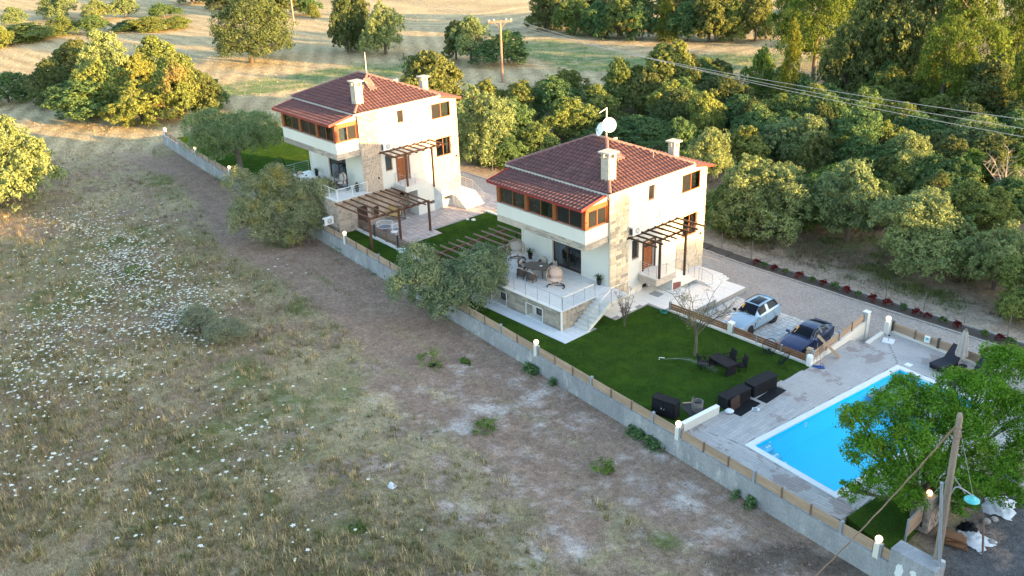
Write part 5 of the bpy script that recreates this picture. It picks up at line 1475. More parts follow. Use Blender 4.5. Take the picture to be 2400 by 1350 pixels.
for t in range(3): MB().tube([(.2 * math.cos(t * 2.1), .2 * math.sin(t * 2.1), .36), (.26 * math.cos(t * 2.1), .26 * math.sin(t * 2.1), 0)], .015, 5).build('leg', M['white'], ct)
dm = thing('door_mat', 'grey door mat on the pale court below the entrance landing', 'mat', (1.3, 3.65, .048), .05); MB().box(-.42, .42, -.36, .36, 0, .02).build('mat_body', mat('grey_mat', (.30, .31, .31), .95, (.24, .25, .25), 9, fine=.2), dm)
# lawn table set
tq = G(1700, 845, .7); tq = Vector(((G(1662, 833, .72) + G(1728, 850, .72)) / 2)); tq.z = 0
c4 = [G(x, y, .72) for x, y in ((1660, 838), (1682, 824), (1730, 852), (1707, 862))]
cx = sum((p for p in c4), Vector()) / 4; ax = ((c4[3] - c4[0]) + (c4[2] - c4[1])) / 2
ta = math.atan2(ax.y, ax.x)
t = thing('black_garden_table', 'black rectangular garden table on the main lawn', 'table', (cx.x, cx.y, 0), ta)
for i in range(5): MB().box(-.85, .85, -.45 + .18 * i + .004, -.45 + .18 * (i + 1) - .004, .70, .735).build('top_slat', M['black'], t)
for x in (-.74, .74): MB().box(x - .03, x + .03, -.40, .40, 0, .70).build('leg_panel', M['black'], t)
MB().bar((-.7, 0, .3), (.7, 0, .3), .05, .08).build('stretcher', M['black'], t)
R2 = lambda x, y: Vector((cx.x + x * math.cos(ta) - y * math.sin(ta), cx.y + x * math.sin(ta) + y * math.cos(ta), 0))
wicker_chair('black garden chair at the far left of the black table', R2(-.35, .95), ta - .15, 'black garden chairs round the table', 'black', None, True)
wicker_chair('black garden chair at the far right of the black table, turned a little', R2(.62, .95), ta - .35, 'black garden chairs round the table', 'black', None, True)
wicker_chair('black garden chair nearest the tree at the near side of the black table', R2(-.95, -.75), ta + PI - .35, 'black garden chairs round the table', 'black', None, True)
def wire_chair(label, loc, rz):
    r = thing('black_wire_chair', label, 'chair', loc, rz, 'round black wire chairs')
    b = MB()
    c = Vector((0, .1, .58)); a = Vector((.45, 0, 0)); e = Vector((0, .32, .38)); n = a.cross(e).normalized()
    ring = [c + a * math.cos(t) + e * math.sin(t) for t in np.linspace(0, 2 * PI, 25)]
    b.tube(ring, .022, 6)
    o = b.build('rim', M['black'], r)
    w = MB(); bot = c - n * -.0 + Vector((0, -.02, -.28))
    for k in range(24): w.tube([ring[k], ring[k] * .5 + bot * .5 + Vector((0, 0, -.05)), bot], .008, 4)
    for s in (.35, .6, .8): w.tube([p * s + bot * (1 - s) + Vector((0, 0, -.05 * (1 - abs(2 * s - 1)))) for p in ring], .007, 4)
    w.build('wire_seat', M['black'], r)
    for s in (-1, 1):
        for y in (-.3, .32): MB().tube([(s * .15, 0, .33), (s * .36, y, 0)], .014, 5).build('leg', M['black'], r)
wire_chair('round black wire chair against the brown fence, nearer the pale blue car', (12.1, 1.55, 0), .2)
wire_chair('round black wire chair tipped low near the lawn corner', (13.5, .85, 0), -.9)
# cabinets
def cabinet(label, poly, h, lid=0.0, doors=1):
    """flat-pack storage chest standing on the given footprint"""
    pts = [Vector(p) for p in poly]; c = sum(pts, Vector()) / 4
    r = thing('black_storage_cabinet', label, 'cabinet', (c.x, c.y, 0), 0, 'black storage cabinets')
    P = [((p - c).x, (p - c).y) for p in pts]
    MB().prism(P, .04, h - .035).build('body', M['black'], r)
    MB().prism([(x * 1.05, y * 1.05) for x, y in P], h - .03, h).build('top', M['black'], r)
    MB().prism([(x * .95, y * .95) for x, y in P], 0, .036).build('plinth', M['black'], r)
    return r, P, c
def rect(o, u, w, d):
    o, u = Vector(o), Vector(u).normalized(); v = Vector((-u.y, u.x, 0)); return [o, o + u * w, o + u * w + v * d, o + v * d]
o = G(1527, 968, 0); e = G(1578, 985, 0); u = (e - o); u.z = 0
r, P, c = cabinet('tall black cabinet standing by the boundary fence', rect(o, u, 1.45, .62), 1.05)
uu = u.normalized(); nn = Vector((uu.y, -uu.x, 0))
for k in (0, 1):
    q = (o - c) + uu * (.06 + .67 * k + .31) + nn * .015; q.z = .53
    d = MB().obox(q, uu * .32, nn * .012, VZ * .42).build('door', M['black'], r); MB().tube([q + uu * (.25 - .5 * k) + nn * .03 - VZ * .05, q + uu * (.25 - .5 * k) + nn * .03 + VZ * .05], .012, 5).build('handle', M['white'], d)
o = G(1733, 975, 0); e = G(1783, 944, 0); u2 = (e - o); u2.z = 0; n2 = Vector((-u2.y, u2.x, 0)).normalized()
o2 = Vector((15.0, -3.55, 0)); u2 = Vector((.12, 1, 0)).normalized(); n2 = Vector((-u2.y, u2.x, 0))
r, P, c = cabinet('closed black chest farther from the boundary on the edge of the deck', rect(o2 - u2 * .0 + n2 * .55, u2, 2.0, .75), .82)
MB().box(.42, 1.1, -.98, 1.02, .0, .03).build('fold_out_flap', M['black'], r)
o3 = Vector((14.75, -5.75, 0))
r, P, c = cabinet('black chest with an open front and papers beside it on the deck edge', rect(o3 + n2 * .6, u2, 1.95, .72), .76)
f_ = MB().box(.40, 1.15, -.95, .97, .0, .03); f_.build('fold_out_flap', M['black'], r)
MB().obox((.46, -.55, .4), (.02, .05, .0), (0, .36, 0), (-.05, 0, .36)).build('loose_panel', M['darkwood'], r)
MB().bar((.42, -.05, .0), (.40, -.03, .62), .03, .03).build('strut', M['darksteel'], r)
pp = thing('instruction_sheet', 'white instruction sheet lying on the flap of the open black chest', 'paper', (15.25, -4.45, .036), .5)
b = MB(); b.add([(-.22, -.16, 0), (.0, -.17, .03), (.22, -.14, .005), (.2, .16, 0), (.0, .17, .035), (-.21, .15, .01)], [(0, 1, 4, 5), (1, 2, 3, 4)]); b.add([(-.22, -.16, -.004), (.0, -.17, .026), (.22, -.14, 0), (.2, .16, -.004), (.0, .17, .03), (-.21, .15, .006)], [(5, 4, 1, 0), (4, 3, 2, 1)]); b.build('sheet', M['paper'], pp)
q_ = MB(); 
for k in range(5): q_.box(-.14, .1, -.1 + .04 * k, -.085 + .04 * k, .036, .0375)
kind(q_.build('print', M['darksteel'], pp), 'stuff')
pp = thing('crumpled_bag', 'crumpled pale plastic bag at the near end of the open black chest', 'bag', (14.35, -5.75, .01), .2)
b = MB(); b.lathe([(.0, 0), (.22, .02), (.25, .12), (.14, .22), (.0, .2)], (0, 0, 0), 9); b.v = [(x + random.uniform(-.05, .05), y + random.uniform(-.05, .05), z + random.uniform(-.02, .03)) for x, y, z in b.v]; b.build('bag_body', M['paper'], pp)
mt_ = thing('ground_mat', 'black rubber mat under the woven basket', 'mat', (12.95, -6.95, .0), -.35); MB().box(-.95, .8, -.55, .6, 0, .025).build('mat_body', M['slate'], mt_)
bk = thing('woven_basket', 'grey woven basket standing on the black mat', 'basket', (12.95, -6.85, .025))
MB().lathe([(.27, 0), (.33, .3), (.34, .62), (.31, .62), (.30, .3), (.24, .05), (0, .05)], (0, 0, 0), 20).build('wall', M['basket'], bk)
b = MB()
for k in range(9): b.tube([((.285 + .006 * k) * math.cos(t), (.285 + .006 * k) * math.sin(t), .04 + .065 * k) for t in np.linspace(0, 2 * PI, 21)], .016, 4)
b.build('weave', M['basket'], bk)
for s in (-1, 1): MB().tube([(s * .33, -.1, .6), (s * .34, -.05, .74), (s * .34, .05, .74), (s * .33, .1, .6)], .02, 5).build('handle', M['basket'], bk)
wd = thing('wooden_offcut', 'small orange-brown wood offcut on the grass by the black mat', 'wood piece', (12.1, -6.6, .05), .9); MB().box(-.3, .3, -.05, .05, -.03, .03).build('stick', M['pine'], wd)
# deck things
ub = thing('umbrella_base', 'grey umbrella base with a short steel tube by the gateway', 'umbrella base', (16.55, 8.35, 0), .3)
MB().box(-.35, .35, -.35, .35, 0, .06).build('plate', M['poolwhite'], ub); MB().tube([(0, 0, .06), (0, 0, .5)], .03, 8).build('tube', M['steel'], ub); MB().lathe([(.035, .38), (.06, .4), (.06, .46), (.035, .48)], (0, 0, 0), 10).build('clamp', M['black'], ub)
def lounger(label, loc, rz):
    r = thing('sun_lounger', label, 'sun lounger', loc, rz, 'dark tufted sun loungers')
    MB().box(-.42, .42, -1.0, .55, .10, .30).build('base', M['black'], r)
    nv = mat('navy_lounger_fabric', (.016, .018, .03), .8, (.012, .014, .024), 4, fine=.1) if 'nvy' not in M else M['nvy']; M['nvy'] = nv
    MB().box(-.44, .44, -1.02, .36, .30, .44).build('seat_pad', nv, r)
    MB().obox((0, .70, .74), (.44, 0, 0), (0, .05, -.06), (0, .35, .38)).build('back_pad', nv, r)
    for i in range(3):
        for j in range(5): MB().lathe([(.028, 0), (.02, .012), (0, .015)], (-.26 + .26 * i, -.85 + .26 * j, .44), 6).build('button', M['black'], r)
    return r
lounger('dark tufted sun lounger beside the closed parasol', (20.6, 7.65, 0), -.22)
lounger('dark tufted sun lounger half hidden under the bright tree', (22.5, 7.3, 0), -.22)
pr = thing('closed_parasol', 'closed beige parasol standing between the loungers', 'parasol', (21.25, 7.95, 0))
MB().tube([(0, 0, 0), (0, 0, 1.0), (0, 0, 2.65)], .028, 8).build('pole', M['pine'], pr)
MB().box(-.25, .25, -.25, .25, 0, .05).build('foot', M['darksteel'], pr)
b = MB(); N = 40
pf_ = [(.05, 2.72), (.13, 2.5), (.2, 2.0), (.27, 1.45), (.33, .95)]
V = [((rr * (1 + .20 * math.cos(8 * 2 * PI * k / N))) * math.cos(2 * PI * k / N), (rr * (1 + .20 * math.cos(8 * 2 * PI * k / N))) * math.sin(2 * PI * k / N), z + (.06 * math.cos(8 * 2 * PI * k / N) if i == 4 else 0)) for i, (rr, z) in enumerate(pf_) for k in range(N)]
b.add(V + [(0, 0, 2.78)], [(i * N + k, i * N + (k + 1) % N, (i + 1) * N + (k + 1) % N, (i + 1) * N + k) for i in range(4) for k in range(N)] + [(len(V), k, (k + 1) % N) for k in range(N)])
b.build('canopy', M['canvas'], pr, True)
st_ = thing('side_table', 'small dark round side table between the loungers', 'table', (21.55, 7.7, 0)); MB().lathe([(0, .42), (.24, .42), (.24, .46), (0, .46)], (0, 0, 0), 14).build('table_top', M['black'], st_)
for k in range(3): MB().tube([(.1 * math.cos(k * 2.1), .1 * math.sin(k * 2.1), .42), (.22 * math.cos(k * 2.1), .22 * math.sin(k * 2.1), 0)], .012, 5).build('leg', M['black'], st_)
dr = thing('drain_cover', 'white square cover plate in the deck beside the pool end', 'cover plate', (18.9, 6.35, .003), -.1); MB().box(-.2, .2, -.2, .2, 0, .02).build('plate', M['white'], dr)
lp = thing('leaning_beam', 'thick pine beam leaning from the side fence down to the deck', 'beam', (15.55, 4.1, .06))
a_ = G(1966, 837, .08) - Vector(lp.location); t_ = GX(1918, 787, 14.55) - Vector(lp.location)
MB().bar(a_, t_, .2, .17).build('beam_body', M['pine'], lp)
bl = thing('broom', 'broom with a blue head leaning on the round-edged pillar', 'broom', (15.05, 2.3, 0))
MB().tube([(0, 0, .05), (-.25, .25, 1.45)], .015, 6).build('handle', M['cane'], bl); MB().obox((.03, -.02, .05), (.2, .15, 0), (-.03, .04, 0), (0, 0, .05)).build('head', M['bluesheet'], bl)
bl = thing('dustpan', 'blue dustpan on the deck next to the pillar', 'dustpan', (15.3, 2.35, .02), .5); MB().obox((0, 0, .03), (.2, .05, 0), (-.05, .16, 0), (0, 0, .02)).build('pan', M['bluesheet'], bl); MB().tube([(0, 0, .05), (-.2, .25, 1.2)], .013, 6).build('handle', M['redtrim'], bl)
sp = thing('lawn_sprinkler', 'small white sprinkler head spraying on the main lawn', 'sprinkler', G(1545, 843, 0)); MB().tube([(0, 0, 0), (0, 0, .16), (.32, .12, .2)], .025, 6).build('nozzle', M['white'], sp)
hs = thing('hose_coil', 'green coiled hose at the lawn corner beside the slatted fence', 'hose', (3.55, 1.7, .02)); b = MB()
for k in range(3): b.tube([(.26 * math.cos(t), .2 * math.sin(t), .03 + .045 * k) for t in np.linspace(0, 2 * PI, 17)], .025, 5)
b.build('coil', M['cord'], hs)
sg = thing('solar_panel_sign', 'small white tilted panel on a post above the boundary fence', 'panel', G(944, 660, -.9) if False else G(946, 618, .1))
MB().tube([(0, 0, 0), (0, 0, .95)], .03, 6).build('post', M['white'], sg); MB().obox((0, 0, 1.15), (.2, .12, 0), (-.1, .16, .12), (.0, -.01, .02)).build('panel_face', M['paper'], sg)
for (x, y, l, s) in ((1110, 516, 'pale flat stone on the lawn between the houses', .2), (1096, 515, 'smaller pale stone beside the lawn edge of the patio', .14)):
    r = thing('lawn_stone', l, 'stone', G(x, y, .0)); MB().lathe([(s, 0), (s * 1.1, .05), (s * .6, .12), (0, .13)], (0, 0, 0), 8).build('stone_body', M['marble'], r)
ps = thing('paper_scrap', 'white scrap of sheet lying on the bare field', 'scrap', G(917, 1141, ZF) + Vector((0, 0, .03)), .3); b = MB(); b.add([(-.3, -.2, 0), (.28, -.24, .06), (.32, .18, .02), (-.2, .24, .1), (0, 0, .16)], [(0, 1, 4), (1, 2, 4), (2, 3, 4), (3, 0, 4)]); b.build('sheet', M['paper'], ps)

# ------------------------------------------------------------------ cars
def catmull(P, per):
    P = np.asarray(P, float); n = len(P); out = []
    for i in range(n - 1):
        p0, p1, p2, p3 = P[max(i - 1, 0)], P[i], P[i + 1], P[min(i + 2, n - 1)]
        for k in range(per):
            t = k / per
            a = .5 * (2 * p1 + (p2 - p0) * t + (2 * p0 - 5 * p1 + 4 * p2 - p3) * t * t + (3 * p1 - p0 - 3 * p2 + p3) * t ** 3)
            out.append(a)
    out.append(P[-1]); return np.array(out)
def car(label, loc, rz, paint, suv):
    r = thing('parked_car', label, 'car', loc, rz)
    # stations from the nose (y=0) back: y, sill z, belt z, belt half width, roof/hood z, roof half width, max half width
    if suv:
        S = [(0, .38, .60, .62, .70, .45, .72), (.12, .26, .72, .80, .84, .62, .86), (.5, .24, .88, .88, .97, .74, .92), (1.1, .24, .96, .90, 1.06, .76, .93), (1.5, .24, 1.0, .905, 1.12, .74, .935),
             (1.95, .24, 1.03, .91, 1.42, .64, .94), (2.3, .24, 1.04, .91, 1.58, .60, .94), (2.9, .24, 1.06, .91, 1.64, .60, .94), (3.6, .24, 1.09, .90, 1.61, .58, .94), (4.05, .26, 1.12, .88, 1.53, .56, .93), (4.4, .30, 1.12, .84, 1.18, .66, .91), (4.55, .36, 1.0, .78, 1.03, .66, .86), (4.6, .42, .80, .70, .84, .55, .76)]
        cab = (4, 10); rear = (9, 10)
    else:
        S = [(0, .34, .52, .60, .60, .45, .68), (.12, .22, .62, .78, .72, .62, .84), (.5, .20, .76, .86, .86, .74, .89), (1.1, .20, .84, .88, .95, .76, .90), (1.55, .20, .88, .885, 1.0, .74, .905),
             (2.0, .20, .90, .89, 1.24, .64, .91), (2.4, .20, .91, .89, 1.36, .57, .91), (2.9, .20, .92, .89, 1.40, .55, .91), (3.4, .20, .94, .88, 1.36, .55, .91), (3.85, .22, .97, .86, 1.24, .56, .90), (4.2, .26, .98, .82, 1.12, .60, .87), (4.40, .30, .96, .78, 1.03, .64, .83), (4.47, .40, .80, .70, .86, .58, .76)]
        cab = (4, 9); rear = (8, 10)
    C = []
    for (y, zs, zb, wb, zt, wt, wm) in S:
        C.append([(wm * .86, y, zs), (wm, y, zs + .12), (wm, y, (zs + zb) / 2 + .06), (wb, y, zb - .02), (wb - .012, y, zb + .015), (wt, y, zt - .05), (wt * .82, y, zt), (0, y, zt + .025)])
    C = np.array(C)                                   # stations x section x 3
    per = 5
    A = np.stack([catmull(C[:, j], per) for j in range(C.shape[1])], 1)
    B_ = np.stack([catmull(A[i], 4) for i in range(A.shape[0])], 0)
    nS, nT = B_.shape[:2]
    parts_ = {}
    half = {}
    def part_of(i, j):
        s, t = i / per, j / 4
        incab = cab[0] <= s < cab[1]
        if incab and 4.0 <= t < 5.2:
            s0, s1 = cab[0] + (.9 if suv else .8), cab[1] - (.7 if suv else .5)
            if s0 <= s < s1 and not (abs(s - (6.9)) < .12) and t >= 4.2: return 'side_window'
        if cab[0] + .1 <= s < cab[0] + 1.9 and t >= 5.4: return 'windscreen'
        if rear[0] + .1 <= s < rear[1] + (0 if not suv else .2) and t >= 5.4: return 'rear_window'
        if suv and 6.1 <= s < 8.0 and t >= 6.2: return 'sunroof'
        return 'body'
    for sgn in (1, -1):
        for i in range(nS - 1):
            for j in range(nT - 1):
                nme = part_of(i, j)
                if nme == 'side_window': nme = 'side_window' + ('' if sgn > 0 else '.001')
                b = parts_.setdefault(nme, MB())
                q = [B_[i, j], B_[i + 1, j], B_[i + 1, j + 1], B_[i, j + 1]]
                q = [(sgn * p[0], p[1], p[2]) for p in q]
                b.add(q if sgn > 0 else q[::-1], [(0, 1, 2, 3)])
    body = parts_.pop('body')
    for i in (0, nS - 1):       # nose and tail caps
        L = [tuple(B_[i, j]) for j in range(nT)]; R = [(-x, y, z) for x, y, z in L[::-1]]
        body.add(L + R[1:], [tuple(range(len(L) + len(R) - 1))])
    def weld(b):
        d = {}; V = []; mp = []
        for p in b.v:
            k = (round(p[0], 4), round(p[1], 4), round(p[2], 4))
            if k not in d: d[k] = len(V); V.append(p)
            mp.append(d[k])
        F = []
        for f in b.f:
            g = []
            for i in f:
                if not g or mp[i] != g[-1]: g.append(mp[i])
            if len(g) > 2 and g[0] == g[-1]: g = g[:-1]
            if len(set(g)) > 2 and len(set(g)) == len(g): F.append(tuple(g))
        o = MB(); o.v = V; o.f = F; o.m = [0] * len(F); return o
    bo = weld(body).build('body', paint, r, True)
    for k, b in parts_.items():
        weld(b).build(k.split('.')[0], M['carglass'], r, True)
    MB().box(-.80, .80, .25, 4.3 if suv else 4.15, .16, .32).build('underbody', M['rubber'], r)
    R_w = .36 if suv else .33; ya, yb_ = (.86, 3.66) if suv else (.82, 3.48); wx = .93 if suv else .90
    for y in (ya, yb_):
        for s in (-1, 1):
            MB().tube([(s * (wx - .12), y, R_w + .02), (s * (wx + .004), y, R_w + .02)], R_w + .065, 22).build('wheel_arch', M['rubber'], r)
            w = MB().tube([(s * (wx - .2), y, R_w), (s * (wx + .012), y, R_w)], R_w, 24).build('wheel', M['rubber'], r)
            rm = MB().tube([(s * (wx), y, R_w), (s * (wx + .018), y, R_w)], R_w * .66, 20)
            rm.build('rim', M['rubber'] if suv else M['rim'], w)
            sp_ = MB()
            for k in range(5):
                t = k * 2 * PI / 5 + .3; d = Vector((0, math.cos(t), math.sin(t)))
                for e in (-.12, .12):
                    d2 = Vector((0, math.cos(t + e), math.sin(t + e)))
                    sp_.bar(Vector((s * (wx + .022), y, R_w)) + d * .03, Vector((s * (wx + .022), y, R_w)) + d2 * R_w * .64, .03, .02, up=(1, 0, 0))
            sp_.build('spoke', M['rim'] if suv else M['rimlight'], w)
    for s in (-1, 1):
        zm = 1.02 if suv else .92; ym = 1.72 if suv else 1.78
        m = MB(); m.obox((s * 1.02, ym, zm + .05), (.11, 0, 0), (0, .06, 0), (0, .01, .07)); m.bar((s * .88, ym, zm - .01), (s * .98, ym, zm + .02), .05, .04)
        m.build('wing_mirror', paint if s > 0 or not suv else M['black'], r)
        zl = .74 if suv else .64
        MB().obox((s * .66, .13 if suv else .14, zl), (.17, .0, 0), (s * .04 * -1, .09, .0), (0, .04, .055)).build('headlight', M['lens'], r)
        zr = .98 if suv else .88
        MB().obox((s * .70, 4.50 if suv else 4.36, zr), (.14, 0, 0), (-s * .02, .07, 0), (0, 0, .07)).build('tail_light', M['redlens'], r)
        for y in ((2.25, 3.05) if suv else (2.6,)):
            MB().box(s * (.935 if suv else .905) - .012, s * (.935 if suv else .905) + .012, y, y + .2, .90 if suv else .80, .925 if suv else .825).build('door_handle', paint if suv else M['rim'], r)
        for y in ((1.55, 2.62, 3.45) if suv else (1.6, 3.0)):
            MB().box(s * .938 - .004, s * .938 + .004, y, y + .012, .36, .98 if suv else .86).build('door_seam', M['rubber'], r)
        if suv:
            MB().tube([(s * .62, 2.25, 1.60), (s * .64, 2.5, 1.665), (s * .63, 3.6, 1.665), (s * .61, 4.0, 1.57)], .022, 6).build('roof_rail', M['black'], r)
            MB().obox((s * .945, 1.36, .66), (.006, 0, 0), (0, .045, .0), (0, .05, .15)).build('side_vent', M['black'], r)
        else:
            MB().tube([(s * .865, 1.75, .955), (s * .70, 2.25, 1.27), (s * .64, 2.9, 1.325), (s * .70, 3.5, 1.22), (s * .80, 3.9, 1.0)], .012, 5).build('window_trim', M['steel'], r)
    sh = MB().quad((-.66, 1.70 if suv else 1.76, 1.15 if suv else 1.03), (-.46, 1.68 if suv else 1.74, 1.16 if suv else 1.045), (-.42, 2.13 if suv else 2.2, 1.52 if suv else 1.305), (-.56, 2.16 if suv else 2.22, 1.50 if suv else 1.29))
    sh.v = [(x, y - .03, z + .045) for x, y, z in sh.v]
    sh.build('orange_strip', M['orange'], r).name = 'windscreen_strip'  # matt orange strip laid over one side of the windscreen
    if not suv:
        MB().obox((0, 4.38, 1.075), (.60, 0, 0), (0, .05, .01), (0, 0, .012)).build('spoiler', paint, r)
        MB().bar((-.6, 1.58, 1.03), (.6, 1.58, 1.03), .05, .03).build('wiper', M['black'], r)
    else:
        MB().obox((0, 4.12, 1.56), (.56, 0, 0), (0, .12, -.02), (0, 0, .018)).build('spoiler', paint, r)
        for s in (-.5, .1): MB().bar((s, 1.52, 1.155), (s + .45, 1.62, 1.215), .03, .02).build('wiper', M['black'], r)
    MB().box(-.42, .42, -.01, .03, .48, .66).build('grille', M['black'], r)
    return r
car('pale blue estate car with a dark glass roof parked behind the brown fence', (8.32, 2.95, -.575), 0, M['suv'], True)
car('dark navy blue coupe car parked beside the pale wooden side fence', (12.55, 2.80, -.575), 0, M['navy'], False)

# ------------------------------------------------------------------ poles and wires
_fh = Vector((W_[0], W_[1], 0)).normalized()
def STAND(base, px, py):
    d = ray(px, py); f = np.array(_fh)
    t = ((np.array(base) - CAM) @ f) / (d @ f)
    return Vector(CAM + d * t)
PB_ = G(2184, 1392, -.95); PT = STAND(PB_, 2251, 968)
np_ = thing('utility_pole', 'weathered wooden utility pole standing close by the grey concrete block', 'utility pole', PB_)
tp = PT - PB_
MB().tube([Vector((0, 0, -.4)), tp * .5, tp * .985, tp], [.17, .145, .12, .07], 12).build('shaft', M['polewood'], np_)
b = MB()
for f in (.93, .905, .88): b.tube([tp * f + Vector((.14 * math.cos(t), .14 * math.sin(t), .02 * math.sin(3 * t))) for t in np.linspace(0, 2 * PI, 13)], .018, 5)
b.build('band', M['cable'], np_)
b = MB()
for k in range(3): b.tube([tp * .90 + Vector((-.2 + .05 * math.cos(t) - .1 * k, -.15, -.2 * k + .16 * math.sin(t))) for t in np.linspace(0, 5.5, 12)], .01, 4)
b.build('wire_loop', M['cable'], np_)
L0 = STAND(PB_, 2229, 1155) - PB_; L1_ = STAND(PB_, 2279, 1168) - PB_; LM = STAND(PB_, 2246, 1141) - PB_
sl = thing('street_lamp', 'teal enamel street lamp on a curved arm fixed to the near pole', 'street lamp', PB_ + L0)
b = MB().tube([(0, 0, 0), (LM - L0) * .5 + VZ * .12, LM - L0, (LM - L0) * .4 + (L1_ - L0) * .6 + VZ * .1, (L1_ - L0) + VZ * .12], .03, 7); b.tube([STAND(PB_, 2234, 1115) - PB_ - L0, (LM - L0) * .35 + (L1_ - L0) * .55], .018, 6); b.build('arm', M['galv'], sl)
c = L1_ - L0
MB().lathe([(.05, .16), (.08, .06), (.16, .0), (.31, -.07), (.32, -.1), (.28, -.09), (.1, -.02), (0, 0)], c, 18).build('lamp_shade', M['teal'], sl, True)
MB().lathe([(.0, -.16), (.05, -.12), (.05, -.02)], c, 10).build('bulb', M['white'], sl)
cb = thing('stay_cable', 'thick twisted brown cable slanting from the near pole down to the field', 'cable', PB_ + tp * .955)
e_ = G(1868, 1392, ZF) - (PB_ + tp * .955)
MB().tube([e_ * t + VZ * (-.55 * 4 * t * (1 - t) * .5) + Vector((.012 * math.sin(t * 60), .012 * math.cos(t * 60), 0)) for t in np.linspace(0, 1, 40)], .033, 6).build('cable_body', M['cable'], cb)
cb = thing('drop_wire', 'thin wire running from the near pole top to the teal lamp', 'wire', PB_ + tp * .95)
MB().tube([(0, 0, 0), (L1_ + VZ * .15) - tp * .95], .012, 5).build('wire_body', M['wire'], cb)
# grey concrete block beside the pole
x0b = LAMPS[-1].x + .73
gb_ = thing('concrete_block', 'big grey concrete wall block with white paint patches at the street corner', 'concrete block', (x0b, LAMPS[-1].y - .05, -1.3), -.06)
MB().box(0, 2.05, -.28, .55, 0, 2.35).build('block_body', M['concrete'], gb_)
b = MB()
for (cx_, cz_, w_, h_, s) in ((.52, 1.35, .20, .5, 1), (1.15, 1.65, .16, .2, 2)):
    N = 16; r_ = random.Random(s); P = [(cx_ + w_ * math.cos(2 * PI * k / N) * r_.uniform(.7, 1.15), -.284, cz_ + h_ * math.sin(2 * PI * k / N) * r_.uniform(.8, 1.1)) for k in range(N)]
    b.add(P, [tuple(range(N))])
b.build('paint_patch', M['poolwhite'], gb_)
gpipe = thing('steel_conduit', 'upright galvanised steel conduit standing on the concrete block beside the pole', 'conduit', (x0b + 1.98, LAMPS[-1].y + .15, .6))
tpq = STAND(Vector(gpipe.location), 2207, 1131) - Vector(gpipe.location)
MB().tube([(0, 0, -.1), tpq], .065, 10).build('pipe', M['galv'], gpipe)
wpost = thing('white_post', 'white square post at the foot of the near pole', 'post', G(2200, 1345, -.95)); MB().box(-.14, .14, -.14, .14, 0, .75).build('shaft', M['stucco'], wpost)
# far pole
FB = G(1178, 194, -.8); FT = STAND(FB, 1172, 50)
fp = thing('utility_pole', 'red-brown utility pole with a crossarm at the edge of the far field', 'utility pole', FB)
tf = FT - FB
MB().tube([Vector((0, 0, -.5)), tf], [.2, .15], 10).build('shaft', M['polepink'], fp)
lat = Vector((R_[0], R_[1], 0)).normalized(); lat = (lat * .95 + Vector((0, .3, 0))).normalized()
for k in (0, 1): MB().bar(tf * .985 - lat * 1.75 + Vector((0, 0, .05 + .12 * k)) + _fh * .12 * (2 * k - 1), tf * .985 + lat * 1.75 + Vector((0, 0, .05 + .12 * k)) + _fh * .12 * (2 * k - 1), .14, .14).build('crossarm', M['polepink'], fp)
for s in (-1.6, -.9, .9, 1.6): MB().lathe([(.05, 0), (.09, .08), (.05, .16), (.08, .24), (.0, .3)], tf * .985 + lat * s + VZ * .2, 8).build('insulator', M['white'], fp)
MB().bar(tf * .985 - lat * .9, tf * .88, .06, .06).build('brace', M['polepink'], fp); MB().bar(tf * .985 + lat * .9, tf * .88, .06, .06).build('brace', M['polepink'], fp)
f2 = G(690, 62, -.8); t2_ = STAND(f2, 670, -90)
fq = thing('utility_pole', 'grey utility pole beyond the trees at the top of the stubble field', 'utility pole', f2); MB().tube([(0, 0, -.3), t2_ - f2], [.2, .16], 8).build('shaft', M['polewood'], fq)
FE = G(2760, 345, 10.0)
for k, (s, lbl) in enumerate(((-1.6, 'upper overhead power line crossing above the dark wood'), (-.2, 'middle overhead power line crossing above the dark wood'), (1.6, 'lower overhead power line crossing above the dark wood'))):
    a = FB + tf * .985 + lat * s + VZ * .45; b_ = FE + Vector((.0, 0, -.9 * k + .6)) + lat * s * .3
    w = thing('power_line', lbl, 'power line', a, 0, 'power lines over the wood')
    MB().tube([(b_ - a) * t - VZ * 1.2 * 4 * t * (1 - t) for t in np.linspace(0, 1, 26)], .028, 4).build('conductor', M['wire'], w)
    b2 = t2_ + Vector((0, 0, -.3)) + lat * s
    MB().tube([(b2 - a) * t - VZ * 1.0 * 4 * t * (1 - t) for t in np.linspace(0, 1, 14)], .02, 4).build('conductor', M['wire'], w)
# wire fence posts along the wood
FP = [(-.98, 14.65), (1.68, 14.98), (4.32, 15.1), (7.2, 15.1), (10.04, 15.07), (12.91, 15.1), (15.7, 15.06), (18.51, 15.04), (21.24, 15.3), (-4.5, 14.9), (-8, 15.2), (-20, 15.6), (-24.5, 15.8), (-31, 16.2)]
fpl = thing('wire_fence_post', 'thin grey metal post of the wire fence at the edge of the wood', 'post', (FP[0][0], FP[0][1], -.8), 0, 'thin posts along the wood edge'); MB().bar((0, 0, 0), (0, 0, 1.75), .045, .045, up=(1, 0, 0)).build('stake', M['stake'], fpl)
for x, y in FP[1:]: dup(fpl, (x, y, -.8), random.random())
wf = thing('wire_fence_strands', 'barely visible wire strands between the thin posts by the wood', 'wire fence', (0, 0, -.8)); b = MB()
for z in (.5, 1.0, 1.5):
    FS = sorted(FP)
    b.tube([(x, y, z) for x, y in FS], .0022, 3)
kind(b.build('strand', M['stake'], wf), 'stuff')

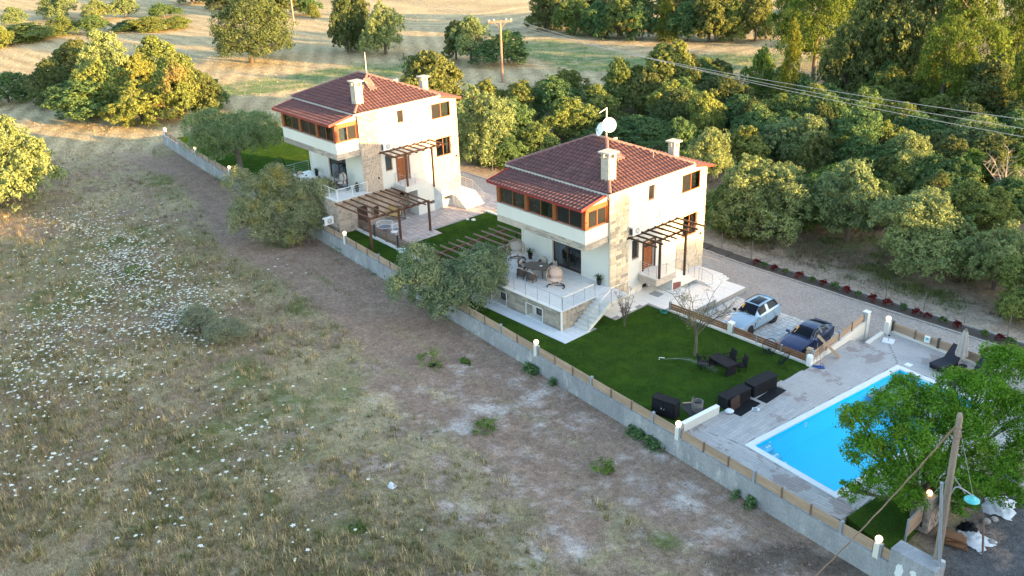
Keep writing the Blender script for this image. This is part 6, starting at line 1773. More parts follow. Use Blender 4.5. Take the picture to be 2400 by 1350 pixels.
# ------------------------------------------------------------------ street corner clutter
SZ = hz(31, -7)
def at_street(x, y): p = G(x, y, -.85); p.z = hz(p.x, p.y); return p
bs = thing('board_stack', 'stack of brown wooden boards on the gravel behind the near pole', 'boards', at_street(2232, 1275), .5)
for k in range(6): MB().obox((random.uniform(-.14, .14), random.uniform(-.12, .12), .05 + .09 * k), (.55 - .14 * (k > 2), random.uniform(-.2, .2), 0), (random.uniform(-.1, .1), .36 - .1 * (k > 2), 0), (0, 0, .033)).build('board', M['slatwood'], bs)
def sheet(label, loc, sx, sy, h, m, seed, nm='tarpaulin', cat='sheet'):
    r_ = np.random.default_rng(seed); N = 12
    X, Y = np.meshgrid(np.linspace(-1, 1, N), np.linspace(-1, 1, N)); rr = np.sqrt(X * X + Y * Y)
    Z = np.clip(1 - rr * .8, 0.02, 1) * h * (.5 + r_.random((N, N))); X = X * sx * (1 + .12 * r_.standard_normal((N, N))); Y = Y * sy * (1 + .12 * r_.standard_normal((N, N)))
    V = np.stack([X, Y, Z], -1).reshape(-1, 3); i = np.arange(N * N).reshape(N, N); F = np.stack([i[:-1, :-1], i[:-1, 1:], i[1:, 1:], i[1:, :-1]], -1).reshape(-1, 4)
    t = thing(nm, label, cat, loc, seed); link('cloth', np_mesh('cloth', V, F, m), t); return t
sheet('crumpled white plastic sheet beside the brown boards', at_street(2283, 1268), .7, .6, .28, M['paper'], 3)
sheet('crumpled white sacks under the far side of the bright tree', at_street(2340, 1190), .9, .7, .5, M['paper'], 5)
sheet('grey-white sacking near the pallets at the picture edge', at_street(2375, 1135), .7, .6, .5, M['rock'], 8)
sheet('black bin bag slumped behind the brown boards', at_street(2268, 1245), .4, .4, .5, M['black'], 6, 'black_bag', 'bag')
for k, (x, y, l) in enumerate(((2370, 1075, 'pale wooden pallet leaning among the sacks, nearer the tree'), (2395, 1110, 'pale wooden pallet at the picture edge, lower one'))):
    p_ = thing('wooden_pallet', l, 'pallet', at_street(x, y) + Vector((0, 0, .1)), .4 + k)
    for i in range(5): MB().obox((0, -.4 + .2 * i, .5), (.6, 0, 0), (0, .07, 0), (0, .0, .015)).build('slat', M['pine'], p_)
    for s in (-.5, 0, .5): MB().box(s - .05, s + .05, -.48, .48, -.1, .48).build('block', M['pine'], p_)
ln = thing('leaning_plank', 'dark narrow plank propped in the gravel by the near pole', 'plank', at_street(2303, 1300), .2); MB().bar((0, 0, -.05), (-.28, .1, 1.75), .1, .05).build('plank_body', M['greywood'], ln)
for k, (x, y, s, l) in enumerate(((2322, 1275, .16, 'pale grey rock beside the white sheet'), (2310, 1228, .2, 'white lump of rubble under the tree edge'), (2330, 1222, .17, 'grey lump of rubble beside a pale plank'))):
    r = thing('rubble_stone', l, 'stone', at_street(x, y), k); b = MB().lathe([(s * .9, 0), (s * 1.1, s * .5), (s * .7, s), (0, s * 1.1)], (0, 0, 0), 7); b.v = [(a + random.uniform(-.03, .03), c + random.uniform(-.03, .03), d) for a, c, d in b.v]; b.build('stone_body', M['rock'], r)
sg_ = thing('garden_gate_panel', 'pine board gate panel in a grey frame behind the concrete block', 'gate', at_street(2128, 1262) + Vector((0, 0, .0)), 0)
ga, gb2 = G(2122, 1262, -.0), G(2160, 1222, -.0); u = (gb2 - ga); u.z = 0; Lg = u.length; u.normalize(); ga.z = 0; sg_.location = ga
for k in range(7): MB().bar(u * .04 + VZ * (.1 + .13 * k), u * (Lg - .04) + VZ * (.1 + .13 * k), .03, .122).build('board', M['pine'], sg_)
MB().box(-.04, .04, -.04, .04, -.3, 1.1).build('frame_post', M['galv'], sg_); MB().obox(u * Lg + VZ * .4, (.04, 0, 0), (0, .04, 0), (0, 0, .7)).build('frame_post', M['darksteel'], sg_); MB().bar(VZ * 1.03, u * Lg + VZ * 1.03, .06, .05).build('top_rail', M['galv'], sg_)
spi = thing('stone_gate_pillar', 'rough brown stone pillar with a small lit lamp beside the pine gate', 'pillar', gb2 + u * .35 - VZ * .0); spi.location.z = -.6
bk2 = []
for o, uu_, n_ in (((-.3, -.3), VX, -VY), ((.3, -.3), VY, VX)): stones_on(bk2, 'rubble', Vector((o[0], o[1], 0)), uu_, VZ, n_, .6, 1.9, [], .2, .28, .04, .012, 77)
core = MB().box(-.3, .3, -.3, .3, 0, 1.9).build('core', M['mortar'], spi)
for m, key in bk2: link('stone', random.choice(STONES[key]), spi, mat=m)
pl_ = thing('pillar_lamp', 'small glowing lamp among leaves on the stone gate pillar', 'lamp', Vector(spi.location) + Vector((0, 0, 1.9)))
MB().lathe([(0, 0), (.12, .05), (.15, .15), (.1, .26), (0, .3)], (0, 0, 0), 12).build('globe', M['globe'], pl_)
swl = thing('dry_stone_wall', 'low rough stone wall running behind the gate pillar towards the sacks', 'wall', Vector(spi.location) + u * .4)
bk3 = []
vv = Vector((u.y, -u.x, 0))
for (oo, uu2, nn2, ln2) in ((vv * .3, u, vv, 3.2),): stones_on(bk3, 'rubble', oo, uu2, VZ, nn2, ln2, 1.2, [], .22, .34, .06, .012, 78)
MB().obox(u * 1.6 + VZ * .6, u * 1.6, vv * .3, VZ * .6).build('core', M['mortar'], swl)
for m, key in bk3: link('stone', random.choice(STONES[key]), swl, mat=m)
# ------------------------------------------------------------------ foliage
def crown_mesh(name, blobs, n, leaf, m, seed, clump=.24, per=60, flat=.0, jitter=.5, aspect=.5, extra=None):
    """leaf-sized quads gathered in clumps near the surface of the blobs [(x,y,z,rx,ry,rz)]"""
    r = np.random.default_rng(seed)
    B = np.array(blobs, float)
    vol = (B[:, 3] * B[:, 4] * B[:, 5]) ** (2 / 3)
    nc = max(8, n // per)
    which = r.choice(len(B), nc, p=vol / vol.sum())
    d = r.standard_normal((nc, 3)); d /= np.linalg.norm(d, axis=1)[:, None]
    d[:, 2] = np.where(d[:, 2] < -.55, -d[:, 2], d[:, 2])
    rad = .50 + .55 * r.random(nc) ** .75 + .32 * (r.random(nc) < .16) * r.random(nc)
    cc = B[which, :3] + d * rad[:, None] * B[which, 3:6]
    # drop clumps deep inside another blob
    inside_ = np.zeros(nc, bool)
    for k in range(len(B)):
        q = np.linalg.norm((cc - B[k, :3]) / B[k, 3:6], axis=1)
        inside_ |= (q < .55) & (which != k)
    cc, d, which = cc[~inside_], d[~inside_], which[~inside_]
    nc = len(cc)
    cs = clump * B[which, 3:6].mean(1) * (.45 + 1.15 * r.random(nc))
    k = np.repeat(np.arange(nc), int(math.ceil(n / nc)))[:n]; n = len(k)
    e = r.standard_normal((n, 3)); e /= np.linalg.norm(e, axis=1)[:, None]
    e = e + d[k] * .55 + np.array([0, 0, .35]); e /= np.linalg.norm(e, axis=1)[:, None]
    pos = cc[k] + e * (cs[k] * (.35 + .75 * r.random(n) ** .6))[:, None] * np.array([1, 1, .85])
    nor = e + jitter * r.standard_normal((n, 3)) + np.array([0, 0, flat]); nor /= np.linalg.norm(nor, axis=1)[:, None]
    t = np.cross(nor, r.standard_normal((n, 3))); t /= np.linalg.norm(t, axis=1)[:, None]
    s = np.cross(nor, t)
    L = leaf * (.6 + .8 * r.random(n))[:, None]
    V = np.stack([pos - t * L * .5, pos + s * L * aspect * .5, pos + t * L * .5 + nor * L * -.12, pos - s * L * aspect * .5], 1)
    if extra is not None: pass
    return np_mesh(name, V.reshape(-1, 3), np.arange(n * 4).reshape(n, 4), m)
def limbs(height, spread, trunk_r, seed, n=7, bare=False, fork=.35, lean=.0):
    r = random.Random(seed); b = MB()
    top = height * fork
    pts = [(0, 0, -.4), (lean * .3, .05 * r.uniform(-1, 1), top * .5), (lean, .1 * r.uniform(-1, 1), top)]
    b.tube(pts, [trunk_r * 1.35, trunk_r, trunk_r * .85], 9)
    tips = []
    for k in range(n):
        t = 2 * PI * (k + r.random() * .6) / n; R_q = spread * r.uniform(.55, .95); h = height * r.uniform(.62, .95)
        p = Vector(pts[-1]) - Vector((0, 0, top * r.uniform(0, .3)))
        q = p + Vector((math.cos(t) * R_q * .45, math.sin(t) * R_q * .45, (h - p.z) * .5)); e = Vector((lean + math.cos(t) * R_q, math.sin(t) * R_q, h))
        b.tube([p, q, e], [trunk_r * .6, trunk_r * .35, trunk_r * .1], 6)
        tips.append((p, q, e))
        for j in range(3 if not bare else 9):
            f = r.uniform(.3, 1); a = (p * (1 - f) + e * f) if f < .5 else q.lerp(e, (f - .5) * 2)
            dd = Vector((r.gauss(0, 1), r.gauss(0, 1), r.gauss(.5, .6))).normalized() * spread * r.uniform(.2, .5)
            b.tube([a, a + dd * .55 + VZ * .05, a + dd], [trunk_r * .2, trunk_r * .12, trunk_r * .04], 4); tips.append((a, a + dd * .5, a + dd))
            if bare:
                for i in range(5):
                    g = r.uniform(.2, 1); a2 = a + dd * g; d3 = (dd.normalized() * .5 + Vector((r.gauss(0, .6), r.gauss(0, .6), r.gauss(.3, .5)))).normalized() * spread * r.uniform(.1, .28)
                    b.tube([a2, a2 + d3], [trunk_r * .07, trunk_r * .025], 3); tips.append((a2, a2 + d3 * .5, a2 + d3))
    return b, tips
def rblobs(seed, n, R, H, base, up=.5, rr=(.38, .6)):
    r = random.Random(seed); L = []
    ox, oy = r.uniform(-.22, .22) * R, r.uniform(-.22, .22) * R
    for k in range(n):
        t = 2 * PI * (k * .618 + r.random() * .4); zf = (k + r.random()) / n; z = base + (H - base) * (.10 + .76 * zf)
        prof = math.sin(PI * min(1, .30 + .62 * zf)) ** .8
        s = R * r.uniform(rr[0] * .62, rr[1] * .95) * (.62 + .38 * prof); q = max(0, R * prof * r.uniform(.6, 1.2) - s * .6)
        L.append((q * math.cos(t), q * math.sin(t), min(max(z, s * .6), H - s * .6), s, s * r.uniform(.8, 1.2), s * r.uniform(.7, 1.05)))
    L.append((ox, oy, base + (H - base) * .46, R * .56, R * .56, (H - base) * .42))
    L.append((ox * 1.3, oy * 1.3, H - R * .36, R * .30, R * .30, R * .38))
    return L
# unit prototypes: radius 1, height 2 (scaled when placed)
PROTO = {}
def proto(kind_, m, k, n, leaf, nb, base, trunk=.07, per=34, clump=.24, aspect=.55, rr=(.38, .6), fork=.3):
    L = []
    for i in range(k):
        sd = hash_(kind_) + i
        cm = crown_mesh(kind_ + '_crown', rblobs(sd, nb, 1.0, 2.0, base, rr=rr), n, leaf, M[m], sd, clump, per, aspect=aspect)
        lb, _ = limbs(1.7, .75, trunk, sd, 6, fork=fork)
        L.append((cm, lb.mesh(kind_ + '_trunk', M['bark'])))
    PROTO[kind_] = L
def hash_(s): return sum(ord(c) * (i + 3) for i, c in enumerate(s)) % 9973
proto('holm', 'holm', 3, 36000, .068, 17, .06)
proto('olive', 'olive', 4, 36000, .062, 15, .13, aspect=.45)
proto('mastic', 'mastic', 3, 32000, .066, 15, .0, trunk=.05, rr=(.35, .55))
proto('shrub', 'shrub', 3, 30000, .068, 14, .0, trunk=.05)
proto('smoke', 'smoke', 2, 34000, .066, 15, .02, trunk=.05)
proto('fresh', 'fresh', 2, 30000, .062, 13, .0, trunk=.04)
# pine: tiers of flattened clumps
for i in range(2):
    r = random.Random(70 + i); bl = []
    for z in np.linspace(.55, 1.9, 9):
        R_t = .85 * (1 - .45 * ((z - .5) / 1.5) ** 1.5)
        for k in range(4):
            t = r.random() * 6.283; q = R_t * r.uniform(.3, .8); bl.append((q * math.cos(t), q * math.sin(t), z + r.uniform(-.1, .1), .38 * r.uniform(.7, 1.2), .38 * r.uniform(.7, 1.2), .17))
    PROTO.setdefault('pine', []).append((crown_mesh('pine_crown', bl, 27000, .052, M['pineleaf'], 70 + i, .40, 40, aspect=.4, flat=.3), limbs(1.9, .6, .05, 70 + i, 8, fork=.75)[0].mesh('pine_trunk', M['bark'])))
bl = [(random.uniform(-.25, .25) * (1 - z / 2.1), random.uniform(-.25, .25) * (1 - z / 2.1), z, .55 * (1 - .42 * z) + .06, .55 * (1 - .42 * z) + .06, .28) for z in np.linspace(.15, 1.95, 15)]
M['goldcone'] = leafmat('yellow_green_conifer_leaf', (.09, .115, .02), (.20, .22, .045))
PROTO['cone'] = [(crown_mesh('cone_crown', bl, 24000, .055, M['goldcone'], 5, .42, 40, aspect=.4), limbs(1.6, .2, .05, 5, 3, fork=.8)[0].mesh('cone_trunk', M['bark']))]
COUNT = {}
def tree(sp, bx, by, wpx, top, label, name=None, cat='tree', group=None, z=-.8, rot=None, zb=None, hmin=.6):
    """base at photograph pixel (bx,by) on the ground; crown wpx wide; top at pixel row `top`"""
    p = G(bx, by, z); p.z = hz(p.x, p.y) if zb is None else zb
    d = depth_of(p); R_t = wpx / 2 * d / FPX
    tp_ = STAND(p, bx, top); H = max(hmin, tp_.z - p.z)
    L = PROTO[sp]; i = COUNT.get(sp, 0); COUNT[sp] = i + 1
    cm, tm_ = L[i % len(L)]
    rz = random.random() * 6.283 if rot is None else rot
    o = thing(name or {'holm': 'oak_tree', 'olive': 'olive_tree', 'mastic': 'mastic_bush', 'shrub': 'evergreen_bush', 'smoke': 'red_tipped_bush', 'fresh': 'green_bush', 'pine': 'pine_tree', 'cone': 'conifer_tree'}[sp], label, cat, p, rz, group)
    o.scale = (R_t * random.uniform(.94, 1.1), R_t * random.uniform(.94, 1.1), H / 2)
    link('crown', cm, o); link('trunk', tm_, o)
    return o
# --- trees of the far fields
tree('olive', 905, 128, 95, 8, 'sunlit yellow-green tree, right of the dark pair beyond the lightning mast')
tree('holm', 815, 122, 80, -10, 'dark tall tree left of the sunlit one beyond the farther roof')
tree('holm', 850, 118, 70, -5, 'dark tree squeezed between its two neighbours beyond the farther roof')
tree('olive', 1105, 150, 90, 40, 'grey-green tree with a lit top left of the far utility pole')
tree('holm', 1070, 140, 70, 50, 'dark tree at the left of the clump by the far utility pole')
tree('shrub', 1180, 152, 110, 75, 'dark spreading bush behind the foot of the far utility pole', cat='bush')
# cluster left of the farther house
for a in (('holm', 190, 210, 130, 95, 'dark round tree at the left rear of the big field thicket'), ('olive', 265, 235, 120, 78, 'pale sunlit olive crown at the top of the big field thicket'), ('mastic', 385, 215, 130, 85, 'sunlit leafy tree at the top right of the big field thicket'),
          ('smoke', 430, 275, 130, 120, 'dark red-tinged bush at the right of the big field thicket'), ('holm', 130, 240, 90, 140, 'dark bush at the far left end of the big field thicket'), ('mastic', 240, 265, 140, 140, 'yellow-lit bush in the middle of the big field thicket'),
          ('shrub', 205, 272, 190, 185, 'dense dark bush at the near left of the big field thicket'), ('mastic', 335, 285, 130, 190, 'yellow-green bush at the near edge of the big field thicket'), ('holm', 470, 270, 100, 160, 'olive-green bush nearest the house in the big field thicket'), ('smoke', 330, 230, 90, 130, 'dark leafy crown deep inside the big field thicket'), ('shrub', 500, 255, 70, 180, 'small lit bush at the right tip of the big field thicket')):
    tree(*a, cat='bush' if a[0] in ('shrub', 'smoke', 'mastic') else 'tree')
tree('olive', 20, 470, 200, 270, 'big olive tree with a sunlit crown at the left edge of the photo'); tree('holm', -40, 480, 150, 330, 'dark lower crown of the tree clump at the left edge', cat='tree')
tree('shrub', 20, 235, 100, 172, 'low dark bush at the left edge above the bare field', cat='bush')
for a in (('olive', 140, 45, 85, -25, 'olive tree in the far field, leftmost of the golden row'), ('olive', 232, 48, 62, 0, 'small olive tree, second in the golden far row'), ('olive', 295, 42, 60, -20, 'small olive tree, third in the golden far row'), ('olive', 40, 58, 55, 15, 'round little tree on the grass near the top left corner'),
          ('mastic', 60, 95, 150, 55, 'long yellow-lit hedge at the top left'), ('mastic', 150, 82, 70, 38, 'spiky yellow-green bush standing in the top left hedge'), ('shrub', 220, 78, 70, 36, 'dark bush behind the yellow hedge'), ('mastic', 350, 72, 90, 38, 'yellow-green low bush right of the golden row'), ('mastic', 415, 66, 70, 38, 'last yellow low bush toward the big oak'), ('shrub', 300, 72, 70, 48, 'dark low shrub between the yellow bushes'),
          ('mastic', 5, 110, 60, 60, 'bright green bush at the very left edge below the hedge'), ('shrub', 385, 40, 60, 8, 'dark green bush behind the low yellow bush'), ('holm', 535, 20, 90, -50, 'dark tree at the top edge left of the huge oak'), ('holm', 650, 40, 90, -30, 'dark tree behind the right side of the huge oak'), ('shrub', 720, 35, 60, -10, 'dark bush beyond the field at the top edge'), ('smoke', 735, 42, 36, 8, 'small orange-lit bush at the top edge by the dark pair'), ('holm', 450, 10, 80, -50, 'dark tree cut by the top edge')):
    tree(*a, cat='bush' if a[0] in ('shrub', 'smoke', 'mastic') else 'tree')
# hedge at the top middle
hx = [(1285, 72, 90, -25, 'holm'), (1345, 82, 90, -15, 'mastic'), (1400, 88, 85, 5, 'shrub'), (1450, 92, 90, -5, 'smoke'), (1505, 94, 80, 10, 'shrub'), (1560, 94, 85, -10, 'cone'), (1610, 96, 90, 5, 'shrub'), (1660, 98, 90, -15, 'holm'), (1715, 98, 90, 0, 'mastic'), (1770, 98, 90, -20, 'holm'), (1370, 60, 100, -40, 'holm'), (1480, 64, 100, -40, 'mastic'), (1590, 66, 100, -50, 'holm'), (1700, 70, 110, -50, 'smoke')]
for i, (x, y, w, t, s) in enumerate(hx):
    tree(s, x, y, w, t, (['first', 'second', 'third', 'fourth', 'fifth', 'sixth', 'seventh', 'eighth', 'ninth', 'tenth'][i] + ' tree from the left along the front of the far hedge') if i < 10 else (['first', 'second', 'third', 'fourth'][i - 10] + ' tree from the left in the back row of the far hedge'), cat='tree', group='trees of the far hedge', name='hedge_tree')
# pines and tall trees top right
for a in (('pine', 1905, 190, 170, -80, 'tall dark pine with sunlit right side left of the ivy tree'), ('pine', 1850, 150, 120, -60, 'dark pine at the end of the far hedge'), ('holm', 2045, 235, 165, -40, 'ivy-covered tall tree with a sunlit lower trunk in the wood'), ('pine', 2250, 250, 190, -60, 'large dark pine with a golden top at the upper right'), ('pine', 2370, 200, 130, -90, 'golden pine at the top right corner'), ('pine', 2200, 290, 170, 60, 'dark pine in deep shade behind the power lines'), ('pine', 2390, 330, 120, 110, 'dark green pine at the right edge below the golden ones'),
          ('holm', 2130, 250, 120, 40, 'shaded tree between the ivy tree and the big pine'), ('holm', 1975, 245, 100, 60, 'dark tree low behind the yellow conifer'), ('holm', 2300, 300, 150, 140, 'shaded broad tree under the golden pines'), ('pine', 2000, 150, 120, -70, 'pine peeking over the ivy tree'), ('holm', 2110, 120, 110, 20, 'tree behind the pale clearing at the top right'), ('mastic', 2010, 35, 130, -70, 'lit tree at the top edge above the ivy tree'), ('holm', 2200, 80, 140, -80, 'dark tree cut by the top edge near the golden pine')):
    tree(*a)
tree('cone', 1842, 285, 100, 72, 'slender yellow-lit conifer in front of the dark pines')
# bush belt behind the driveway
belt = [('olive', 1135, 388, 130, 205, 'sunlit olive directly behind the farther house stair'), ('holm', 1015, 300, 165, 118, 'leafy sunlit tree behind the second chimney of the farther house'), ('smoke', 1140, 290, 90, 190, 'red-tipped bush above the sunlit olive'), ('smoke', 1222, 292, 95, 192, 'red-tipped bush right of the far pole foot'),
 ('mastic', 1250, 388, 122, 292, 'round lit bush between the two houses'), ('mastic', 1330, 330, 140, 225, 'broad lit bush left of the satellite dishes'), ('shrub', 1200, 345, 110, 235, 'dark bush behind the round lit one'), ('shrub', 1300, 285, 120, 180, 'dark bush below the green strip left'), ('smoke', 1330, 250, 110, 165, 'dull red-green bush left of the pink tree'), ('mastic', 1400, 300, 120, 200, 'lit leafy bush behind the satellite dishes'),
 ('smoke', 1560, 262, 140, 98, 'big pink-lit tree standing before the green strip'), ('mastic', 1455, 265, 110, 140, 'yellow-green tree left of the pink-lit tree'), ('shrub', 1500, 345, 150, 275, 'dark hedge behind the near roof ridge'), ('shrub', 1420, 350, 120, 290, 'dark hedge behind the left side of the near ridge'), ('shrub', 1600, 300, 130, 190, 'dark bush right of the pink-lit tree'), ('holm', 1680, 285, 120, 180, 'dark bush in the hollow before the conifer'), ('mastic', 1640, 345, 90, 215, 'bush with pale leaf tips behind the second chimney'), ('fresh', 1775, 255, 80, 115, 'light green rounded tree left of the conifer'), ('shrub', 1730, 315, 120, 225, 'dark bush in front of the light green tree'),
 ('olive', 1660, 435, 110, 305, 'lit olive bush right of the near house roof'), ('smoke', 1745, 400, 120, 298, 'pink-tipped bush right of the near house'), ('olive', 1830, 400, 110, 285, 'yellow-lit olive bush behind the pink-tipped one'), ('olive', 1900, 405, 120, 268, 'lit olive bush at the middle of the belt'), ('olive', 1775, 565, 200, 368, 'large olive with a golden top above the driveway'), ('shrub', 1700, 560, 110, 430, 'dark shrub behind the near house corner'), ('mastic', 1880, 560, 110, 420, 'shaded bush right of the large golden-topped olive'),
 ('olive', 1985, 585, 180, 385, 'big grey-green olive in the second place of the belt'), ('fresh', 1960, 470, 120, 385, 'light green bush above the grey-green olive'), ('olive', 2140, 655, 215, 455, 'spreading green olive nearest the driveway, bare stems below'), ('mastic', 2060, 560, 110, 430, 'dark bush between the two big olives'), ('olive', 2130, 455, 130, 310, 'bush with a single golden lit top amid the shade'), ('fresh', 2275, 450, 90, 352, 'bright green feathery bush in the shade'), ('fresh', 2385, 470, 90, 350, 'bright green feathery bush at the right edge'), ('mastic', 2240, 560, 150, 420, 'dark bush behind the spreading olive'),
 ('olive', 2330, 700, 160, 530, 'grey-green bush at the right edge by the driveway'), ('mastic', 2400, 760, 160, 600, 'dark green bush at the right edge nearest the parasol'), ('shrub', 2010, 400, 150, 250, 'green bush in the hollow under the ivy tree'), ('shrub', 1930, 345, 110, 220, 'dark green bush right of the conifer'), ('olive', 2270, 400, 150, 275, 'grey-green broad bush under the power lines'), ('shrub', 2380, 420, 140, 290, 'grey-green bush under the lines at the right edge'), ('shrub', 2120, 380, 140, 270, 'dark bush below the power lines'), ('shrub', 2200, 480, 130, 380, 'shaded bush behind the bright feathery one'), ('mastic', 2320, 560, 120, 440, 'shaded bush behind the dead branches'),
 ('shrub', 1940, 530, 110, 450, 'dark low bush at the foot of the grey-green olive'), ('shrub', 2250, 650, 120, 520, 'dark bush right of the spreading olive'), ('shrub', 1590, 390, 100, 280, 'bush behind the second chimney of the near house'), ('holm', 1100, 370, 90, 300, 'dark low bush behind the farther stair rail'), ('shrub', 1190, 400, 90, 320, 'dark undergrowth between the two houses')]
for a in belt: tree(a[0], a[1], a[2] - (22 if a[2] > 500 else 6), *a[3:], cat='bush' if a[0] in ('shrub', 'smoke', 'mastic', 'fresh') else 'tree')
r_ = random.Random(5)
fill = 0
for k in range(90):        # unseen gaps of the wood filled with alike dark bushes
    x, y = r_.uniform(1500, 2420), r_.uniform(215, 520)
    if y > 300 + (x - 1500) * .30 or y < 190 + (x - 1500) * .02: continue
    tree(('shrub', 'holm', 'mastic')[k % 3], x, y, r_.uniform(85, 130), y - r_.uniform(70, 110), 'dark evergreen bush filling the wood beyond the driveway', cat='bush', group='dark bushes filling the wood', name='wood_bush'); fill += 1
# dead branches
def bare_tree(label, name, loc, h, spread, tr, seed, leafn=0, lm=None, leaf=.05, n=7, fork=.35, cat='tree', bark='bark'):
    o = thing(name, label, cat, loc, seed)
    b, tips = limbs(h, spread, tr, seed, n, True, fork)
    b.build('trunk', M[bark], o)
    if leafn:
        r = np.random.default_rng(seed); T_ = np.array([t[2] for t in tips]); S_ = np.array([t[1] for t in tips])
        k = r.integers(0, len(T_), leafn); f = r.random(leafn)[:, None]
        pos = S_[k] * (1 - f) + T_[k] * f + r.standard_normal((leafn, 3)) * .05
        nor = r.standard_normal((leafn, 3)); nor /= np.linalg.norm(nor, axis=1)[:, None]
        t = np.cross(nor, r.standard_normal((leafn, 3))); t /= np.linalg.norm(t, axis=1)[:, None]; s = np.cross(nor, t)
        V = np.stack([pos - t * leaf * .5, pos + s * leaf * .3, pos + t * leaf * .5, pos - s * leaf * .3], 1)
        link('leaves', np_mesh('leaves', V.reshape(-1, 3), np.arange(leafn * 4).reshape(-1, 4), lm), o)
    return o
M['deadwood'] = mat('bleached_dead_wood', (.30, .28, .26), .9, (.22, .20, .19), 4, fine=.2)
p = G(2345, 490, -.8); bare_tree('leafless bleached dead tree among the bushes at the right', 'dead_tree', p, 5.2, 2.6, .12, 12, bark='deadwood', n=6)
p = G(1629, 833, 0); M['sparse'] = leafmat('sparse_young_leaf', (.13, .17, .035), (.27, .29, .08))
bare_tree('nearly bare young tree with sparse yellow-green leaves on the main lawn', 'young_tree', p, 4.6, 2.6, .085, 21, 700, M['sparse'], .085, 9, .42)
M['reddish'] = leafmat('reddish_bud_leaf', (.11, .055, .045), (.20, .10, .07))
bare_tree('bare reddish twiggy shrub beside the garden stair', 'bare_shrub', (3.0, -1.75, 0), 2.9, .75, .05, 33, 500, M['reddish'], .06, 12, .12, cat='shrub')
# --- detailed trees near the wall: crowns set out as real volumes at measured distances
def near_tree(label, name, base, blobs, n, leaf, m, seed, trunk_r, cat='tree', aspect=.4, clump=.34, per=45, trunk_to=None, loc=None):
    """blobs: (px, py, radius px x, radius px y, depth offset m)"""
    P = base if not isinstance(base, tuple) else G(*base)
    d0 = depth_of(P)
    o = thing(name, label, cat, P, 0)
    L = []; T = []
    for (x, y, rx, ry, dd) in blobs:
        c = AT(x, y, d0 + dd) - P; s = (d0 + dd) / FPX
        L.append((c.x, c.y, c.z, rx * s, rx * s, ry * s)); T.append((c, rx * s))
    link('crown', crown_mesh(name + '_crown', L, n, leaf, m, seed, clump, per, aspect=aspect), o)
    b = MB(); r = random.Random(seed)
    c0 = sum((t[0] for t in T), Vector()) / len(T); fk = Vector((c0.x * .25, c0.y * .25, max(.6, min(t[0].z for t in T) * .6)))
    if trunk_to is not None: fk = Vector(trunk_to)
    b.tube([(0, 0, -.5), fk * .5 + Vector((r.uniform(-.08, .08), r.uniform(-.08, .08), 0)), fk], [trunk_r * 1.35, trunk_r, trunk_r * .85], 9)
    for c, s in T:
        q = fk.lerp(c, .5) + Vector((r.uniform(-.2, .2), r.uniform(-.2, .2), .1 * s))
        b.tube([fk, q, c, c + Vector((r.uniform(-.4, .4), r.uniform(-.4, .4), .5)) * s], [trunk_r * .6, trunk_r * .38, trunk_r * .2, .01], 6)
        for k in range(5):
            e = Vector((r.gauss(0, 1), r.gauss(0, 1), r.gauss(.3, .8))).normalized() * s * .85
            b.tube([q.lerp(c, r.random()), c + e * .6, c + e], [trunk_r * .2, trunk_r * .1, .006], 4)
    b.build('trunk', M['bark'], o)
    return o
OW = wall_y
# olive over the wall in front of the near terrace
xb_ = G(1050, 745, .1); base = Vector((xb_.x - .2, float(wall_y(xb_.x)) + .55, 0))
near_tree('grey-green olive hanging over the boundary wall before the near terrace', 'olive_tree', base,
          [(978, 615, 40, 40, 0), (1000, 665, 48, 42, -.4), (945, 675, 38, 32, -.8), (1055, 690, 45, 38, -.6), (1120, 650, 55, 52, .2), (1150, 615, 36, 32, .8), (1100, 700, 38, 34, -.9), (1040, 640, 30, 30, .6), (1160, 655, 28, 40, .3), (1030, 725, 26, 20, -1.0), (985, 700, 26, 22, -.9), (1130, 600, 28, 24, .6)], 60000, .14, M['olivegreen'], 301, .16)
xb_ = G(655, 560, .1); base = Vector((xb_.x, float(wall_y(xb_.x)) - .9, ZF))
near_tree('large yellowing olive hanging over the boundary wall below the farther house', 'olive_tree', base,
          [(560, 430, 32, 30, .2), (600, 455, 40, 34, 0), (655, 445, 46, 40, .1), (712, 470, 46, 44, -.1), (758, 460, 30, 40, -.3), (590, 500, 46, 34, -.6), (650, 505, 50, 40, -.6), (710, 515, 44, 36, -.6), (565, 520, 30, 28, -.9), (630, 540, 40, 24, -1.0), (745, 515, 30, 34, -.4), (690, 548, 34, 22, -.9), (645, 410, 28, 20, .3)], 64000, .155, M['oliveyellow'], 302, .2)
near_tree('grey olive with two thick trunks standing on the far lawn', 'olive_tree', G(565, 402, 0),
          [(465, 300, 34, 32, 0), (510, 320, 44, 36, -.5), (560, 330, 46, 36, -.8), (610, 300, 44, 30, 0), (630, 325, 26, 32, .2), (470, 340, 30, 28, -.6), (500, 280, 30, 22, .6), (560, 290, 36, 24, .6), (520, 360, 26, 18, -.8)], 46000, .17, M['olive'], 303, .28, trunk_to=(-.5, .2, 2.0))
near_tree('huge round oak standing alone on the golden stubble field', 'oak_tree', G(590, 148, -.8),
          [(590, 72, 62, 60, 0), (538, 62, 40, 40, 0), (640, 66, 40, 42, 0), (556, 105, 48, 38, -2), (622, 106, 50, 36, -2), (588, 26, 48, 34, 1), (528, 102, 28, 34, 0), (654, 104, 26, 34, 0), (592, 110, 40, 34, -3), (560, 40, 36, 32, -1), (622, 42, 36, 32, -1)], 34000, .34, M['holm'], 305, .45, clump=.3, per=36)
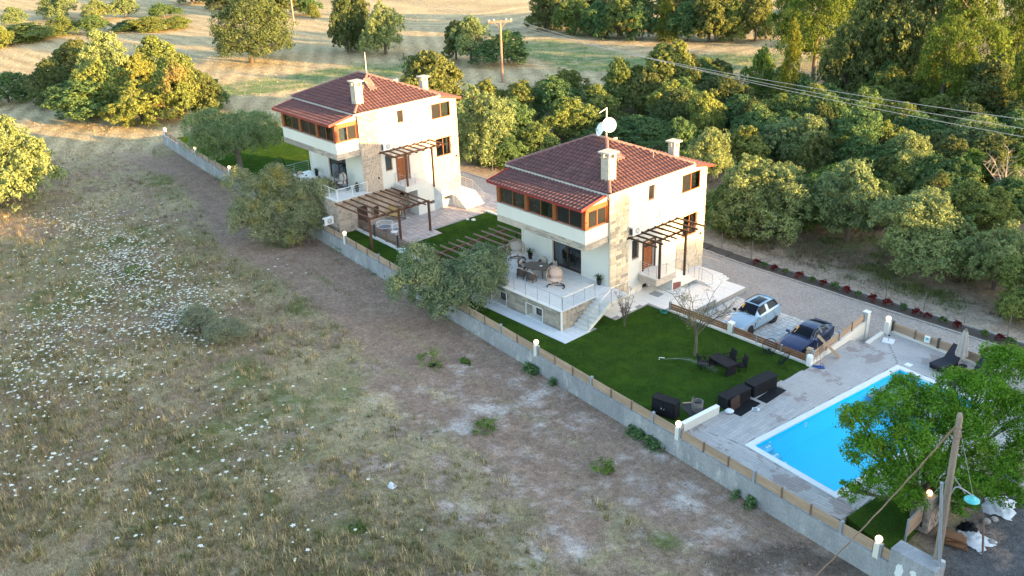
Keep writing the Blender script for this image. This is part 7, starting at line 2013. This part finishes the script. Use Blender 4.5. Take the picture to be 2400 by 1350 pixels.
# bright tree over the pool corner
near_tree('big bright green tree over the near pool corner', 'broadleaf_tree', G(2141, 1216, 0),
          [(2010, 985, 39, 33, 0), (2030, 1060, 47, 37, -0.6), (2090, 960, 48, 41, 0.8), (2130, 1050, 62, 49, -0.4), (2080, 1130, 51, 36, -1.2), (2190, 960, 55, 44, 1.2), (2260, 1020, 62, 52, 0.4), (2300, 930, 59, 46, 1.6), (2370, 860, 50, 41, 2.6), (2380, 980, 55, 52, 1.2), (2320, 1100, 58, 41, -0.2), (2200, 1110, 50, 37, -0.8), (2250, 1180, 39, 24, -0.9), (2360, 1160, 39, 27, -0.2), (2240, 900, 39, 27, 2.2), (1990, 1150, 27, 18, -1.3), (2130, 1165, 36, 22, -1.4), (2330, 840, 31, 25, 3.0), (2120, 905, 31, 25, 1.6), (2400, 1070, 39, 44, 0.4), (2290, 1140, 39, 30, -1.2)], 84000, .135, M['bright'], 304, .2, aspect=.42, clump=.34, per=30)
for k, (x, y, w, h, l) in enumerate(((470, 745, 66, 42, 'grey-green sage shrub on the open field, its left lobe'), (535, 775, 78, 38, 'low grey sage shrub on the open field, its right lobe'))):
    near_tree(l, 'sage_shrub', G(x, y + h * .8, ZF), [(x - 6, y, w * .5, h * .5, .2), (x + w * .35, y + 6, w * .36, h * .4, -.3), (x - w * .35, y + 8, w * .34, h * .36, -.2)], 12000, .10, M['grey'], 400 + k, .05, cat='shrub', clump=.42)
for k, (x, y, s, l) in enumerate(((655, 575, 24, 'dark bramble tuft at the foot of the yellowing olive'), (1010, 855, 30, 'green weed clump beside a dark clod on the field'), (1090, 850, 10, 'tiny weed on the bare soil'), (1140, 1010, 26, 'green weed patch near the middle of the field'), (835, 1245, 18, 'bright green weed at the bottom of the field'), (1410, 1100, 22, 'green weed patch below the boundary wall'), (320, 645, 26, 'yellow-green feathery plant among the white flowers'))):
    near_tree(l, 'weed_clump', G(x, y, ZF), [(x, y - s * .3, s, s * .6, 0), (x + s * .6, y, s * .6, s * .4, -.2)], 900, .12, M['fresh'] if k != 0 else M['shrub'], 500 + k, .015, cat='weeds', clump=.5)
cl = thing('dark_clod', 'dark clod beside the green weed clump on the field', 'clod', G(1012, 858, ZF)); b = MB().lathe([(.2, 0), (.28, .1), (.15, .22), (0, .25)], (0, 0, 0), 7); b.build('clod_body', M['black'], cl)
# weeds creeping along the foot of the wall
r = np.random.default_rng(44)
n = 9000
x = np.concatenate([rng.uniform(-66, 26, n // 3), rng.uniform(10, 24, n // 2), rng.uniform(0, 4, n // 6)]); n = len(x)
dens = fbm(x, x * 0, 1.6, 3); keep = dens > .60; x = x[keep]; n = len(x)
y = wall_y(x) - .16 - np.abs(rng.standard_normal(n)) * .28; z = height(x, y) + rng.random(n) ** 1.6 * .5
nor = rng.standard_normal((n, 3)) + np.array([0, -.5, .6]); nor /= np.linalg.norm(nor, axis=1)[:, None]; t = np.cross(nor, rng.standard_normal((n, 3))); t /= np.linalg.norm(t, axis=1)[:, None]; s = np.cross(nor, t); L = .14 * (.5 + rng.random(n))[:, None]; pos = np.stack([x, y, z], -1)
kind(link('weeds', np_mesh('weeds', np.stack([pos - t * L * .5, pos + s * L * .35, pos + t * L * .5, pos - s * L * .35], 1).reshape(-1, 3), np.arange(n * 4).reshape(-1, 4), M['shrub'])), 'stuff')

# ------------------------------------------------------------------ planted flowers along the kerb
def bedding(label, loc, m, group, proto={}):
    if m in proto: return dup(proto[m], loc, random.random() * 6, label, group, random.uniform(.85, 1.15))
    o = thing('bedding_plant', label, 'flower plant', loc, 0, group)
    link('leaves', crown_mesh('bedding_leaves', [(0, 0, .2, .24, .24, .2), (.1, .06, .28, .16, .16, .14), (-.1, -.05, .26, .16, .16, .14)], 420, .11, M[m], 600, .5, 12, aspect=.45), o)
    MB().tube([(0, 0, -.1), (0, 0, .2)], .02, 5).build('stem', M['bark'], o)
    proto[m] = o; return o
RED = [(2.68, 14.3), (4.22, 14.3), (6.43, 14.3), (8.41, 14.35), (10.25, 14.35), (12.34, 14.3), (13.41, 14.35), (15.56, 14.3), (16.34, 14.4), (18.36, 14.3), (21.16, 14.4)]
WHT = [(3.35, 14.2), (5.22, 14.3), (7.5, 14.3), (9.34, 14.35), (11.24, 14.3), (14.53, 14.4), (17.38, 14.4), (20.14, 14.3), (21.81, 14.3)]
for x, y in RED: bedding('dark red leafy plant in the flower bed along the kerb', (x, y, -.58), 'flowerred', 'dark red plants along the kerb')
for x, y in WHT: bedding('white-flowered green plant in the flower bed along the kerb', (x, y, -.58), 'flowerwhite', 'white-flowered plants along the kerb')

# ------------------------------------------------------------------ grasses (nobody could count them)
def blades(name, X, Y, hgt, wid, nb, col, lean=.5, zf=None, curve=True):
    n = len(X); k = np.repeat(np.arange(n), nb); N = len(k)
    a = rng.random(N) * 6.283; L = hgt[k] * (.5 + .7 * rng.random(N)); ln = np.abs(rng.standard_normal(N)) * lean
    bx = X[k] + rng.standard_normal(N) * .06 * (1 + hgt[k]); by = Y[k] + rng.standard_normal(N) * .06 * (1 + hgt[k])
    bz = (height(bx, by) if zf is None else np.full(N, zf)) - .02
    dx, dy = np.cos(a), np.sin(a); w = wid * (.6 + .8 * rng.random(N))
    V = np.stack([np.stack([bx - dy * w, by + dx * w, bz], -1), np.stack([bx + dy * w, by - dx * w, bz], -1), np.stack([bx + dx * L * ln, by + dy * L * ln, bz + L / np.sqrt(1 + ln ** 2)], -1)], 1).reshape(-1, 3)
    tv = .55 + .95 * rng.random(n) ** 1.5
    c = np.repeat((col[k] * (tv[k] * (.8 + .4 * rng.random(N)))[:, None]), 3, 0)
    return kind(link(name, np_mesh(name, V, np.arange(N * 3).reshape(-1, 3), M['grassblade'], c)), 'stuff')
M['grassblade'] = attrmat('grass_blade', .8, ((2.0, .12),), trans=.25)
def sample_pix(n, x0, x1, y0, y1, z):
    px, py = rng.uniform(x0, x1, n), rng.uniform(y0, y1, n)
    d = W_[None] + R_[None] * ((px - 1200) / FPX)[:, None] - U_[None] * ((py - 675) / FPX)[:, None]
    P = CAM[None] + d * ((z - CAM[2]) / d[:, 2])[:, None]
    return P[:, 0], P[:, 1]
# open field: sampled evenly over the ground in view
X, Y = sample_pix(98000, -170, 2060, 330, 1430, ZF)
gm = np.zeros(len(X))
m = (Y < wall_y(X) - .5) & (X > -80) & (X < 26)
X, Y = X[m], Y[m]
c = ground_col(X, Y)
bare = np.minimum.reduce([seg_dist(X, Y, L_) for L_ in TRACK])
ch = blob(X, Y, CHALK)
nn_ = fbm(X, Y, 1.6, 2)
dens = np.clip(sstep(.7, 2.2, bare + (nn_ - .5) * 3) * (1 - ch) * (.25 + 1.3 * nn_), 0.02, 1)
dens *= 1 - .75 * sstep(-14, -4, X) * sstep(-27, -19, Y)
dens *= sstep(.8, 2.4, wall_y(X) - Y + (nn_ - .5) * 2)
k = rng.random(len(X)) < dens; X, Y, c, nn_ = X[k], Y[k], c[k], nn_[k]
green = sstep(.45, .7, fbm(X, Y, 3.5, 4)) * .5
pal = np.array([.385, .31, .185])[None] * (1 - green[:, None]) + np.array([.165, .18, .075])[None] * green[:, None]
col = c * .35 + pal * .65
tall = sstep(-6, -18, X + .35 * (Y + 25)) 
hg = .10 + .16 * rng.random(len(X)) + tall * .30 * rng.random(len(X)) * (fbm(X, Y, 2.2, 1) + .3)
blades('grass', X, Y, hg, .016, 5, col, .8)
X, Y = sample_pix(9000, -60, 1500, 340, 1400, ZF)
m = (Y < wall_y(X) - 2.0) & (X > -75) & (X < 16); X, Y = X[m], Y[m]
m = (np.minimum.reduce([seg_dist(X, Y, L_) for L_ in TRACK]) > 1.7) & (fbm(X, Y, 3.0, 2) > .42) & (rng.random(len(X)) < 1 - .8 * sstep(-14, -3, X) * sstep(-28, -20, Y)); X, Y = X[m], Y[m]
q = rng.random(len(X))[:, None]
col = np.where(q < .45, np.array([[.46, .37, .21]]), np.where(q < .75, np.array([[.17, .18, .07]]), np.array([[.30, .25, .14]])))
for sc_, nb_ in ((.05, 9), (.16, 9)):
    jx, jy = rng.standard_normal((2, len(X))) * sc_
    blades('grass', X + jx, Y + jy, .22 + .34 * rng.random(len(X)), .017, nb_, col, .55)
# far meadow grasses and the green strips
X, Y = sample_pix(60000, -40, 2400, -10, 420, -.8)
m = ((Y > 16) | (X < -72)) & (X > -230)
X, Y = X[m], Y[m]; c = ground_col(X, Y); k = rng.random(len(X)) < .8; X, Y, c = X[k], Y[k], c[k]
blades('grass', X, Y, .2 + .3 * rng.random(len(X)) * (c[:, 1] > c[:, 0] * .95), .03, 3, c * 1.05, .6)
# undergrowth at the wood edge
X = rng.uniform(-36, 26, 22000); Y = 16.6 + rng.gamma(2.2, 2.4, 22000); k = fbm(X, Y, 2, 3) > .46; X, Y = X[k], Y[k]
gcol = np.where((fbm(X, Y, 2.5, 1) > .5)[:, None], np.array([.12, .15, .05]), np.array([.22, .18, .12]))
blades('undergrowth', X, Y, .12 + .3 * rng.random(len(X)), .018, 4, gcol, .7)
# lawns
def lawn_grass(poly, n, nb=3, k_=1.0):
    x0, x1 = min(p[0] for p in poly), max(p[0] for p in poly); y0, y1 = min(p[1] for p in poly), max(p[1] for p in poly)
    X, Y = rng.uniform(x0, x1, n), rng.uniform(y0, y1, n)
    ins = np.zeros(n, bool)
    for i in range(len(poly)):
        (a, b_), (c_, d_) = poly[i], poly[(i + 1) % len(poly)]
        with np.errstate(divide='ignore', invalid='ignore'):
            ins ^= ((b_ > Y) != (d_ > Y)) & (X < (c_ - a) * (Y - b_) / (d_ - b_) + a)
    cover = [(-9.65, 2.0, -6.4, 10), (1.8, 3.45, 1.85, 3), (-9.4, 2.2, -6.4, 2), (-34.1, -19.8, -3.45, 10.5)]
    for (a, b_, c_, d_) in cover: ins &= ~((X > a) & (X < b_) & (Y > c_) & (Y < d_))
    X, Y = X[ins], Y[ins]
    g = fbm(X, Y, 1.3, 0)[:, None]
    col = np.array([.034, .072, .012])[None] * (1 - g) + np.array([.068, .118, .022])[None] * g
    st = sstep(.5, .62, fbm(X, Y, 2.6, 3))[:, None]; col = col * (1 - st * .4) + np.array([.12, .14, .035]) * st * .4
    return blades('lawn_grass', X, Y, .045 + .04 * rng.random(len(X)), .010, nb, col * np.array([k_ * .9, k_, k_ * .8]), .6, zf=0.005)
lawn_grass(LAWNS[0], 100000); lawn_grass(LAWNS[1], 9000); lawn_grass(LAWNS[2], 60000, 2, 1.7); lawn_grass(lawn_p, 5000)

# ------------------------------------------------------------------ white wild carrots of the field
zones = [(180, 520, 110, 50, 260), (300, 600, 100, 80, 720), (420, 720, 120, 100, 640), (120, 780, 110, 90, 260), (60, 900, 80, 80, 140), (250, 880, 130, 90, 120), (520, 960, 200, 120, 70), (120, 1080, 140, 120, 80), (420, 1180, 260, 110, 50), (230, 690, 140, 110, 460), (600, 1060, 160, 80, 40), (60, 620, 60, 60, 30), (330, 470, 60, 30, 20), (620, 620, 90, 60, 12), (880, 640, 80, 90, 5), (700, 1250, 200, 60, 16)]
pts = []
for (x, y, sx, sy, n) in zones:
    for k in range(n):
        px, py = random.gauss(x, sx * .55), random.gauss(y, sy * .5)
        if -30 < px < 1000 and 400 < py < 1370:
            p = G(px, py, ZF + .45)
            if p.y < wall_y(p.x) - 1.2: pts.append((p.x, p.y))
pts.sort(key=lambda p: depth_of((p[0], p[1], ZF)))
M['umbel'] = mat('white_umbel', (.72, .72, .66), .9, (.62, .63, .55), 6, fine=.1)
M['stalk'] = mat('green_stalk', (.12, .15, .06), .9)
fm = []
for i in range(4):
    r = random.Random(i); b = MB(); b.tube([(0, 0, 0), (r.uniform(-.05, .05), r.uniform(-.05, .05), .38), (0, 0, .62)], .007, 3, 1, False)
    R_f = .052 + .016 * i
    for k in range(9):
        t = k * 2.4; q = R_f * math.sqrt(k / 9); s = R_f * .36
        c = Vector((q * math.cos(t), q * math.sin(t), .64 - .25 * q * q / R_f)); b.add([c + Vector((s, 0, 0)), c + Vector((s * .3, s, .008)), c + Vector((-s * .8, s * .6, 0)), c + Vector((-s * .8, -s * .6, .006)), c + Vector((s * .3, -s, 0))], [(0, 1, 2, 3, 4)], 0)
    fm.append(b.mesh('white_flower', [M['umbel'], M['stalk']]))
rest = MB()
for i, (x, y) in enumerate(pts):
    z = hz(x, y) - .02; s = random.uniform(.7, 1.2); rot = random.random() * 6; me = fm[i % 4]
    if i < 300:
        o = link('white_flower', me, None, (x, y, z)); o.rotation_euler = (random.uniform(-.2, .2), random.uniform(-.2, .2), rot); o.scale = (s, s, random.uniform(.7, 1.15))
        tag(o, 'white flat-topped wild flower on a thin stalk in the dry field', 'flower', 'white flowers of the open field')
    else:
        cs, sn = math.cos(rot), math.sin(rot); o_ = len(rest.v); hz_ = random.uniform(.7, 1.15)
        rest.v += [(x + (v.co.x * cs - v.co.y * sn) * s, y + (v.co.x * sn + v.co.y * cs) * s, z + v.co.z * hz_) for v in me.vertices]
        for p_ in me.polygons: rest.f.append(tuple(i_ + o_ for i_ in p_.vertices)); rest.m.append(p_.material_index)
if rest.v: kind(rest.build('white_flowers', [M['umbel'], M['stalk']]), 'stuff')

# ------------------------------------------------------------------ sprinkler mist
mm = D.materials.new('water_spray'); mm.use_nodes = True; _t = mm.node_tree
a_ = _n(_t, 'ShaderNodeBsdfTransparent'); b_ = _n(_t, 'ShaderNodeBsdfDiffuse'); b_.inputs[0].default_value = (.8, .85, .85, 1); mx = _n(_t, 'ShaderNodeMixShader'); mx.inputs[0].default_value = .10
_t.links.new(a_.outputs[0], mx.inputs[1]); _t.links.new(b_.outputs[0], mx.inputs[2]); _t.links.new(mx.outputs[0], _t.nodes['Material Output'].inputs[0])
so = G(1545, 843, .18) + Vector((.3, .12, .05)); n = 2600
f = rng.random(n) ** .8; spread = rng.standard_normal((n, 2)) * .11 * f[:, None]
dirv = np.array([.95, .32]); P_ = np.stack([so.x + dirv[0] * 3.4 * f + spread[:, 0], so.y + dirv[1] * 3.4 * f + spread[:, 1] * 1.3, so.z + .9 * f * (1 - f) * 1.6 + spread[:, 1] * .6 + .04], -1)
P_[:, 2] = np.maximum(P_[:, 2], .03); q = rng.standard_normal((n, 3, 3)) * .014
kind(link('water_spray', np_mesh('water_spray', (P_[:, None] + q).reshape(-1, 3), np.arange(n * 3).reshape(-1, 3), mm)), 'stuff')

# ------------------------------------------------------------------ trees outside the frame, towards the sun, added and sized to shade the estate
for i in range(66):
    yy = -36 + i * 3.1; xx = 83 + (i % 2) * 6; v = -math.sin(SUN_AZ) * xx + math.cos(SUN_AZ) * yy
    need = 19.5 if -15 < v < 3.5 else (15.0 if v < 26 else 12.6)
    if v <= -15: need = 17.5
    H = max(1.5, need - hz(xx, yy) - 1 + random.uniform(-.5, .9))
    cm, tm_ = PROTO['holm'][i % 3]
    o = thing('unseen_shade_tree', 'unseen dark tree on the rise beyond the street, placed for its shade', 'tree', (xx, yy, hz(xx, yy) - .2), random.random() * 6, 'unseen trees placed for their shade')
    o.scale = (3.6, 3.6, H / 2); link('crown', cm, o); link('trunk', tm_, o)
